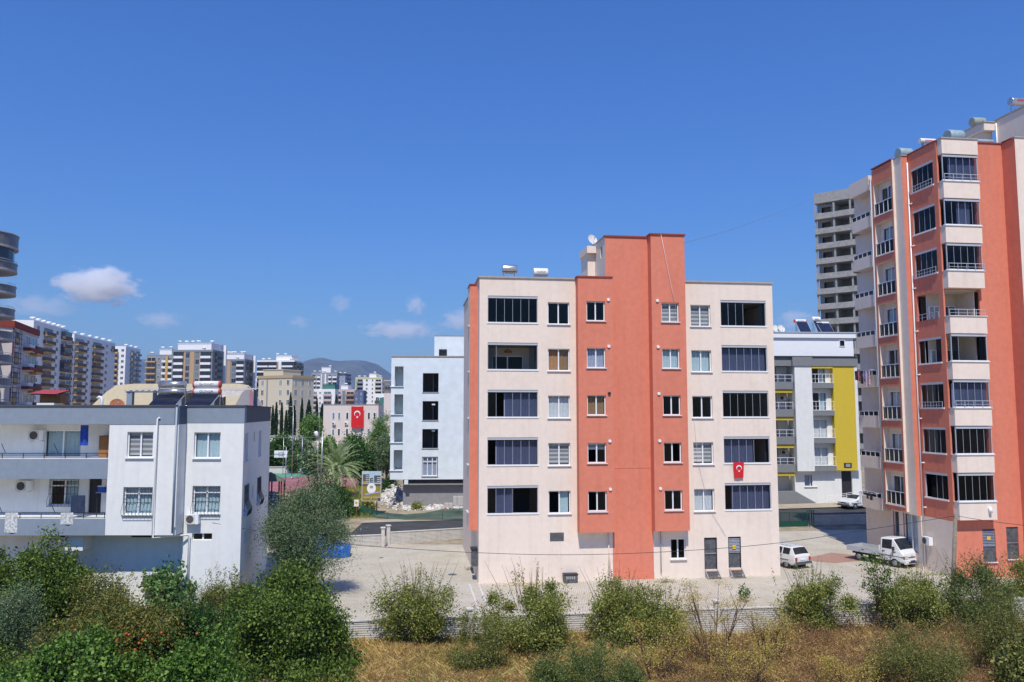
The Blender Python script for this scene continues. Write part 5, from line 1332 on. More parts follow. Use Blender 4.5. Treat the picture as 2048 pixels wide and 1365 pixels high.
far_block('unfinished brown frame building beside the pale yellow tower', 768, 560, -2.0, 10, 12, 33.5, mat('far_brown_frame', (0.16, 0.12, 0.10), var=0.3), [('win', 0.6, 4.4, dict(h=2.2, frame=CONCRETE)), ('win', 5.4, 9.4, dict(h=2.2, frame=CONCRETE))], parapet=CONCRETE)
far_block('pinkish low apartment row behind the cypresses', 626, 470, 0.0, 13, 12, 24.6, FWHITE, [('balc', 0.2, 2.6, dict(m=FPINK)), ('win', 3.6, 4.9), ('balc', 6.2, 11.0, dict(m=FPINK, dep=1.4))], tanks=1, roof_room=(5.5, 12.5, 2.6, FGREEN))
far_block('low apartment building with tan balconies and a glass stair strip', 667, 480, 0.0, 13.6, 12, 24.8, FPINK, [('strip', 0, 1.4, dict(m=FWHITE)), ('balc', 1.6, 4.8, dict(m=FPINK)), ('strip', 5.4, 7.2, dict(m=BLUEPANE)), ('balc', 7.6, 12.6, dict(m=mat('far_tan', (0.42, 0.22, 0.13), var=0.08), dark=0.9, glz=0.5))], tanks=1, roof_room=(4.2, 8.5, 2.2, FWHITE))
far_block('slate blue low block in front of the pale yellow tower', 709, 475, 0.0, 5.4, 10, 24.0, FBLUE, [('win', 0.8, 1.6), ('win', 3.6, 4.4)])
far_block('small building with dark openings below the unfinished frame', 749, 330, 0.0, 7.4, 8, 18.6, FWHITE, [('balc', 0.3, 2.2, dict(m=FDARK)), ('balc', 2.8, 5.2, dict(m=FWHITE, dark=1))])
gb = far_block('dark green shed with a white framed round sign', 759, 210, 0.0, 3.2, 5, 14.6, FGREEN, [], base=3.0, cat='shed', name='shed')
b = MB(); b.box(1.0, 2.2, -0.06, -0.002, 11.7, 12.9, PVC); b.tube([(1.6, -0.09, 12.3), (1.6, -0.061, 12.3)], 0.42, INKRED, 14); b.build('sign', gb)
# public building with the big flag
pbd = far_block('low pale pink public building carrying the big flag', 647, 155, 1.0, 10.6, 9, 12.2, mat('pale_pink_plaster', (0.70, 0.62, 0.57), var=0.04, streak=0.15), [('win', x, x + 0.55, dict(h=1.4)) for x in (1.7, 2.8, 4.35, 7.2, 8.5, 9.6)], fh=3.1, cat='public building', name='public_building', base=3.2)
MB().box(-0.1, 10.7, -0.1, 9.1, 12.21, 12.3, COPING).build_each('coping', pbd)
ac_unit((at(664, 866, 154.9).x, 154.9, 8.35), 1, 'air conditioner on the pink public building farther from the flag', s=0.8); ac_unit((at(689, 866, 155).x, 155.1, 8.35), 1, 'air conditioner on the pink public building close to the flag', s=0.8)
pf = at(715, 813, 154.6); flag((pf.x, 154.6, pf.z), 1, 'big red flag hanging on the pale pink public building', 2.35, 4.0, 0.0, 0.25)
far_block('pink plastered house wall beside the pale unfinished block', 768, 138, 0.0, 6, 8, 14.0, mat('pale_pink_plaster', (0.7, 0.62, 0.57)), [], base=1.0, cat='house', name='house')
# red trimmed building with grid pattern
rt = far_block('cream building with red brown trim and black grid lines', 27, 118, 18.0, 16, 14.5, 24.2, mat('cream_grey_plaster', (0.55, 0.52, 0.52), var=0.05), [('balc', 9.0, 14.5, dict(m=mat('far_mid_grey', (0.34, 0.33, 0.34), var=0.05), dep=1.2, frame=FGREY))], [('win', 1.8, 3.2, dict(h=1.9, frame=FDARK)), ('balc', 6.6, 9.8, dict(m=FWHITE, dep=0.8)), ('balc', 10.2, 14.2, dict(m=BROWNBAL, soffit=FORANGE, dep=1.0))], corner='r', parapet=FREDBROWN, fh=3.0, tanks=3)
gr = MB()
for v in (0.5, 1.4, 3.7, 4.7): gr.box(16.001, 16.05, v, v + 0.1, 2, 23.2, FDARK)
for k in range(28): gr.box(16.001, 16.045, 0.12, 5.4, 22.6 - k * 0.75, 22.68 - k * 0.75, FDARK)
gr.box(16.001, 16.10, 0.0, 0.12, 2, 23.2, FREDBROWN); gr.build('grid_lines', rt)
for k in range(6): MB().box(16.002, 16.06, 1.7, 3.4, 22.75 - 0.9 - 3.0 * k - 0.62, 22.75 - 0.9 - 3.0 * k, mat('ochre_panel', (0.55, 0.38, 0.12), var=0.1)).build('panel', rt)
for k in range(4): MB().box(16.001, 17.1, 6.0, 14.0, 20.3 - 6.0 * k / 2 * 1.0, 20.75 - 3.0 * k, FREDBROWN).build('eave_band', rt)
# tower with round balconies
cA = at(-67, 826, 104)
rt2 = thing('apartment_tower', 'grey tower with rounded balconies, cut by the picture edge', 'apartment building', (cA.x, cA.y, 0))
RND = mat('round_balcony_grey', (0.16, 0.17, 0.18), rough=0.35, var=0.15, scale=2); RNDL = mat('round_balcony_rim', (0.42, 0.42, 0.43), var=0.06)
def ring(r0, r1, z0, z1, m, n=40):
    b = MB()
    b.prism([(r1 * math.cos(2 * math.pi * i / n), r1 * math.sin(2 * math.pi * i / n)) for i in range(n)], z0, z1, m)
    return b
zt0 = at(30, 455, 100).z
for k in range(10):
    z = zt0 - 1.9 - 3.05 * k if k else zt0 - 1.5
    z = zt0 - 1.6 - 3.05 * k
    if z < 2: break
    ring(0, 4.75, z - 0.25, z, RNDL).build('balcony_slab', rt2)
    ring(0, 4.70, z + 0.002, z + (1.55 if k == 0 else 0.85), RND).build('balcony_parapet', rt2)
    ring(0, 4.78, z + (1.551 if k == 0 else 0.851), z + (1.66 if k == 0 else 0.92), RNDL).build('parapet_cap', rt2)
    if k:
        b = MB(); pts = [(4.6 * math.cos(2 * math.pi * i / 40), 4.6 * math.sin(2 * math.pi * i / 40), z + 1.2) for i in range(41)]
        b.tube(pts, 0.03, ALU, 5, False)
        for i in range(0, 40, 4): b.bar((pts[i][0], pts[i][1], z + 0.9), (pts[i][0], pts[i][1], z + 1.2), 0.03, ALU)
        b.build('railing', rt2)
core = MB(); core.prism([(1.7 * math.cos(2 * math.pi * i / 24), 1.7 * math.sin(2 * math.pi * i / 24)) for i in range(24)], 0, zt0 - 1.86, mat('round_tower_wall', (0.42, 0.38, 0.33), var=0.05)); core.build('wall', rt2)
b = MB(); b.prism([(4.3 * math.cos(2 * math.pi * i / 24), 4.3 * math.sin(2 * math.pi * i / 24)) for i in range(24)], zt0 - 3.75, zt0 - 1.86, DARKPANE); b.build('balcony_glazing', rt2)

# ================================================================== SPORTS COURT AND PLACES BETWEEN
COURTR = mat('court_red', (0.36, 0.14, 0.15), var=0.12, scale=0.6, stain=0.2); COURTG = mat('court_green', (0.10, 0.33, 0.24), var=0.12, scale=0.6, stain=0.2)
c1_, c2_, c3_, c4_ = on_z(470, 988, 1.0), on_z(716, 988, 1.0), on_z(716, 945, 1.0), on_z(470, 945, 1.0)
b = MB(); b.face([(c1_.x, c1_.y, 1.012), (c2_.x, c2_.y, 1.012), (c3_.x, c3_.y, 1.012), (c4_.x - 14, c4_.y, 1.012)], COURTR); struct(b.build('sports_court'))
g1, g2, g3, g4 = on_z(470, 957, 1.0), on_z(640, 953, 1.0), on_z(640, 946, 1.0), on_z(470, 946, 1.0)
b = MB(); b.face([(g1.x, g1.y, 1.018), (g2.x, g2.y, 1.018), (g3.x, g3.y, 1.018), (g4.x, g4.y, 1.018)], COURTG); struct(b.build('court_green_zone'))
LINE = mat('court_line', (0.7, 0.7, 0.68), var=0.05)
b = MB()
for y_ in (104.0, 115.0, 124.5): b.face([(-42, y_, 1.024), (-20, y_, 1.024), (-20, y_ + 0.12, 1.024), (-42, y_ + 0.12, 1.024)], LINE)
struct(b.build('court_line'))
hp = on_z(562, 948, 1.0)
t = thing('basketball_hoop', 'basketball hoop with white backboard on a dark post', 'basketball hoop', (hp.x, hp.y, 1.0))
MB().tube([(0.2, 0.4, 0), (0.2, 0.4, 2.2), (0.1, 0.1, 2.9)], 0.09, BLACKIRON, 8).build('post', t)
b = MB(); b.box(-1.15, 0.95, -0.04, 0.02, 2.55, 3.65, PVC); b.build('backboard', t)
b = MB()
for (x0, x1, z0, z1) in ((-0.45, 0.25, 2.85, 2.91), (-0.45, 0.25, 3.30, 3.36), (-0.45, -0.39, 2.91, 3.30), (0.19, 0.25, 2.91, 3.30)): b.box(x0, x1, -0.05, -0.042, z0, z1, BLACKIRON)
b.build('target_square', t)
b = MB(); b.tube([(-0.1 + 0.23 * math.cos(i * math.pi / 8), -0.3 + 0.23 * math.sin(i * math.pi / 8), 2.88) for i in range(17)], 0.02, REDPLASTIC, 6, False); b.build('rim', t)
# wire fence round the court
t = thing('court_fence', 'thin grey wire fence posts round the sports court', 'fence', (0, 0, 1.0))
f0, f1 = on_z(520, 946, 1.0), on_z(640, 946, 1.0)
fx0, fx1, fy = f0.x - 4, f1.x + 1, 126.5
MB().bar((fx0, fy, 5.8), (fx1, fy, 5.8), 0.06, STEEL).build('rail', t); MB().bar((fx0, fy, 2.9), (fx1, fy, 2.9), 0.05, STEEL).build('rail', t)
for i in range(6):
    x = fx0 + (fx1 - fx0) * i / 5; MB().tube([(x, fy, 0), (x, fy, 5.8)], 0.05, STEEL, 6).build('post', t)
nr = Frame(0, 97, 1.0, 0); px0 = at(571, 960, 98.0)
MB().tube([(px0.x, 98, 0), (px0.x, 98, 5.5)], 0.05, STEEL, 6).build('post', t)
wl_ = thing('garden_wall', 'low pale wall behind the basketball hoop', 'wall', (0, 0, 0))
for i in range(8): MB().box(-52 + i * 3.2, -52 + i * 3.2 + 3.17, 128.6, 128.9, 0.9, 2.0, PRECAST).build('panel', wl_)
MB().box(-52.1, -26.3, 128.5, 129.0, 2.001, 2.1, PRECAST).build('cap_rail', wl_)
wl_ = thing('garden_wall', 'white boundary wall below the cypress row', 'wall', (0, 0, 0))
for i in range(9): MB().box(-62 + i * 5.0, -62 + i * 5.0 + 4.96, 176, 176.3, 3.9, 5.6, FWHITE).build('panel', wl_)
MB().box(-62.1, -16.9, 175.9, 176.4, 5.601, 5.7, FBEIGE).build('cap_rail', wl_)
# white and grey tank behind the house corner
tk = at(551, 843, 120)
# gazebo
gz = on_z(544, 1012, 0.6)
t = thing('gazebo', 'wooden gazebo with green grey roof peeping behind the white house', 'gazebo', (gz.x - 0.6, gz.y, 0.55))
GREENROOF = mat('moss_roof', (0.13, 0.15, 0.10), var=0.2, scale=4)
b = MB(); apex = Vector((0, 1.2, 3.6)); n = 8
rg = [Vector((1.7 * math.cos(2 * math.pi * (i + 0.5) / n), 1.2 + 1.7 * math.sin(2 * math.pi * (i + 0.5) / n), 2.65)) for i in range(n)]
for i in range(n): b.face([rg[i], rg[(i + 1) % n], apex], GREENROOF)
b.face(list(reversed(rg)), BROWNWOOD); b.build('roof', t)
for i in range(n):
    q = rg[i]; MB().bar((q.x * 0.88, 1.2 + (q.y - 1.2) * 0.88, 0), (q.x * 0.88, 1.2 + (q.y - 1.2) * 0.88, 2.66), 0.13, mat('red_brown_wood', (0.15, 0.05, 0.03), var=0.15)).build('post', t)
    q2 = rg[(i + 1) % n]
    if i != 5: MB().bar((q.x * 0.88, 1.2 + (q.y - 1.2) * 0.88, 0.9), (q2.x * 0.88, 1.2 + (q2.y - 1.2) * 0.88, 0.9), 0.07, MATS['red_brown_wood']).build('rail', t)
# lamp posts
def lamp(label, px, ytop, ybase, Y, arm=1, r=0.07):
    a = at(px, ytop, Y); z0 = ground_h(Y)
    t = thing('street_lamp', label, 'street lamp', (a.x, Y, z0), 0, 'tall lamp posts near the court')
    MB().tube([(0, 0, 0), (0, 0, a.z - z0)], [r, r * 0.6], STEEL, 8).build('pole', t)
    MB().tube([(0, 0, 0), (0, 0, 0.3)], r * 1.9, STEEL, 8).build('base', t)
    b = MB(); b.tube([(0, 0, a.z - z0), (0.25 * arm, 0, a.z - z0 + 0.1), (0.9 * arm, -0.1, a.z - z0 + 0.2)], 0.035, STEEL, 6); b.build('arm', t)
    b = MB(); b.obox((1.0 * arm, -0.1, a.z - z0 + 0.18), (1, 0, 0.1), 0.5, 0.2, 0.09, PVC); b.build('lamp_head', t)
    return t
lamp('lamp post standing beside the palm crown', 645, 862, 965, 88, 1, 0.10)
lamp('thin lamp post in front of the beige school', 587, 815, 880, 118, -1)
lamp('thin lamp post rising before the cypresses next to the pink public building', 641, 745, 880, 125, 1, 0.06)
# round spotlight
sp = at(635, 871, 112)
t = thing('floodlight', 'white floodlight head on a short post behind the court', 'floodlight', (sp.x, 112, 1.0))
MB().tube([(0.1, 0, 0), (0.1, 0, sp.z - 1.3)], 0.05, STEEL, 6).build('post', t)
b = MB(); b.tube([(0.05, -0.1, sp.z - 1.3), (-0.05, -0.15, sp.z - 1.0), (-0.18, -0.2, sp.z - 0.6), (-0.22, -0.22, sp.z - 0.45)], [0.12, 0.25, 0.28, 0.18], PVC, 12); b.build('lamp_head', t)
# billboard of the building site
bb_ = at(724, 943, 80.5); be = at(762, 1003, 80.5)
t = thing('billboard', 'building site billboard with ochre lower half and round white logo', 'billboard', (bb_.x, 80.5, ground_h(80.5)))
W_, z1_, z0_ = be.x - bb_.x, bb_.z - ground_h(80.5), be.z - ground_h(80.5)
for x in (0.28 * W_, 0.78 * W_): MB().box(x - 0.05, x + 0.05, 0.06, 0.16, 0, z1_ - 0.2, BLACKIRON).build('post', t)
OCH = mat('poster_ochre', (0.30, 0.24, 0.05), var=0.03); PSKY = mat('poster_sky', (0.42, 0.58, 0.70), var=0.05); PGRY = mat('poster_grey', (0.10, 0.11, 0.12), var=0.1); PLT = mat('poster_light', (0.62, 0.60, 0.54), var=0.05)
b = MB(); b.box(0, W_, 0.0, 0.055, z0_, z1_, PLT); bo = b.build('panel', t)
H_ = z1_ - z0_
def poster(name, u0, u1, v0, v1, m, k=1): MB().box(u0 * W_, u1 * W_, -0.004 * k - 0.002, -0.004 * k, z0_ + v0 * H_, z0_ + v1 * H_, m).build(name, bo)
poster('print_sky', 0.03, 0.97, 0.58, 0.98, PSKY); poster('print_ground', 0.03, 0.97, 0.02, 0.578, OCH); poster('print_shadow', 0.03, 0.97, 0.50, 0.576, PGRY, 2)
for (u0, u1, v1) in ((0.05, 0.38, 0.90), (0.42, 0.58, 0.78), (0.63, 0.96, 0.86)):
    poster('print_building', u0, u1, 0.62, v1, PGRY, 2)
    for k in range(4):
        vv_ = 0.65 + k * 0.062
        if vv_ + 0.03 < v1: poster('print_balcony', u0 + (u1 - u0) * 0.45, u1 - 0.02, vv_, vv_ + 0.022, PLT, 3)
poster('print_excavator', 0.08, 0.24, 0.60, 0.66, mat('poster_orange', (0.65, 0.28, 0.02), var=0.05), 4)
b = MB(); b.face([((0.5 + 0.23 * math.cos(2 * math.pi * i / 24)) * W_, -0.022, z0_ + (0.43 * H_) + 0.24 * W_ * 1.1 * math.sin(2 * math.pi * i / 24)) for i in range(24)], FLAGWHITE); b.build('print_logo_disc', bo)
for i, m in enumerate((OCH, OCH, PGRY)): MB().box((0.42 + i * 0.055) * W_, (0.46 + i * 0.055) * W_, -0.028, -0.024, z0_ + 0.43 * H_, z0_ + 0.52 * H_, m).build('print_logo_bar', bo)
b = MB(); b.face([(0.18 * W_, -0.026, z0_ + 0.20 * H_), (0.94 * W_, -0.026, z0_ + 0.29 * H_), (0.94 * W_, -0.026, z0_ + 0.325 * H_), (0.18 * W_, -0.026, z0_ + 0.25 * H_)], mat('poster_lilac', (0.40, 0.42, 0.62), var=0.1)); b.build('print_ribbon', bo)
poster('print_line', 0.10, 0.42, 0.125, 0.145, PLT, 4); poster('print_line', 0.58, 0.94, 0.125, 0.145, PLT, 4); poster('print_divider', 0.49, 0.515, 0.07, 0.16, PLT, 4); poster('print_corner', 0.84, 0.97, 0.02, 0.10, INKBLUE, 5)
nt_ = at(713, 1000, 79.0)
t = thing('notice_board', 'small white notice on the green site fence', 'sign', (nt_.x, 78.95, ground_h(79)))
MB().box(-0.22, 0.22, 0, 0.03, 1.1, 1.75, PVC).build('board', t); MB().tube([(0, -0.01, 1.45), (0, -0.002, 1.45)], 0.12, MATS['poster_orange'], 10).build('emblem', t); MB().bar((0, 0.05, 0), (0, 0.05, 1.1), 0.05, BROWNWOOD).build('post', t)
# green site net
NET = glass('green_net', (0.30, 0.50, 0.46), refl=0.2)
nm = bpy.data.materials.new('shade_net'); nm.use_nodes = True
_n = nm.node_tree.nodes; _l = nm.node_tree.links; _n.clear()
_o = _n.new('ShaderNodeOutputMaterial'); _d = _n.new('ShaderNodeBsdfDiffuse'); _d.inputs['Color'].default_value = (0.02, 0.10, 0.09, 1); _t = _n.new('ShaderNodeBsdfTransparent'); _m = _n.new('ShaderNodeMixShader'); _w = _n.new('ShaderNodeTexNoise'); _w.inputs['Scale'].default_value = 1.5
_r = _n.new('ShaderNodeMapRange'); _r.inputs['To Min'].default_value = 0.05; _r.inputs['To Max'].default_value = 0.42
_l.new(_w.outputs['Fac'], _r.inputs['Value']); _l.new(_r.outputs[0], _m.inputs[0]); _l.new(_d.outputs[0], _m.inputs[1]); _l.new(_t.outputs[0], _m.inputs[2]); _l.new(_m.outputs[0], _o.inputs['Surface'])
t = thing('site_fence', 'sagging green shade net fence along the road', 'fence', (0, 0, 0))
tp = [(708, 1004), (722, 1012), (745, 1019), (775, 1026), (810, 1029), (850, 1026), (885, 1019), (910, 1017), (936, 1017), (960, 1017)]
bt = [(708, 1032), (722, 1033), (745, 1035), (775, 1038), (810, 1040), (850, 1040), (885, 1040), (910, 1040), (936, 1040), (960, 1040)]
b = MB()
T_ = []; B_ = []
for k, ((x, y), (x2, y2)) in enumerate(zip(tp, bt)):
    p = on_z(x2, y2, 0.45); T_.append(at(x, y, p.y + 0.12 * math.sin(k * 2.1))); B_.append(p)
for k in range(len(tp) - 1):
    for s in range(4):
        f0, f1 = s / 4, (s + 1) / 4
        mix = lambda A_, B2, f: A_ + (B2 - A_) * f
        wv = lambda P, f, kk: P + Vector((0, 0.06 * math.sin(kk * 1.7 + f * 5), 0))
        b.face([wv(mix(B_[k], T_[k], f0), f0, k), wv(mix(B_[k + 1], T_[k + 1], f0), f0, k + 1), wv(mix(B_[k + 1], T_[k + 1], f1), f1, k + 1), wv(mix(B_[k], T_[k], f1), f1, k)], nm, True)
b.build('net', t)
for k in (0, 3, 6, 8): MB().bar(B_[k] + Vector((0, 0.08, -0.2)), (B_[k].x, B_[k].y + 0.08, T_[k].z + 0.05), 0.05, WOODPOLE).build('stake', t)
# rubble
RUB = mat('white_rubble', (0.70, 0.68, 0.65), var=0.25, scale=4, bump=0.5)
rnd = random.Random(3); b = MB()
for i in range(1300):
    px_ = rnd.choice([rnd.gauss(785, 14), rnd.uniform(775, 935)]); py_ = rnd.gauss(1000, 8) if px_ < 805 else rnd.uniform(1006, 1022)
    p = on_z(px_, min(max(py_, 978), 1024), 0.6); hgt = max(0, 1.6 - abs(px_ - 785) / 16) * max(0, 1 - abs(py_ - 1000) / 22)
    s_ = 0.07 + 0.26 * rnd.random() ** 2
    b.obox((p.x, p.y, ground_h(p.y) + hgt * rnd.random() + s_ * 0.2), (rnd.uniform(-1, 1), rnd.uniform(-1, 1), rnd.uniform(-0.4, 0.4)), s_ * rnd.uniform(1.0, 2.0), s_ * rnd.uniform(0.6, 1.2), s_ * rnd.uniform(0.3, 0.9), RUB)
o = b.build('rubble'); o['kind'] = 'stuff'; tag(o, 'white building rubble heaped beside the unfinished block', 'rubble')
mound = MB(); c_ = on_z(787, 1006, 0.6); n = 14
for i in range(n):
    a0, a1 = 2 * math.pi * i / n, 2 * math.pi * (i + 1) / n
    mound.face([(c_.x, c_.y + 1.5, 2.1), (c_.x + 2.0 * math.cos(a0), c_.y + 1.5 + 3.5 * math.sin(a0), 0.6), (c_.x + 2.0 * math.cos(a1), c_.y + 1.5 + 3.5 * math.sin(a1), 0.6)], RUB, True)
o = mound.build('rubble'); o['kind'] = 'stuff'; tag(o, 'pale mound of crushed rubble under the loose blocks', 'rubble')
# pallets of blocks
BLK = mat('grey_block', (0.46, 0.45, 0.43), var=0.1, scale=5)
for i, (px_, py_, nz, lab) in enumerate(((914, 1014, 4, 'pallet of grey blocks nearest to the green net'), (930, 1014, 4, 'pallet of grey blocks half hidden by the peach block'), (897, 1018, 2, 'low pallet of grey blocks in front of the rubble'))):
    p = on_z(px_, py_, 0.65); t = thing('block_pallet', lab, 'pallet', (p.x, p.y, ground_h(p.y)), 3, 'pallets of building blocks')
    MB().box(-0.45, 0.45, -0.4, 0.4, 0.0, 0.14, BROWNWOOD).build('pallet', t)
    bm_ = cached(('blk',), lambda: MB().box(-0.20, 0.20, -0.38, 0.38, 0, 0.22, BLK).mesh('block'))
    for k in range(nz):
        for x in (-0.22, 0.22): link('block', bm_, t, (x, 0, 0.145 + k * 0.225))
# green sliding gate
GG = mat('green_gate_paint', (0.015, 0.075, 0.055), rough=0.4, var=0.1)
ga, gb_ = on_z(1545, 1061, 0.0), on_z(1608, 1058, 0.0)
t = thing('sliding_gate', 'dark green sliding gate with mesh top at the yard entrance', 'gate', (ga.x, ga.y, 0), 7.5)
Lg = math.hypot(gb_.x - ga.x, gb_.y - ga.y)
MB().box(0, Lg, -0.03, 0.03, 0.12, 0.75, GG).build('panel', t)
b = MB(); b.bar((0, 0, 1.55), (Lg, 0, 1.55), 0.06, GG); b.bar((0, 0, 0.78), (Lg, 0, 0.78), 0.05, GG)
for i in range(5): b.bar((Lg * i / 4, 0, 0.1), (Lg * i / 4, 0, 1.55), 0.05, GG)
b.build('frame', t)
b = MB()
for i in range(24): b.bar((Lg * i / 24, 0, 0.8), (Lg * i / 24, 0, 1.53), 0.012, GG)
for i in range(8): b.bar((0, 0, 0.82 + i * 0.09), (Lg, 0, 0.82 + i * 0.09), 0.010, GG)
b.build('mesh', t)
b = MB()
for x in (Lg + 0.15, Lg + 0.55):
    for y in (-0.2, 0.2): b.bar((x, y, 0), (x, y, 1.75), 0.07, GG)
b.bar((Lg + 0.15, -0.2, 1.72), (Lg + 0.55, -0.2, 1.72), 0.06, GG); b.bar((Lg + 0.15, 0.2, 1.72), (Lg + 0.55, 0.2, 1.72), 0.06, GG); b.build('guide_frame', t)

# ================================================================== VEHICLES
CARW = mat('white_car_paint', (0.72, 0.73, 0.73), rough=0.28, var=0.05, scale=2.5, spec=0.55, stain=0.12)
def seams(t, xs, y, z0, z1):
    """door gaps and handles along both sides"""
    for s in (-1, 1):
        for x in xs:
            MB().box(x - 0.008, x + 0.008, s * y - 0.012, s * y + 0.012, z0, z1, BLACKIRON).build('door_gap', t)
            MB().box(x + 0.06, x + 0.20, s * y - 0.015, s * y + 0.022, z1 - 0.10, z1 - 0.06, BLACKIRON).build('door_handle', t)
        MB().box(min(xs) - 0.6, max(xs) + 0.9, s * y - 0.012, s * y + 0.018, z0 + 0.22, z0 + 0.26, BUMP).build('side_trim', t)
CARG = mat('car_window', (0.02, 0.024, 0.03), rough=0.08, var=0.2, spec=0.7)
TYRE = mat('tyre_rubber', (0.022, 0.022, 0.024), rough=0.8, var=0.2); RIM = mat('wheel_rim', (0.34, 0.35, 0.37), rough=0.35, metal=0.6, var=0.1)
BUMP = mat('grey_bumper', (0.085, 0.088, 0.095), rough=0.55, var=0.1); LAMPR = mat('red_tail_lamp', (0.42, 0.03, 0.02), rough=0.2, var=0.1); LAMPC = mat('clear_head_lamp', (0.55, 0.57, 0.60), rough=0.12, var=0.1, spec=0.8); AMBER = mat('amber_lamp', (0.6, 0.22, 0.02), rough=0.2, var=0.1)
def shell(st, m, zb=0.30):
    """loft through stations (x, z_bottom, z_belt, z_roof, half width belt, half width roof)"""
    b = MB(); rings = []
    for (x, z0, zbt, zr, wb, wr) in st:
        rings.append([(x, -wb * 0.94, z0), (x, -wb, z0 + 0.10), (x, -wb * 1.01, (z0 + zbt) / 2 + 0.05), (x, -wb * 0.965, zbt), (x, -wr, zr - 0.03 if zr - zbt > 0.1 else zr), (x, -wr * 0.86, zr + 0.012), (x, 0, zr + 0.03), (x, wr * 0.86, zr + 0.012), (x, wr, zr - 0.03 if zr - zbt > 0.1 else zr), (x, wb * 0.965, zbt), (x, wb * 1.01, (z0 + zbt) / 2 + 0.05), (x, wb, z0 + 0.10), (x, wb * 0.94, z0)])
    for A_, B2 in zip(rings, rings[1:]):
        n = len(A_)
        for i in range(n): b.face([A_[i], B2[i], B2[(i + 1) % n], A_[(i + 1) % n]], m)
    b.face(list(reversed(rings[0])), m); b.face(rings[-1], m)
    return b, rings
def body_part(b, name, t):
    o = b.build(name, t)
    bm = bmesh.new(); bm.from_mesh(o.data); bmesh.ops.remove_doubles(bm, verts=bm.verts, dist=0.002)
    bmesh.ops.recalc_face_normals(bm, faces=bm.faces); bm.to_mesh(o.data); bm.free()
    md = o.modifiers.new('bevel', 'BEVEL'); md.width = 0.03; md.segments = 2; md.limit_method = 'ANGLE'; md.angle_limit = R(28)
    return o
def inset(q, k=0.12, off=0.012, ctr=None):
    """a pane set into the quad q, a little proud of it"""
    q = [Vector(p) for p in q]; c = sum(q, Vector()) / len(q)
    nrm = (q[1] - q[0]).cross(q[2] - q[0]).normalized()
    if ctr is not None and nrm.dot(c - ctr) < 0: nrm = -nrm
    return [p + (c - p) * k + nrm * off for p in q]
def pane_part(t, q, m, name='window', k=0.12, ctr=Vector((0, 0, 0.9)), off=0.014):
    b = MB(); a = inset(q, k, off, ctr); bk = inset(q, k, -0.01, ctr)
    b.face(a, m); n = len(a)
    for i in range(n): b.face([a[i], a[(i + 1) % n], bk[(i + 1) % n], bk[i]], BLACKIRON)
    return b.build(name, t)
def screen_part(t, A_, B_, name, k=0.09, off=0.016):
    """windscreen or rear window that follows the crowned shell between two stations"""
    def row(f):
        pts = [Vector(lerp(a, c, f)) for a, c in zip(A_, B_)]
        pts[0] = pts[0] + (pts[1] - pts[0]) * 0.45; pts[-1] = pts[-1] + (pts[-2] - pts[-1]) * 0.45
        return pts
    lo, hi = row(k), row(1 - k); n = ((lo[-1] - lo[0]).cross(hi[0] - lo[0])).normalized()
    if n.z < 0: n = -n
    b = MB()
    for i in range(len(lo) - 1): b.face([lo[i] + n * off, lo[i + 1] + n * off, hi[i + 1] + n * off, hi[i] + n * off], CARG)
    return b.build(name, t)
def wheel(t, x, y, r=0.30, wd=0.18):
    s = 1 if y > 0 else -1
    b = MB(); b.tube([(x, y - s * wd, r), (x, y - s * (wd - 0.03), r), (x, y - s * 0.03, r), (x, y, r)], [r * 0.93, r, r, r * 0.92], TYRE, 20); o = b.build('wheel', t)
    c = MB(); c.tube([(x, y - s * 0.02, r), (x, y + s * 0.008, r), (x, y + s * 0.016, r)], [r * 0.62, r * 0.6, r * 0.25], RIM, 16); c.build('rim', o)
    return o
def arch(t, x, y, r):
    s = 1 if y > 0 else -1; b = MB()
    b.tube([(x, y - s * 0.3, r * 0.95), (x, y + s * 0.006, r * 0.95)], r * 1.22, BLACKIRON, 20); return b.build('wheel_arch', t)
def lerp(a, b_, f): return tuple(a[i] + (b_[i] - a[i]) * f for i in range(3))
def side_windows(t, rings, i, spans):
    for s in (3, 9):
        lo, hi = (3, 4) if s == 3 else (9, 8)
        for f0, f1 in spans:
            pane_part(t, [lerp(rings[i][lo], rings[i + 1][lo], f0), lerp(rings[i][lo], rings[i + 1][lo], f1), lerp(rings[i][hi], rings[i + 1][hi], f1), lerp(rings[i][hi], rings[i + 1][hi], f0)], CARG, 'side_window', 0.10)
# station wagon, tail towards the camera
p = on_z(1604, 1138, 0.0); hd = math.degrees(math.atan2(0.87, -0.50))
t = thing('station_wagon', 'old white station wagon parked beside the peach block', 'car', (p.x + math.cos(R(hd)) * 2.0, p.y + math.sin(R(hd)) * 2.0, 0.0), hd, 'parked vehicles')
ST = [(-2.10, 0.42, 0.80, 0.82, 0.74, 0.70), (-2.05, 0.30, 0.92, 0.95, 0.79, 0.74), (-1.72, 0.26, 0.95, 1.42, 0.81, 0.62), (0.35, 0.24, 0.95, 1.45, 0.81, 0.63), (0.98, 0.24, 0.93, 0.97, 0.80, 0.72), (1.95, 0.28, 0.80, 0.83, 0.77, 0.70), (2.12, 0.40, 0.66, 0.68, 0.72, 0.66)]
b, rg_ = shell(ST, CARW); body_part(b, 'body', t)
screen_part(t, rg_[1][4:9], rg_[2][4:9], 'rear_window')
screen_part(t, rg_[3][4:9], rg_[4][4:9], 'windscreen')
side_windows(t, rg_, 2, ((0.03, 0.34), (0.36, 0.66), (0.68, 0.98)))
for x in (-1.35, 1.30):
    for y in (-0.80, 0.80): arch(t, x, y, 0.28); wheel(t, x, y * 1.015, 0.28)
b = MB(); b.box(-2.20, -2.03, -0.78, 0.78, 0.36, 0.50, BUMP); b.build('rear_bumper', t); b = MB(); b.box(2.05, 2.2, -0.76, 0.76, 0.36, 0.50, BUMP); b.build('front_bumper', t)
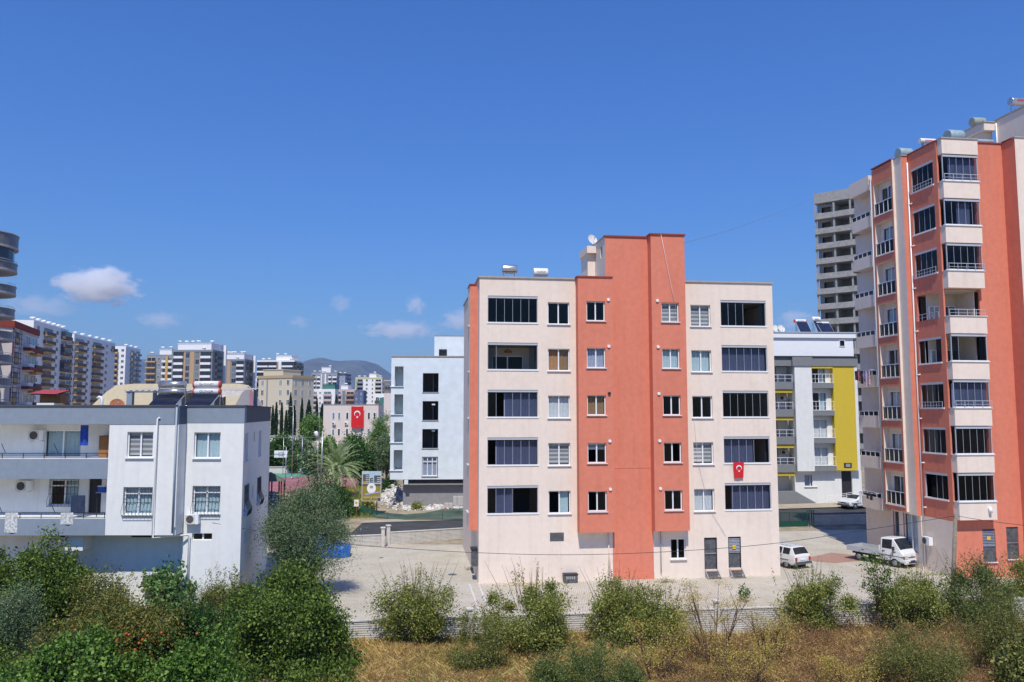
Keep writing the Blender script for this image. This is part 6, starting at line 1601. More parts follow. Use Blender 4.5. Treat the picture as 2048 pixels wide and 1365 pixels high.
for y in (-0.66, 0.66): MB().box(-2.13, -2.07, y - 0.09, y + 0.09, 0.56, 0.80, LAMPR).build('tail_lamp', t); MB().box(2.06, 2.14, y - 0.14, y + 0.14, 0.50, 0.64, LAMPC).build('headlamp', t)
MB().box(-2.125, -2.07, -0.26, 0.26, 0.60, 0.72, PVC).build('number_plate', t)
for i in range(6):
    x = -1.45 + i * 0.32; MB().bar((x, -0.52, 1.52), (x, 0.52, 1.52), 0.03, ALU).build('roof_rack_bar', t)
for y in (-0.52, 0.52): MB().bar((-1.55, y, 1.50), (0.25, y, 1.50), 0.03, ALU).build('roof_rack_rail', t)
seams(t, (-0.95, -0.05, 0.85), 0.815, 0.36, 0.93)
MB().bar((-2.04, 0.05, 1.00), (-1.90, -0.12, 1.14), 0.02, BLACKIRON).build('wiper', t)
# small flatbed truck
p = on_z(1822, 1136, 0.0); hd = math.degrees(math.atan2(-0.86, 0.50))
t = thing('flatbed_truck', 'small white flatbed truck parked by the corner block', 'truck', (p.x - math.cos(R(hd)) * 2.35, p.y - math.sin(R(hd)) * 2.35, 0.0), hd, 'parked vehicles')
CB = [(0.62, 0.45, 1.18, 1.88, 0.84, 0.72), (1.55, 0.38, 1.18, 1.93, 0.86, 0.73), (2.15, 0.36, 1.10, 1.14, 0.86, 0.78), (2.38, 0.34, 0.92, 0.96, 0.83, 0.74), (2.46, 0.36, 0.62, 0.64, 0.80, 0.72)]
b, rg_ = shell(CB, CARW); body_part(b, 'cab', t)
screen_part(t, rg_[1][4:9], rg_[2][4:9], 'windscreen')
for lo, hi in ((3, 4), (9, 8)): pane_part(t, [lerp(rg_[0][lo], rg_[1][lo], 0.1), rg_[1][lo], lerp(rg_[1][lo], rg_[1][hi], 0.97), lerp(lerp(rg_[0][lo], rg_[0][hi], 0.97), rg_[1][hi], 0.1)], CARG, 'side_window', 0.10, Vector((1.2, 0, 1.2)))
MB().box(-2.0, 0.55, -0.35, 0.35, 0.42, 0.60, BLACKIRON).build('chassis', t); MB().box(-2.05, 0.56, -0.86, 0.86, 0.72, 0.80, mat('truck_bed_planks', (0.30, 0.27, 0.22), var=0.2)).build('bed', t)
for y in (-0.86, 0.86): MB().box(-2.05, 0.56, y - 0.02, y + 0.02, 0.66, 1.02, ALU).build('side_board', t)
MB().box(-2.09, -2.052, -0.86, 0.86, 0.66, 1.02, ALU).build('tail_board', t); MB().box(0.50, 0.56, -0.80, 0.80, 0.81, 1.35, PVC).build('headboard', t)
for x, dy in ((1.72, 0.85), (-1.15, 0.80)):
    for s in (-1, 1):
        if x > 0: arch(t, x, s * dy, 0.31)
        wheel(t, x, s * dy * 1.02, 0.31)
for y in (-0.60, 0.60): MB().box(2.36, 2.475, y - 0.17, y + 0.17, 0.62, 0.86, LAMPC).build('headlamp', t); MB().box(2.34, 2.46, y * 1.30 - 0.05, y * 1.30 + 0.05, 0.62, 0.82, AMBER).build('indicator', t)
MB().box(2.42, 2.52, -0.82, 0.82, 0.30, 0.54, CARW).build('bumper', t); MB().box(2.50, 2.528, -0.45, 0.45, 0.34, 0.44, BLACKIRON).build('air_intake', t); MB().box(2.52, 2.535, -0.26, 0.26, 0.45, 0.54, INKBLUE).build('number_plate', t)
MB().box(2.43, 2.475, -0.36, 0.36, 0.70, 0.76, BUMP).build('grille', t)
seams(t, (0.80, 1.62), 0.862, 0.52, 1.12)
MB().tube([(2.47 + 0.003, 0.10 * math.cos(i * math.pi / 8), 0.83 + 0.055 * math.sin(i * math.pi / 8)) for i in range(17)], 0.010, RIM, 5, False).build('emblem', t)
for s in (-1, 1): b = MB(); b.box(1.72, 1.80, s * 1.02 - 0.09, s * 1.02 + 0.09, 1.16, 1.42, BLACKIRON); b.bar((1.76, s * 0.86, 1.22), (1.76, s * 0.98, 1.24), 0.03, BLACKIRON); b.build('mirror', t)
MB().bar((2.06, 0.25, 1.20), (1.90, -0.25, 1.44), 0.018, BLACKIRON).build('wiper', t)
# saloon in the street
p = at(1716, 1010, 85.2); hd = math.degrees(math.atan2(-0.42, -0.9))
t = thing('saloon_car', 'white saloon parked in the street beyond the corner block', 'car', (p.x, 85.2, 0.70), hd, 'parked vehicles')
SL = [(-2.10, 0.40, 0.78, 0.80, 0.74, 0.68), (-2.02, 0.28, 0.88, 0.91, 0.79, 0.70), (-1.35, 0.25, 0.92, 0.96, 0.80, 0.70), (-0.85, 0.24, 0.93, 1.36, 0.81, 0.60), (0.30, 0.24, 0.93, 1.38, 0.81, 0.61), (0.95, 0.24, 0.90, 0.94, 0.80, 0.70), (1.98, 0.28, 0.76, 0.79, 0.77, 0.68), (2.08, 0.40, 0.62, 0.64, 0.72, 0.64)]
b, rg_ = shell(SL, CARW); body_part(b, 'body', t)
screen_part(t, rg_[2][4:9], rg_[3][4:9], 'rear_window'); screen_part(t, rg_[4][4:9], rg_[5][4:9], 'windscreen'); side_windows(t, rg_, 3, ((0.02, 0.48), (0.52, 0.98)))
for x in (-1.25, 1.25):
    for y in (-0.80, 0.80): arch(t, x, y, 0.28); wheel(t, x, y * 1.015, 0.28)
for y in (-0.55, 0.55): MB().box(1.98, 2.10, y - 0.18, y + 0.18, 0.55, 0.70, LAMPC).build('headlamp', t); MB().box(-2.12, -2.04, y - 0.16, y + 0.16, 0.60, 0.75, LAMPR).build('tail_lamp', t)
seams(t, (-0.85, 0.0, 0.85), 0.815, 0.36, 0.90)
MB().box(2.04, 2.18, -0.76, 0.76, 0.32, 0.48, BUMP).build('front_bumper', t); MB().box(-2.18, -2.04, -0.76, 0.76, 0.32, 0.48, BUMP).build('rear_bumper', t); MB().box(2.02, 2.085, -0.36, 0.36, 0.55, 0.68, BLACKIRON).build('grille', t)
# car under a blue tarpaulin
p = on_z(689, 1118, 0.0)
t = thing('covered_car', 'car covered with a bright blue tarpaulin beside the grey green tree', 'car cover', (p.x - 1.9, p.y + 0.9, 0), 8)
TARP = mat('blue_tarpaulin', (0.008, 0.13, 0.55), rough=0.4, var=0.2, scale=3, bump=0.5, bscale=5, spec=0.5)
b = MB(); n, m_ = 26, 14; rnd = random.Random(5)
def TP(i, j):
    x = -2.1 + 4.2 * i / n; s = j / m_ * math.pi
    prof = 0.75 + 0.65 * math.exp(-((x + 0.1) / 1.15) ** 4)
    e = 1 - max(0, abs(x) - 1.7) / 0.75
    wy = 0.92 * (e ** 0.5 if e > 0 else 0.2)
    c, sn = math.cos(s), math.sin(s)
    wr = 0.035 * math.sin(i * 2.3 + j * 1.1) + 0.03 * math.sin(i * 0.9 - j * 2.7)
    return (x + 0.1 * wr, -wy * (abs(c) ** 0.45) * (1 if c > 0 else -1) * (1 + wr), max(0.02, (prof + 0.15) * (0.72 + 0.28 * e) * (sn ** 0.55)) + wr * 0.8 * sn)
for i in range(n):
    for j in range(m_): b.face([TP(i, j), TP(i + 1, j), TP(i + 1, j + 1), TP(i, j + 1)], TARP, True)
b.face([TP(n, j) for j in range(m_ + 1)], TARP); b.build('tarpaulin', t)
for x in (-1.3, 1.3): wheel(t, x, -0.80, 0.28)

# ================================================================== POLE AND WIRES
pb0 = on_z(1903, 1250, GARDEN_Z); ptop = at(1911, 1028, pb0.y)
t = thing('utility_pole', 'leaning weathered wooden pole in the garden before the corner block', 'pole', (pb0.x, pb0.y, GARDEN_Z))
MB().tube([(0, 0, -0.2), (ptop.x - pb0.x, 0, ptop.z - GARDEN_Z)], [0.13, 0.10], WOODPOLE, 12).build('shaft', t)
MB().tube([(ptop.x - pb0.x - 0.12, -0.05, ptop.z - GARDEN_Z - 0.12), (ptop.x - pb0.x + 0.12, -0.05, ptop.z - GARDEN_Z - 0.12)], 0.03, STEEL, 6).build('cable_clamp', t)
def cable(label, pts, r=0.014, m=None):
    b = MB(); P = [Vector(q) for q in pts]; out = []
    for i in range(len(P) - 1):                              # Catmull-Rom through the measured points
        p0, p1, p2, p3 = P[max(i - 1, 0)], P[i], P[i + 1], P[min(i + 2, len(P) - 1)]
        for k in range(6):
            s = k / 6; out.append(0.5 * ((2 * p1) + (p2 - p0) * s + (2 * p0 - 5 * p1 + 4 * p2 - p3) * s * s + (3 * p1 - p0 - 3 * p2 + p3) * s ** 3))
    out.append(P[-1]); b.tube(out, r, m or BLACKIRON, 5)
    return tag(b.build('cable'), label, 'cable', 'overhead cables')
Yp = pb0.y
cable('long black cable sagging across the yard from the wooden pole', [at(x, y, Yy) for x, y, Yy in ((425, 1046, 43.9), (560, 1070, 44.0), (700, 1089, 44.2), (830, 1099, 44.2), (957, 1106, 44.0), (1100, 1110, 43.8), (1240, 1108, 43.5), (1400, 1100, 43.3), (1560, 1086, 43.0), (1740, 1059, 42.6))] + [Vector((ptop.x - 0.1, Yp - 0.05, ptop.z - 0.12))])
cable('black cable leaving the wooden pole towards the picture edge', [Vector((ptop.x + 0.1, Yp - 0.05, ptop.z - 0.12)), at(1980, 1043, Yp), at(2090, 1056, Yp)])
cable('faint high wire from the terracotta tower towards the concrete tower', [MF.w(13.5, 0.3, 21.9), at(1500, 447, 80), at(1628, 398, 146)], 0.02, STEEL)

# ================================================================== VEGETATION
def leaf_object(name, C, size, m, parent=None, aspect=2.2, seed=0, up=0.35, jitter=0.45, out=None):
    """C: N x 3 leaf positions (local). One small pointed face per leaf, all in one mesh."""
    rng = np.random.default_rng(seed); n = len(C)
    d = rng.normal(size=(n, 3)); d[:, 2] += up
    if out is not None: d += out * 0.9
    d /= np.linalg.norm(d, axis=1)[:, None] + 1e-9
    a = rng.normal(size=(n, 3)); a -= d * (a * d).sum(1)[:, None]; a /= np.linalg.norm(a, axis=1)[:, None] + 1e-9
    s = (size * (1 + jitter * rng.uniform(-1, 1, n)))[:, None]
    w = s / aspect * 0.5
    nn = np.cross(d, a)
    V = np.empty((n, 4, 3)); V[:, 0] = C - d * s * 0.5; V[:, 1] = C + a * w - d * s * 0.05 + nn * s * 0.08; V[:, 2] = C + d * s * 0.5; V[:, 3] = C - a * w - d * s * 0.05 + nn * s * 0.08
    me = bpy.data.meshes.new(name)
    me.vertices.add(4 * n); me.vertices.foreach_set('co', V.reshape(-1).astype(np.float32))
    me.loops.add(4 * n); me.loops.foreach_set('vertex_index', np.arange(4 * n, dtype=np.int32))
    me.polygons.add(n); me.polygons.foreach_set('loop_start', np.arange(0, 4 * n, 4, dtype=np.int32)); me.polygons.foreach_set('loop_total', np.full(n, 4, dtype=np.int32))
    me.materials.append(m); me.update(calc_edges=True)
    return link(name, me, parent)
def clumps(rng, k, c, rad, shell=0.55, flat=0.0):
    """k clump centres spread through an ellipsoid, more of them near its skin"""
    v = rng.normal(size=(k, 3)); v /= np.linalg.norm(v, axis=1)[:, None]
    r = (shell + (1 - shell) * rng.random(k)) ** 0.8
    D = rng.normal(size=(9, 3)); D /= np.linalg.norm(D, axis=1)[:, None]        # lobes and hollows of the outline
    amp = rng.uniform(-0.55, 0.5, 9); r = r * np.clip(0.92 + (np.clip(v @ D.T, 0, 1) ** 4 * amp).sum(1), 0.4, 1.35)
    p = v * r[:, None] * np.array(rad)
    if flat: p[:, 2] = np.maximum(p[:, 2], -rad[2] * (1 - flat))
    return p + np.array(c)
def spread(rng, K, n, cr):
    i = rng.integers(0, len(K), n)
    sz = (0.55 + 0.9 * rng.random(len(K)))[i]
    return K[i] + rng.normal(size=(n, 3)) * (cr * sz)[:, None]
def tree(name, label, cat, loc, height, rad, n, leaf, m, trunk_h=None, k=60, cr=0.35, seed=1, twigs=0, twig_m=None, aspect=2.2, shell=0.55, group=None, trunk_r=0.12, bark=None, flat=0.3, part='crown', up=0.35, spikes=0, limbs=14):
    """trunk with limbs reaching the clumps, a crown of leaves in clumps; spikes = upright shoots that stand out of the crown"""
    rng = np.random.default_rng(seed); t = thing(name, label, cat, loc, 0, group)
    rz = rad[2]; cz = height - rz
    K = clumps(rng, k, (0, 0, cz), (rad[0] * 0.86, rad[1] * 0.86, rz * 0.88), shell, flat)
    C = spread(rng, K, n, cr)
    if spikes:
        for i in range(spikes):
            a = rng.uniform(0, 2 * math.pi); rr = rng.uniform(0.1, 0.8)
            b0 = np.array((math.cos(a) * rr * rad[0], math.sin(a) * rr * rad[1], cz + rz * math.sqrt(max(0.05, 1 - rr * rr)) * 0.8)); hgt = rng.uniform(0.5, 1.25) * (0.4 + 0.12 * height)
            tip = b0 + np.array((rng.normal() * 0.15, rng.normal() * 0.15, hgt)); q = int(16 + 14 * hgt); s = rng.random(q)[:, None]
            C = np.vstack([C, b0 + (tip - b0) * s + rng.normal(size=(q, 3)) * 0.05])
    C[:, 2] = np.maximum(C[:, 2], 0.05)
    leaf_object(part, C, leaf, m, t, aspect, seed + 5, up)
    b = MB(); bk = bark or BARK; th = trunk_h if trunk_h is not None else height * 0.3
    b.tube([(0, 0, -0.15), (0.03, 0.02, th * 0.5), (0.0, 0.05, th)], [trunk_r * 1.25, trunk_r, trunk_r * 0.85], bk, 8)
    sel = rng.permutation(len(K))[:limbs]
    for i in sel:
        e = Vector(K[i]); mid = Vector((e.x * 0.35, e.y * 0.35, th + (e.z - th) * 0.45))
        b.tube([(0, 0.03, th * 0.92), mid, e], [trunk_r * 0.6, trunk_r * 0.38, trunk_r * 0.12], bk, 5)
    b.build('trunk', t)
    if twigs:
        tw_ = MB()
        for i in range(twigs):
            a = rng.uniform(0, 2 * math.pi); rr = rng.uniform(0.1, 0.85)
            s0 = Vector((math.cos(a) * rr * rad[0] * 0.6, math.sin(a) * rr * rad[1] * 0.6, cz + rz * 0.25)); e = Vector((s0.x * 1.8 + rng.normal() * 0.12, s0.y * 1.8, height + rng.uniform(0.1, 0.75)))
            tw_.tube([s0, (s0 + e) / 2 + Vector((rng.normal() * 0.06, 0, 0.05)), e], [0.014, 0.010, 0.004], twig_m or bk, 4, False)
        tw_.build('twigs', t)
    return t
L_OLIVE = leafmat('olive_leaf', ['2a3826', '3f5036', '57694a', '6e7d5c'], 0.2)
L_CITRUS = leafmat('citrus_leaf', ['1a280f', '2c3e15', '465a1f', '62722e', '334a1c'], 0.3)
L_BUSH = leafmat('bush_leaf', ['343f1c', '4d5826', '6b7333', '8a8c48', '5d5c2c', '3c4a24'], 0.3)
L_DARK = leafmat('dark_leaf', ['14220f', '203416', '2e4a1e', '41602c'], 0.3)
L_VINE = leafmat('vine_leaf', ['1c2e0f', '2b4617', '426022', '5c7830', '263c15', '6f8438'], 0.35)
L_OLIVEGREEN = leafmat('olive_green_leaf', ['2c3418', '434c22', '5d6230', '777440', '36401c'], 0.3)
L_FEATHER = leafmat('feathery_leaf', ['2a381b', '3b4d26', '505f30', '64693a', '33451f'], 0.3)
L_YELLOW = leafmat('yellow_blossom', ['7e7434', '988a42', '6c6836', '6e5c34', 'a4964e'], 0.3)
L_RUSTY = leafmat('rusty_weed', ['5e4232', '70503a', '7a6040', '4c382a', '5f5a34', '74463a'], 0.25)
L_DRY = leafmat('dry_grass', ['86744a', 'ac945e', 'c4ac76', '6e5e3c', '96824f', '80603f', '70693c'], 0.3)
L_CYP = leafmat('cypress_leaf', ['0f1d0e', '182b14', '22371b'], 0.15)
L_PINE = leafmat('pine_leaf', ['2b4420', '3f5c2a', '557239', '6d8546'], 0.25)
L_PALM = leafmat('palm_leaf', ['4c5e42', '687a54', '8c9a70', 'a8b088'], 0.25)
L_GREEN = leafmat('bright_leaf', ['1a2e15', '2a461e', '3e5c28', '557136'], 0.3)
def gp(px, py, z=GARDEN_Z): return on_z(px, py, z)
def bush(label, px, py, wpx, toppx, n=11000, m=None, leaf=0.085, seed=1, z=GARDEN_Z, k=50, cr=0.27, twigs=18, spikes=14, name='bush', depth=0.8, group='bushes along the ribbed concrete wall', flat=0.15, shell=0.35, aspect=2.0, trunk_r=0.06):
    wallside = group.startswith('bushes along')
    p = gp(px, py + (30 if wallside else 8), z); sc = (p - CAM).dot(_fw) / F_PX
    wd = wpx * sc * (1.36 if wallside else 1.1); h = at(px, toppx, p.y).z - z + (0.1 if wallside else 0.45 if px < 720 else 0.1)
    n = int(n * (2.3 if wallside else 2.0)); leaf *= 1.15
    return tree(name, label, 'bush' if name == 'bush' else name.replace('_', ' '), (p.x, p.y, z), h, (wd / 2, wd / 2 * depth, h * 0.54), n, leaf, m or L_BUSH, h * 0.2, k, cr, seed, twigs, aspect=aspect, spikes=spikes, group=group, flat=flat, shell=shell, trunk_r=trunk_r)
bush('sparse yellow green bush with long bare shoots before the open yard', 828, 1268, 150, 1152, 10500, seed=11, twigs=26, cr=0.26, shell=0.35)
bush('full green bush in front of the peach wall below the black box', 1066, 1285, 168, 1152, 13500, seed=12, spikes=9, shell=0.4)
bush('rounded green bush below the terracotta stair wall', 1240, 1266, 140, 1158, 11500, seed=13, spikes=4)
bush('round bush in front of the parked station wagon', 1622, 1236, 128, 1148, 11000, seed=14, twigs=22)
bush('bush under the loose sapling near the flatbed truck', 1822, 1240, 130, 1148, 10500, seed=15)
bush('dense bush beside the wooden pole', 1965, 1240, 150, 1122, 13500, seed=16, m=L_FEATHER)
bush('bush cut by the picture edge below the corner block', 2056, 1205, 70, 1118, 5000, seed=17)
bush('low green bush at the foot of the full green bush', 1330, 1275, 90, 1190, 6500, L_BUSH, seed=18, twigs=6)
# thin sapling with drooping sprays
p = gp(1758, 1266)
t = tree('sapling', 'thin loose sapling leaning over the yard wall before the truck', 'sapling', (p.x, p.y, GARDEN_Z), 5.0, (1.0, 0.7, 2.1), 2000, 0.11, L_CITRUS, 1.2, 26, 0.2, 21, aspect=1.8, shell=0.2, trunk_r=0.04, limbs=22)
# feathery green shrubs in the dry grass
FG = 'feathery shrubs in the dry grass'
bush('feathery green shrub in the dry grass below the full green bush', 965, 1345, 140, 1235, 7000, L_OLIVEGREEN, 0.09, 31, k=24, cr=0.24, shell=0.2, spikes=34, twigs=0, name='shrub', group=FG, aspect=4.0)
bush('low feathery shrub in the dry grass right at the lower edge', 1215, 1400, 210, 1292, 7000, L_FEATHER, 0.09, 32, k=26, cr=0.26, shell=0.2, spikes=34, twigs=0, name='shrub', group=FG, aspect=3.4)
bush('broad olive green shrub at the lower edge near the brown weeds', 1830, 1390, 240, 1272, 12000, L_OLIVEGREEN, 0.085, 33, k=34, cr=0.27, shell=0.2, spikes=50, twigs=0, name='shrub', group=FG, aspect=4.0)
bush('tall feathery shrub below the wooden pole at the picture edge', 2010, 1350, 200, 1185, 15000, L_OLIVEGREEN, 0.085, 34, k=46, cr=0.28, shell=0.25, spikes=50, twigs=0, name='shrub', group=FG, aspect=4.0)
bush('leafy shrub with broad leaves in the lower picture corner', 2052, 1405, 120, 1290, 4500, L_OLIVEGREEN, 0.12, 35, k=24, cr=0.26, shell=0.2, spikes=12, twigs=0, name='shrub', group=FG, aspect=1.5)
bush('small green shrub between the weeds at the lower edge', 1110, 1395, 100, 1315, 5000, L_FEATHER, 0.09, 36, k=40, cr=0.2, spikes=8, twigs=0, name='shrub', group=FG, aspect=3.4)
# yellow flowering saplings with red brown stems
def fennel(label, px, py, toppx, wpx, seed, n=26, tuft=85):
    rng = np.random.default_rng(seed); p = gp(px, py); sc = (p - CAM).dot(_fw) / F_PX; wd = wpx * sc; h = at(px, toppx, p.y).z - GARDEN_Z
    t = thing('flowering_shrub', label, 'shrub', (p.x, p.y, GARDEN_Z), 0, 'yellow flowering shrubs')
    STEM = mat('red_brown_stem', (0.13, 0.07, 0.05), var=0.2, scale=9); b = MB(); C = []
    for i in range(6):
        a = rng.uniform(0, 2 * math.pi); base = Vector((math.cos(a) * 0.15, math.sin(a) * 0.15, 0)); hd_ = Vector((math.cos(a) * wd * 0.28, math.sin(a) * wd * 0.28, h * rng.uniform(0.5, 0.75)))
        b.tube([base, (base + hd_) * 0.5 + Vector((rng.normal() * 0.1, 0, 0)), hd_], [0.04, 0.03, 0.02], STEM, 5)
        for j in range(n // 6 + 3):
            f = rng.uniform(0.25, 1.0); s = base + (hd_ - base) * f; an = a + rng.normal() * 1.1
            e = s + Vector((math.cos(an) * wd * rng.uniform(0.05, 0.28), math.sin(an) * wd * 0.2, h * rng.uniform(0.1, 0.38)))
            b.tube([s, (s + e) / 2 + Vector((0, 0, -0.05)), e], [0.018, 0.012, 0.006], STEM, 4, False)
            C.append(np.array(e) + rng.normal(size=(tuft, 3)) * np.array((0.20, 0.20, 0.11)))
            C.append(np.array((s + e) / 2) + rng.normal(size=(tuft // 3, 3)) * np.array((0.22, 0.22, 0.14)))
    b.build('stems', t); leaf_object('blossoms', np.vstack(C), 0.055, L_YELLOW, t, 1.6, seed + 3)
    return t
fennel('tall yellow flowering shrub with dark stems before the metal steps', 1430, 1350, 1160, 170, 41, 34)
fennel('yellow flowering shrub bent towards the round bush', 1540, 1330, 1205, 120, 42, 26)
fennel('low yellow flowering shrub below the rounded green bush', 1310, 1375, 1225, 150, 43, 28)
fennel('yellow tufted shrub at the lower edge under the tall one', 1490, 1395, 1265, 160, 44, 26)
fennel('small yellow shrub between brown weeds', 1700, 1400, 1300, 120, 45, 18)
# left garden
LG = 'plants of the garden before the white house'
bush('dark citrus tree at the picture edge before the lower balcony', 48, 1300, 210, 1068, 19000, L_CITRUS, 0.12, 51, k=90, cr=0.30, spikes=0, twigs=0, name='citrus_tree', group=LG, trunk_r=0.09)
bush('dark leafy tree standing against the shaded ground floor', 120, 1275, 120, 1095, 11000, L_CITRUS, 0.12, 52, k=60, cr=0.28, spikes=4, twigs=0, name='citrus_tree', group=LG, trunk_r=0.09)
bush('grey olive bush at the picture edge', 20, 1345, 110, 1165, 14000, L_OLIVE, 0.08, 53, k=60, cr=0.26, spikes=4, twigs=0, name='olive_bush', group=LG, aspect=3.5)
bush('fig with broad leaves below the corner of the white house', 345, 1260, 130, 1138, 4200, leafmat('fig_leaf', ['2a3f22', '3c562e', '526b3c', '66804c'], 0.3), 0.15, 54, k=50, cr=0.28, spikes=3, twigs=0, name='fig_tree', group=LG, aspect=1.25)
bush('tall green shrub with upright shoots before the corner of the white house', 440, 1290, 150, 1165, 13000, L_OLIVEGREEN, 0.09, 55, k=70, cr=0.25, spikes=26, twigs=0, name='shrub', group=LG, aspect=3.0)
bush('shrub with upright shoots below the shaded ground floor wall', 210, 1300, 170, 1165, 13000, L_OLIVEGREEN, 0.10, 56, k=70, cr=0.26, spikes=22, twigs=0, name='shrub', group=LG, aspect=2.5)
pg = bush('pomegranate bush with orange fruit in the middle of the garden', 250, 1365, 270, 1205, 24000, leafmat('pomegranate_leaf', ['263515', '3c4a1e', '585e2a', '74662e', '4a4420'], 0.3), 0.10, 57, k=110, cr=0.30, spikes=16, twigs=0, name='pomegranate_bush', group=LG)
rng = np.random.default_rng(9); FRUIT = mat('orange_fruit', (0.42, 0.09, 0.02), rough=0.4, var=0.2, scale=6)
fm = bpy.data.meshes.new('fruit'); _b = bmesh.new(); bmesh.ops.create_icosphere(_b, subdivisions=2, radius=0.06); _b.to_mesh(fm); _b.free(); fm.materials.append(FRUIT)
for f_ in fm.polygons: f_.use_smooth = True
pgp = pg.location
for px_, py_ in ((252, 1268), (258, 1270), (295, 1272), (323, 1266), (285, 1280), (278, 1287), (272, 1316), (268, 1323), (275, 1328), (283, 1325), (150, 1260), (394, 1268), (197, 1257), (233, 1283), (270, 1300), (115, 1310), (66, 1348)):
    q = at(px_, py_, pgp.y - 1.75 - rng.random() * 0.15); link('fruit', fm, pg, (q.x - pgp.x, q.y - pgp.y, q.z - pgp.z))
bush('bright vine covered bush along the lower edge', 150, 1420, 330, 1290, 15000, L_VINE, 0.12, 58, k=46, cr=0.27, shell=0.35, spikes=0, twigs=0, name='vine_bush', group=LG, aspect=1.4)
bush('bright green bush at the lower edge below the pomegranate', 395, 1410, 250, 1290, 13500, L_VINE, 0.115, 59, k=40, cr=0.27, shell=0.35, spikes=8, twigs=0, name='vine_bush', group=LG, aspect=1.4)
bush('broad rounded bush at the garden corner beside the dry grass', 592, 1350, 225, 1172, 20000, L_CITRUS, 0.11, 60, k=64, cr=0.27, shell=0.4, spikes=10, twigs=0, name='bush', group=LG, aspect=1.7)
bush('dark bush behind the garden corner bush', 500, 1300, 160, 1170, 13000, L_CITRUS, 0.11, 61, k=70, cr=0.28, spikes=10, twigs=0, name='bush', group=LG)
bush('shadowed bush below the pomegranate and the tall shrub', 370, 1340, 190, 1225, 8500, L_DARK, 0.10, 62, k=44, cr=0.28, spikes=12, twigs=0, name='bush', group=LG)
bush('light bush standing before the grey green tree', 590, 1262, 150, 1140, 11000, L_CITRUS, 0.14, 63, k=60, cr=0.28, spikes=4, twigs=0, name='bush', group=LG, aspect=1.5)
# big grey green tree at the house corner
p = on_z(603, 1195, 0.0)
tree('olive_tree', 'big grey green tree between the white house and the paved yard', 'tree', (p.x, p.y, 0), 6.7, (2.55, 2.4, 3.1), 76000, 0.115, L_OLIVE, 1.4, 150, 0.36, 71, aspect=3.4, shell=0.55, trunk_r=0.2, flat=0.1)
p = on_z(622, 1060, 0.2); tree('tree', 'loose dark leaved tree with upright shoots behind the grey green tree', 'tree', (p.x, p.y + 4, 0.2), 4.6, (2.8, 1.6, 2.0), 5200, 0.16, L_DARK, 1.5, 60, 0.32, 72, aspect=1.6, shell=0.3, spikes=14)
p = on_z(672, 1040, 0.3); tree('tree', 'small leafy tree between the palm and the road', 'tree', (p.x, p.y + 1.0, 0.35), 3.4, (1.3, 1.1, 1.5), 5000, 0.13, L_DARK, 1.0, 45, 0.28, 73, aspect=1.6, shell=0.3)
# tiny plants at the yard
p = on_z(796, 1084, 0); tree('sapling', 'tiny sapling growing by the back wall of the yard', 'sapling', (p.x, p.y - 0.4, 0), 1.25, (0.3, 0.3, 0.55), 240, 0.09, L_CITRUS, 0.4, 12, 0.1, 81, trunk_r=0.02, limbs=10)
p = on_z(1492, 1206, 0); tree('sapling', 'tiny leafy plant by the near yard wall', 'sapling', (p.x, p.y + 0.2, 0), 0.9, (0.4, 0.3, 0.4), 260, 0.13, L_GREEN, 0.2, 12, 0.1, 82, trunk_r=0.02, limbs=8)
# trees of the middle distance
MD = 'trees round the court and public building'
def mid(label, px, pybase, pytop, wpx, Y, m, n, seed, leaf=0.3, name='tree', k=60, shell=0.5, aspect=1.6, flat=0.15, cr=None, rzf=0.5, group=MD, trunk_r=0.15):
    c = at(px, pybase, Y); z0 = ground_h(Y); h = at(px, pytop, Y).z - z0; wd = wpx / F_PX * Y
    return tree(name, label, 'tree', (c.x, Y, z0), h, (wd / 2, wd / 2, min(h * rzf, max(wd * 0.7, h * 0.4))), n, leaf, m, h * 0.25, k, cr or wd * 0.07 + 0.12, seed, aspect=aspect, shell=shell, group=group, flat=flat, trunk_r=trunk_r)
mid('bright green rounded tree behind the basketball hoop', 566, 905, 866, 64, 134, L_GREEN, 9000, 101)
mid('yellowish leafy tree in front of the cypresses', 622, 880, 822, 46, 150, L_PINE, 8000, 102, rzf=0.55)
mid('grey green shrub tree between court and school', 603, 900, 868, 46, 132, L_OLIVE, 6000, 103)
mid('large bright tree below the flag', 706, 905, 866, 72, 122, L_GREEN, 11000, 104)
mid('dark tree left of the palm crown', 655, 915, 878, 34, 118, L_PINE, 6000, 105)
mid('pale green pine beside the public building', 757, 905, 824, 48, 112, L_PINE, 10000, 106, 0.26, rzf=0.55, aspect=4)
mid('dark conifer beside the pale unfinished block', 772, 985, 862, 46, 98, L_OLIVE, 11000, 107, 0.25, rzf=0.6, aspect=4)
mid('dark shrubbery tree under the conifers', 738, 975, 905, 60, 104, L_DARK, 10000, 108)
mid('small round tree near the court wall', 588, 940, 905, 30, 129, L_GREEN, 4000, 109)
mid('dark green bush tree behind the garden wall', 548, 930, 885, 40, 132, L_DARK, 5000, 110)
mid('silver green bush at the court edge', 622, 940, 895, 50, 127, L_OLIVE, 6000, 111)
mid('low dark bush behind the rubble heap', 780, 985, 956, 34, 96, L_DARK, 5000, 112, 0.16)
mid('weedy green bush at the end of the green net', 692, 1030, 1000, 40, 80, L_GREEN, 4500, 113, 0.14)
mid('green weeds bush below the billboard posts', 735, 1025, 1008, 30, 80.9, L_BUSH, 2500, 114, 0.12)
mid('small bush beside the pale ground floor', 835, 1020, 1008, 22, 84.2, L_BUSH, 1500, 115, 0.12)
CYP = 'cypresses in front of the beige school'
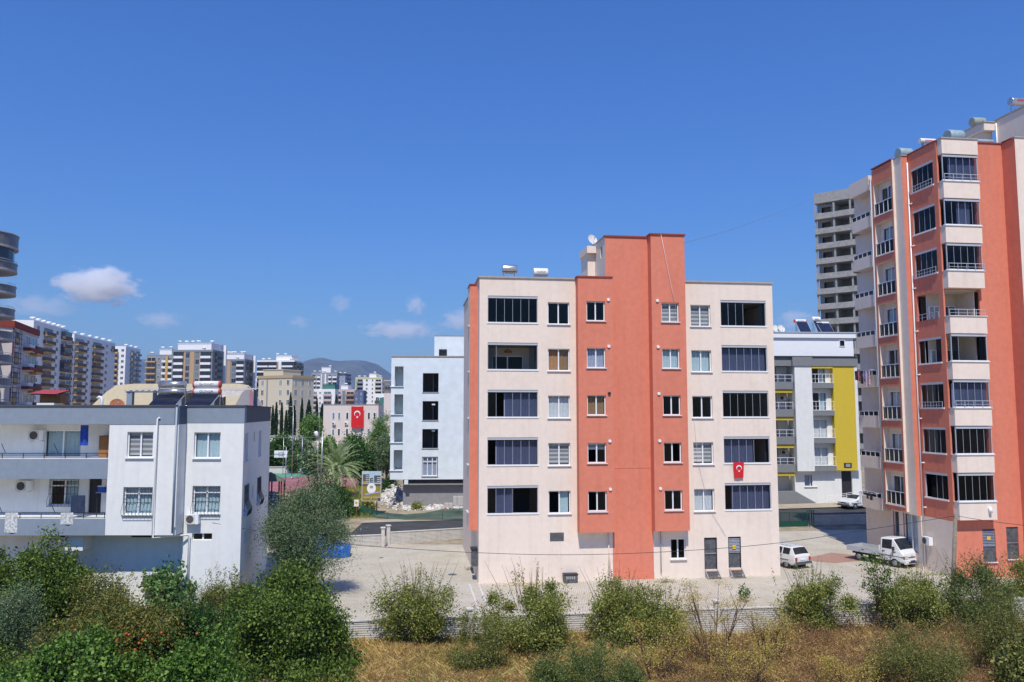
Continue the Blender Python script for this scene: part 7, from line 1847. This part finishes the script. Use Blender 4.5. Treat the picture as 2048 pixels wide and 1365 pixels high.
cyl = ['short cypress nearest to the white house roof', 'second short cypress from the white house roof', 'thin cypress before the first school wall', 'low dark cypress beside the tallest', 'tallest cypress standing before the school corner', 'cypress beside the tallest one', 'slim cypress before the shaded school flank', 'broad cypress at the end of the school flank', 'tall thin cypress next to the school end', 'cypress just beside the pink public building', 'dark pointed tree before the low tan balconies']
for i, (px_, yt, wpx, Yc) in enumerate(((545, 812, 7, 200), (552, 805, 8, 205), (563, 806, 7, 195), (572, 822, 8, 190), (580, 786, 10, 200), (588, 812, 9, 196), (603, 797, 8, 205), (617, 800, 16, 210), (633, 797, 8, 215), (644, 808, 14, 200), (672, 790, 12, 420))):
    c = at(px_, 850, Yc); z0 = ground_h(Yc); h = at(px_, yt, Yc).z - z0; wd = wpx / F_PX * Yc; rng = np.random.default_rng(200 + i)
    t = thing('cypress_tree', cyl[i], 'cypress', (c.x, Yc, z0), 0, CYP)
    s = rng.random(2600) ** 0.9; a = rng.uniform(0, 2 * math.pi, 2600); rr = wd / 2 * np.sin(np.pi * np.clip(0.12 + 0.88 * s, 0, 1)) ** 0.6 * np.sqrt(rng.random(2600)) * (1.15 - 0.5 * s)
    leaf_object('crown', np.stack([rr * np.cos(a), rr * np.sin(a), 0.4 + s * (h - 0.4)], 1), 0.4, L_CYP, t, 2.6, 300 + i, 1.4)
    MB().tube([(0, 0, -0.2), (0, 0, h * 0.6)], [0.15, 0.04], BARK, 6).build('trunk', t)
# palm
p = on_z(684, 992, 0.9)
t = thing('palm_tree', 'date palm with arching grey green fronds beside the lamp post', 'palm tree', (p.x, 92.0, 0.9))
ptz = at(684, 943, 92).z - 0.9
b = MB(); b.tube([(0, 0, -0.2), (0.02, 0, ptz * 0.5), (0, 0, ptz + 0.2)], [0.34, 0.27, 0.32], BARK, 12)
for k in range(9):
    for j in range(7):
        a = 2 * math.pi * (j + 0.5 * (k % 2)) / 7; z = 0.25 + k * ptz / 9; b.obox((0.30 * math.cos(a), 0.30 * math.sin(a), z), (math.cos(a), math.sin(a), 1.3), 0.2, 0.14, 0.05, BARK)
b.build('trunk', t)
rng = np.random.default_rng(77)
for i in range(64):
    a = rng.uniform(0, 2 * math.pi); el = rng.uniform(-0.2, 1.45); ln = rng.uniform(3.2, 4.5); C = []; D = []
    pts = []; pos = np.array((0, 0, ptz + 0.2)); dr = np.array((math.cos(a) * math.cos(el), math.sin(a) * math.cos(el), math.sin(el)))
    for k in range(15): pts.append(pos.copy()); pos = pos + dr * ln / 14; dr = dr + np.array((0, 0, -0.075 - 0.03 * (k / 14))); dr /= np.linalg.norm(dr)
    sd_ = np.cross(pts[-1] - pts[0], (0, 0, 1.0)); sd_ /= np.linalg.norm(sd_) + 1e-6
    b = MB()
    for k in range(1, 15):
        d_ = pts[k] - pts[k - 1]; d_ /= np.linalg.norm(d_); ll = 0.62 * math.sin(math.pi * min(0.97, 0.18 + 0.8 * k / 15)) + 0.08
        for h2 in (0.0, 0.5):
            base = pts[k - 1] + (pts[k] - pts[k - 1]) * h2
            for sgn in (-1, 1):
                tip = base + (sd_ * sgn * 0.8 + d_ * 0.75 + np.array((0, 0, 0.12))) * ll; w_ = d_ * 0.035
                b.face([base - w_, base + w_, tip], L_PALM)
    b.tube([tuple(q) for q in pts], [0.03 - 0.0017 * k for k in range(15)], L_PALM, 4, False); b.build('frond', t)
# dry grass, weeds
def field(n, poly_px, z, rngseed):
    rng = np.random.default_rng(rngseed); out = []
    xs = np.array([q[0] for q in poly_px]); ys = np.array([q[1] for q in poly_px])
    while len(out) < n:
        x, y = rng.uniform(xs.min(), xs.max()), rng.uniform(ys.min(), ys.max()); inside = False; j = len(poly_px) - 1
        for i in range(len(poly_px)):
            if (ys[i] > y) != (ys[j] > y) and x < (xs[j] - xs[i]) * (y - ys[i]) / (ys[j] - ys[i]) + xs[i]: inside = not inside
            j = i
        if inside:
            q = on_z(x, y, z)
            if math.sin(q.x * 0.9 + 1.7 * math.sin(q.y * 0.8)) + math.sin(q.y * 1.3 + q.x * 0.35) > -1.15 or rng.random() < 0.25: out.append((q.x, q.y, z))
    return np.array(out)
def blades(name, label, cat, base, hmin, hmax, m, seed, wid=0.02, lean=0.5, tuft=9, spread_=0.16):
    rng = np.random.default_rng(seed)
    B = np.repeat(base, tuft, 0); n = len(B); B = B + np.c_[rng.normal(size=(n, 2)) * spread_, np.zeros(n)]
    lump = 0.5 + 0.3 * np.sin(B[:, 0] * 0.9 + 0.7 * B[:, 1]) * np.cos(B[:, 1] * 1.1 - B[:, 0] * 0.5) + 0.25 * rng.normal(size=n)
    h = rng.uniform(hmin, hmax, n) * (0.55 + 0.75 * np.clip(lump, 0, 1)); a = rng.uniform(0, 2 * math.pi, n); l = np.abs(rng.normal(size=n)) * lean
    dx, dy = np.cos(a) * l * h, np.sin(a) * l * h; sx, sy = -np.sin(a) * wid, np.cos(a) * wid
    V = np.empty((n, 4, 3)); V[:, 0] = B + np.c_[sx, sy, np.zeros(n)]; V[:, 1] = B - np.c_[sx, sy, np.zeros(n)]
    V[:, 2] = B + np.c_[dx * 0.5 - sx * 0.7, dy * 0.5 - sy * 0.7, h * 0.65]; V[:, 3] = B + np.c_[dx * 1.2, dy * 1.2, h]
    me = bpy.data.meshes.new(name); me.vertices.add(4 * n); me.vertices.foreach_set('co', V.reshape(-1).astype(np.float32)); me.loops.add(4 * n); me.loops.foreach_set('vertex_index', np.arange(4 * n, dtype=np.int32))
    me.polygons.add(n); me.polygons.foreach_set('loop_start', np.arange(0, 4 * n, 4, dtype=np.int32)); me.polygons.foreach_set('loop_total', np.full(n, 4, dtype=np.int32)); me.materials.append(m); me.update(calc_edges=True)
    o = link(name, me); o['kind'] = 'stuff'; return tag(o, label, cat)
blades('dry_grass', 'long dry straw coloured grass covering the garden', 'grass', field(11000, [(640, 1410), (690, 1284), (1000, 1284), (1260, 1280), (1420, 1284), (1500, 1410)], GARDEN_Z, 401), 0.22, 0.5, L_DRY, 402, 0.006, 0.5, 30, 0.3)
blades('dry_grass', 'dry grass growing between the brown weeds near the wooden pole', 'grass', field(5500, [(1380, 1410), (1400, 1282), (1700, 1264), (2100, 1255), (2100, 1410)], GARDEN_Z, 403), 0.2, 0.45, L_DRY, 404, 0.006, 0.5, 24, 0.3)
def weed_mass(name, label, n, poly, m, seed, hmax, leaf, k=420):
    rng = np.random.default_rng(seed); base = field(k, poly, GARDEN_Z, seed + 1); hh = rng.uniform(0.35, hmax, k); i = rng.integers(0, k, n); f = rng.random(n)
    C = base[i] + np.c_[rng.normal(size=(n, 2)) * 0.26, hh[i] * (0.15 + 0.85 * f)]
    o = leaf_object(name, C, leaf, m, None, 2.4, seed + 2, 0.6); o['kind'] = 'stuff'; return tag(o, label, 'weeds')
weed_mass('weeds', 'brown and rusty weeds covering the ground under the wooden pole', 110000, [(1270, 1410), (1400, 1288), (1700, 1265), (1900, 1262), (2100, 1255), (2100, 1410)], L_RUSTY, 411, 1.35, 0.075, 760)
weed_mass('weeds', 'green and yellow weeds mixed into the dry grass', 34000, [(800, 1400), (860, 1275), (1300, 1262), (1420, 1290), (1420, 1400)], L_BUSH, 421, 0.8, 0.065, 260)
weed_mass('weeds', 'red brown dead weeds standing in the dry grass', 34000, [(660, 1410), (700, 1290), (1300, 1284), (1430, 1300), (1430, 1410)], L_RUSTY, 461, 0.8, 0.06, 240)
weed_mass('undergrowth', 'green undergrowth filling the gaps of the house garden', 90000, [(-60, 1420), (-60, 1230), (300, 1220), (640, 1230), (700, 1300), (690, 1420)], L_CITRUS, 431, 1.9, 0.15, 700)
weed_mass('weeds', 'grassy weeds along the foot of the ribbed wall', 14000, [(690, 1275), (700, 1262), (1200, 1255), (1700, 1232), (2080, 1215), (2080, 1240), (1200, 1280)], L_BUSH, 441, 0.6, 0.07, 260)
blades('grass', 'green verge grass beside the building site', 'grass', np.array([(q.x, q.y, ground_h(q.y)) for q in [on_z(x, y, 0.5) for x, y in zip(np.random.default_rng(5).uniform(655, 745, 900), np.random.default_rng(6).uniform(985, 1036, 900))]]), 0.2, 0.6, leafmat('verge_grass', ['4a5a26', '6a7634', '8d8a4a'], 0.3), 451, 0.02, 0.4, 6)

# ================================================================== HILLS
HILL = mat('wooded_hillside', (0.10, 0.115, 0.095), var=0.35, scale=0.006, stain=0.3)
b = MB(); nx, ny = 120, 16; X0, X1, Y0_, Y1_ = -6200, 2600, 5000, 8200
def hill_z(x, y):
    f = math.sin(math.pi * min(1, max(0, (y - Y0_) / (Y1_ - Y0_)))) ** 0.7
    pxx = CX + F_PX * x / 6400
    mesa = 1 / (1 + math.exp(-(pxx - 618) / 5.5)) * 1 / (1 + math.exp((pxx - 772) / 13))
    left = math.exp(-((pxx - 262) / 70) ** 2)
    h = 150 + 85 * left * 3.2 + 330 * mesa + 35 * math.sin(x * 0.0021 + 1) + 18 * math.sin(x * 0.0063 + y * 0.002) + 9 * math.sin(x * 0.019)
    return 6 + max(0, h) * f
for i in range(nx):
    for j in range(ny):
        q = [(X0 + (X1 - X0) * (i + a) / nx, Y0_ + (Y1_ - Y0_) * (j + c) / ny) for a, c in ((0, 0), (1, 0), (1, 1), (0, 1))]
        b.face([(x, y, hill_z(x, y)) for x, y in q], HILL, True)
struct(b.build('hills'))

for i, (px_, py_, n_, lab) in enumerate(((1046, 1172, 260, 'dry weeds growing at the foot of the peach wall'), (1330, 1165, 160, 'tuft of weeds beside the terracotta stair wall'), (946, 1140, 140, 'weeds along the flank of the peach block'), (1868, 1150, 220, 'weeds at the foot of the corner block beside the truck'))):
    q = on_z(px_, py_, 0.0); rg2 = np.random.default_rng(600 + i); nn = n_
    C = np.c_[rg2.normal(size=nn) * (0.9 if i in (0, 3) else 0.3), rg2.normal(size=nn) * 0.15, np.abs(rg2.normal(size=nn)) * 0.14] + np.array((q.x, q.y - 0.1, 0.0))
    o = leaf_object('weeds', C, 0.12, L_DRY if i == 0 else L_BUSH, None, 4.0, 610 + i, 1.0); o['kind'] = 'stuff'; tag(o, lab, 'weeds')

# ================================================================== CLOUDS (far outside the haze) AND HAZE
def cloud(label, px, py, wpx, hpx, dens, seed, Y=9500, depth=0.9):
    c = at(px, py, Y); rx = wpx / 2 / F_PX * Y; rz = hpx / 2 / F_PX * Y
    bm = bmesh.new(); bmesh.ops.create_icosphere(bm, subdivisions=3, radius=1.0)
    me = bpy.data.meshes.new('cloud'); bm.to_mesh(me); bm.free()
    m = bpy.data.materials.new('cloud_%d' % seed); m.use_nodes = True
    N = m.node_tree.nodes; L = m.node_tree.links; N.clear()
    o = N.new('ShaderNodeOutputMaterial'); v = N.new('ShaderNodeVolumePrincipled')
    v.inputs['Color'].default_value = (1, 1, 1, 1); v.inputs['Anisotropy'].default_value = 0.0
    tc = N.new('ShaderNodeTexCoord')
    ln = N.new('ShaderNodeVectorMath'); ln.operation = 'LENGTH'; L.new(tc.outputs['Object'], ln.inputs[0])
    no = N.new('ShaderNodeTexNoise'); no.inputs['Scale'].default_value = 2.1; no.inputs['Detail'].default_value = 5; no.inputs['Roughness'].default_value = 0.6
    mp = N.new('ShaderNodeMapping'); mp.inputs['Location'].default_value = (seed * 3.7, seed * 1.3, seed); mp.inputs['Scale'].default_value = (max(1.0, wpx / hpx * 0.55), 1, 1)
    L.new(tc.outputs['Object'], mp.inputs['Vector']); L.new(mp.outputs[0], no.inputs['Vector'])
    # density = noise lowered towards the rim and towards the flat base
    ad = N.new('ShaderNodeMath'); ad.operation = 'SUBTRACT'; L.new(no.outputs['Fac'], ad.inputs[0])
    sq = N.new('ShaderNodeMath'); sq.operation = 'MULTIPLY'; L.new(ln.outputs['Value'], sq.inputs[0]); sq.inputs[1].default_value = 0.55
    L.new(sq.outputs[0], ad.inputs[1])
    mr = N.new('ShaderNodeMapRange'); mr.inputs['From Min'].default_value = 0.06; mr.inputs['From Max'].default_value = 0.34; mr.inputs['To Max'].default_value = dens
    L.new(ad.outputs[0], mr.inputs['Value']); L.new(mr.outputs[0], v.inputs['Density'])
    L.new(v.outputs[0], o.inputs['Volume'])
    me.materials.append(m)
    ob_ = bpy.data.objects.new('cloud', me); COL.objects.link(ob_); ob_.location = c; ob_.scale = (rx, rx * depth, rz)
    return tag(ob_, label, 'cloud', 'small fair weather clouds')
cloud('bright rounded cloud above the white towers', 198, 572, 188, 88, 0.012, 1)
cloud('faint cloud low beside the rounded balconies', 80, 612, 190, 62, 0.0011, 2)
cloud('faint small cloud left of the grey towers', 318, 640, 110, 44, 0.002, 3)
cloud('small faint cloud above the black and white tower', 598, 645, 60, 34, 0.002, 4)
cloud('small cloud above the flat topped hill', 682, 608, 56, 48, 0.003, 5)
cloud('tiny upright cloud above the pale unfinished block', 832, 612, 52, 56, 0.005, 6)
cloud('wide low cloud bank above the pale unfinished block', 800, 660, 190, 46, 0.0028, 7)
cloud('cloud touching the flank of the peach block', 925, 642, 110, 60, 0.0035, 8)
cloud('faint cloud between the peach block and the concrete tower', 1590, 640, 90, 56, 0.003, 9)
hz = bpy.data.meshes.new('haze'); _bm = bmesh.new(); bmesh.ops.create_cube(_bm, size=1.0); _bm.to_mesh(hz); _bm.free()
hm = bpy.data.materials.new('haze_air'); hm.use_nodes = True
N = hm.node_tree.nodes; N.clear(); _o = N.new('ShaderNodeOutputMaterial'); _v = N.new('ShaderNodeVolumePrincipled')
_v.inputs['Color'].default_value = (0.36, 0.56, 0.98, 1); _v.inputs['Density'].default_value = HAZE_DENSITY; _v.inputs['Anisotropy'].default_value = 0.2
hm.node_tree.links.new(_v.outputs[0], _o.inputs['Volume']); hz.materials.append(hm)
ho = bpy.data.objects.new('haze', hz); COL.objects.link(ho)
ho.location = (0, 4500, 250); ho.scale = (17600, 9600, 510); ho['kind'] = 'stuff'; ho['label'] = 'thin blue haze over the town and the far hills'; ho['category'] = 'haze'
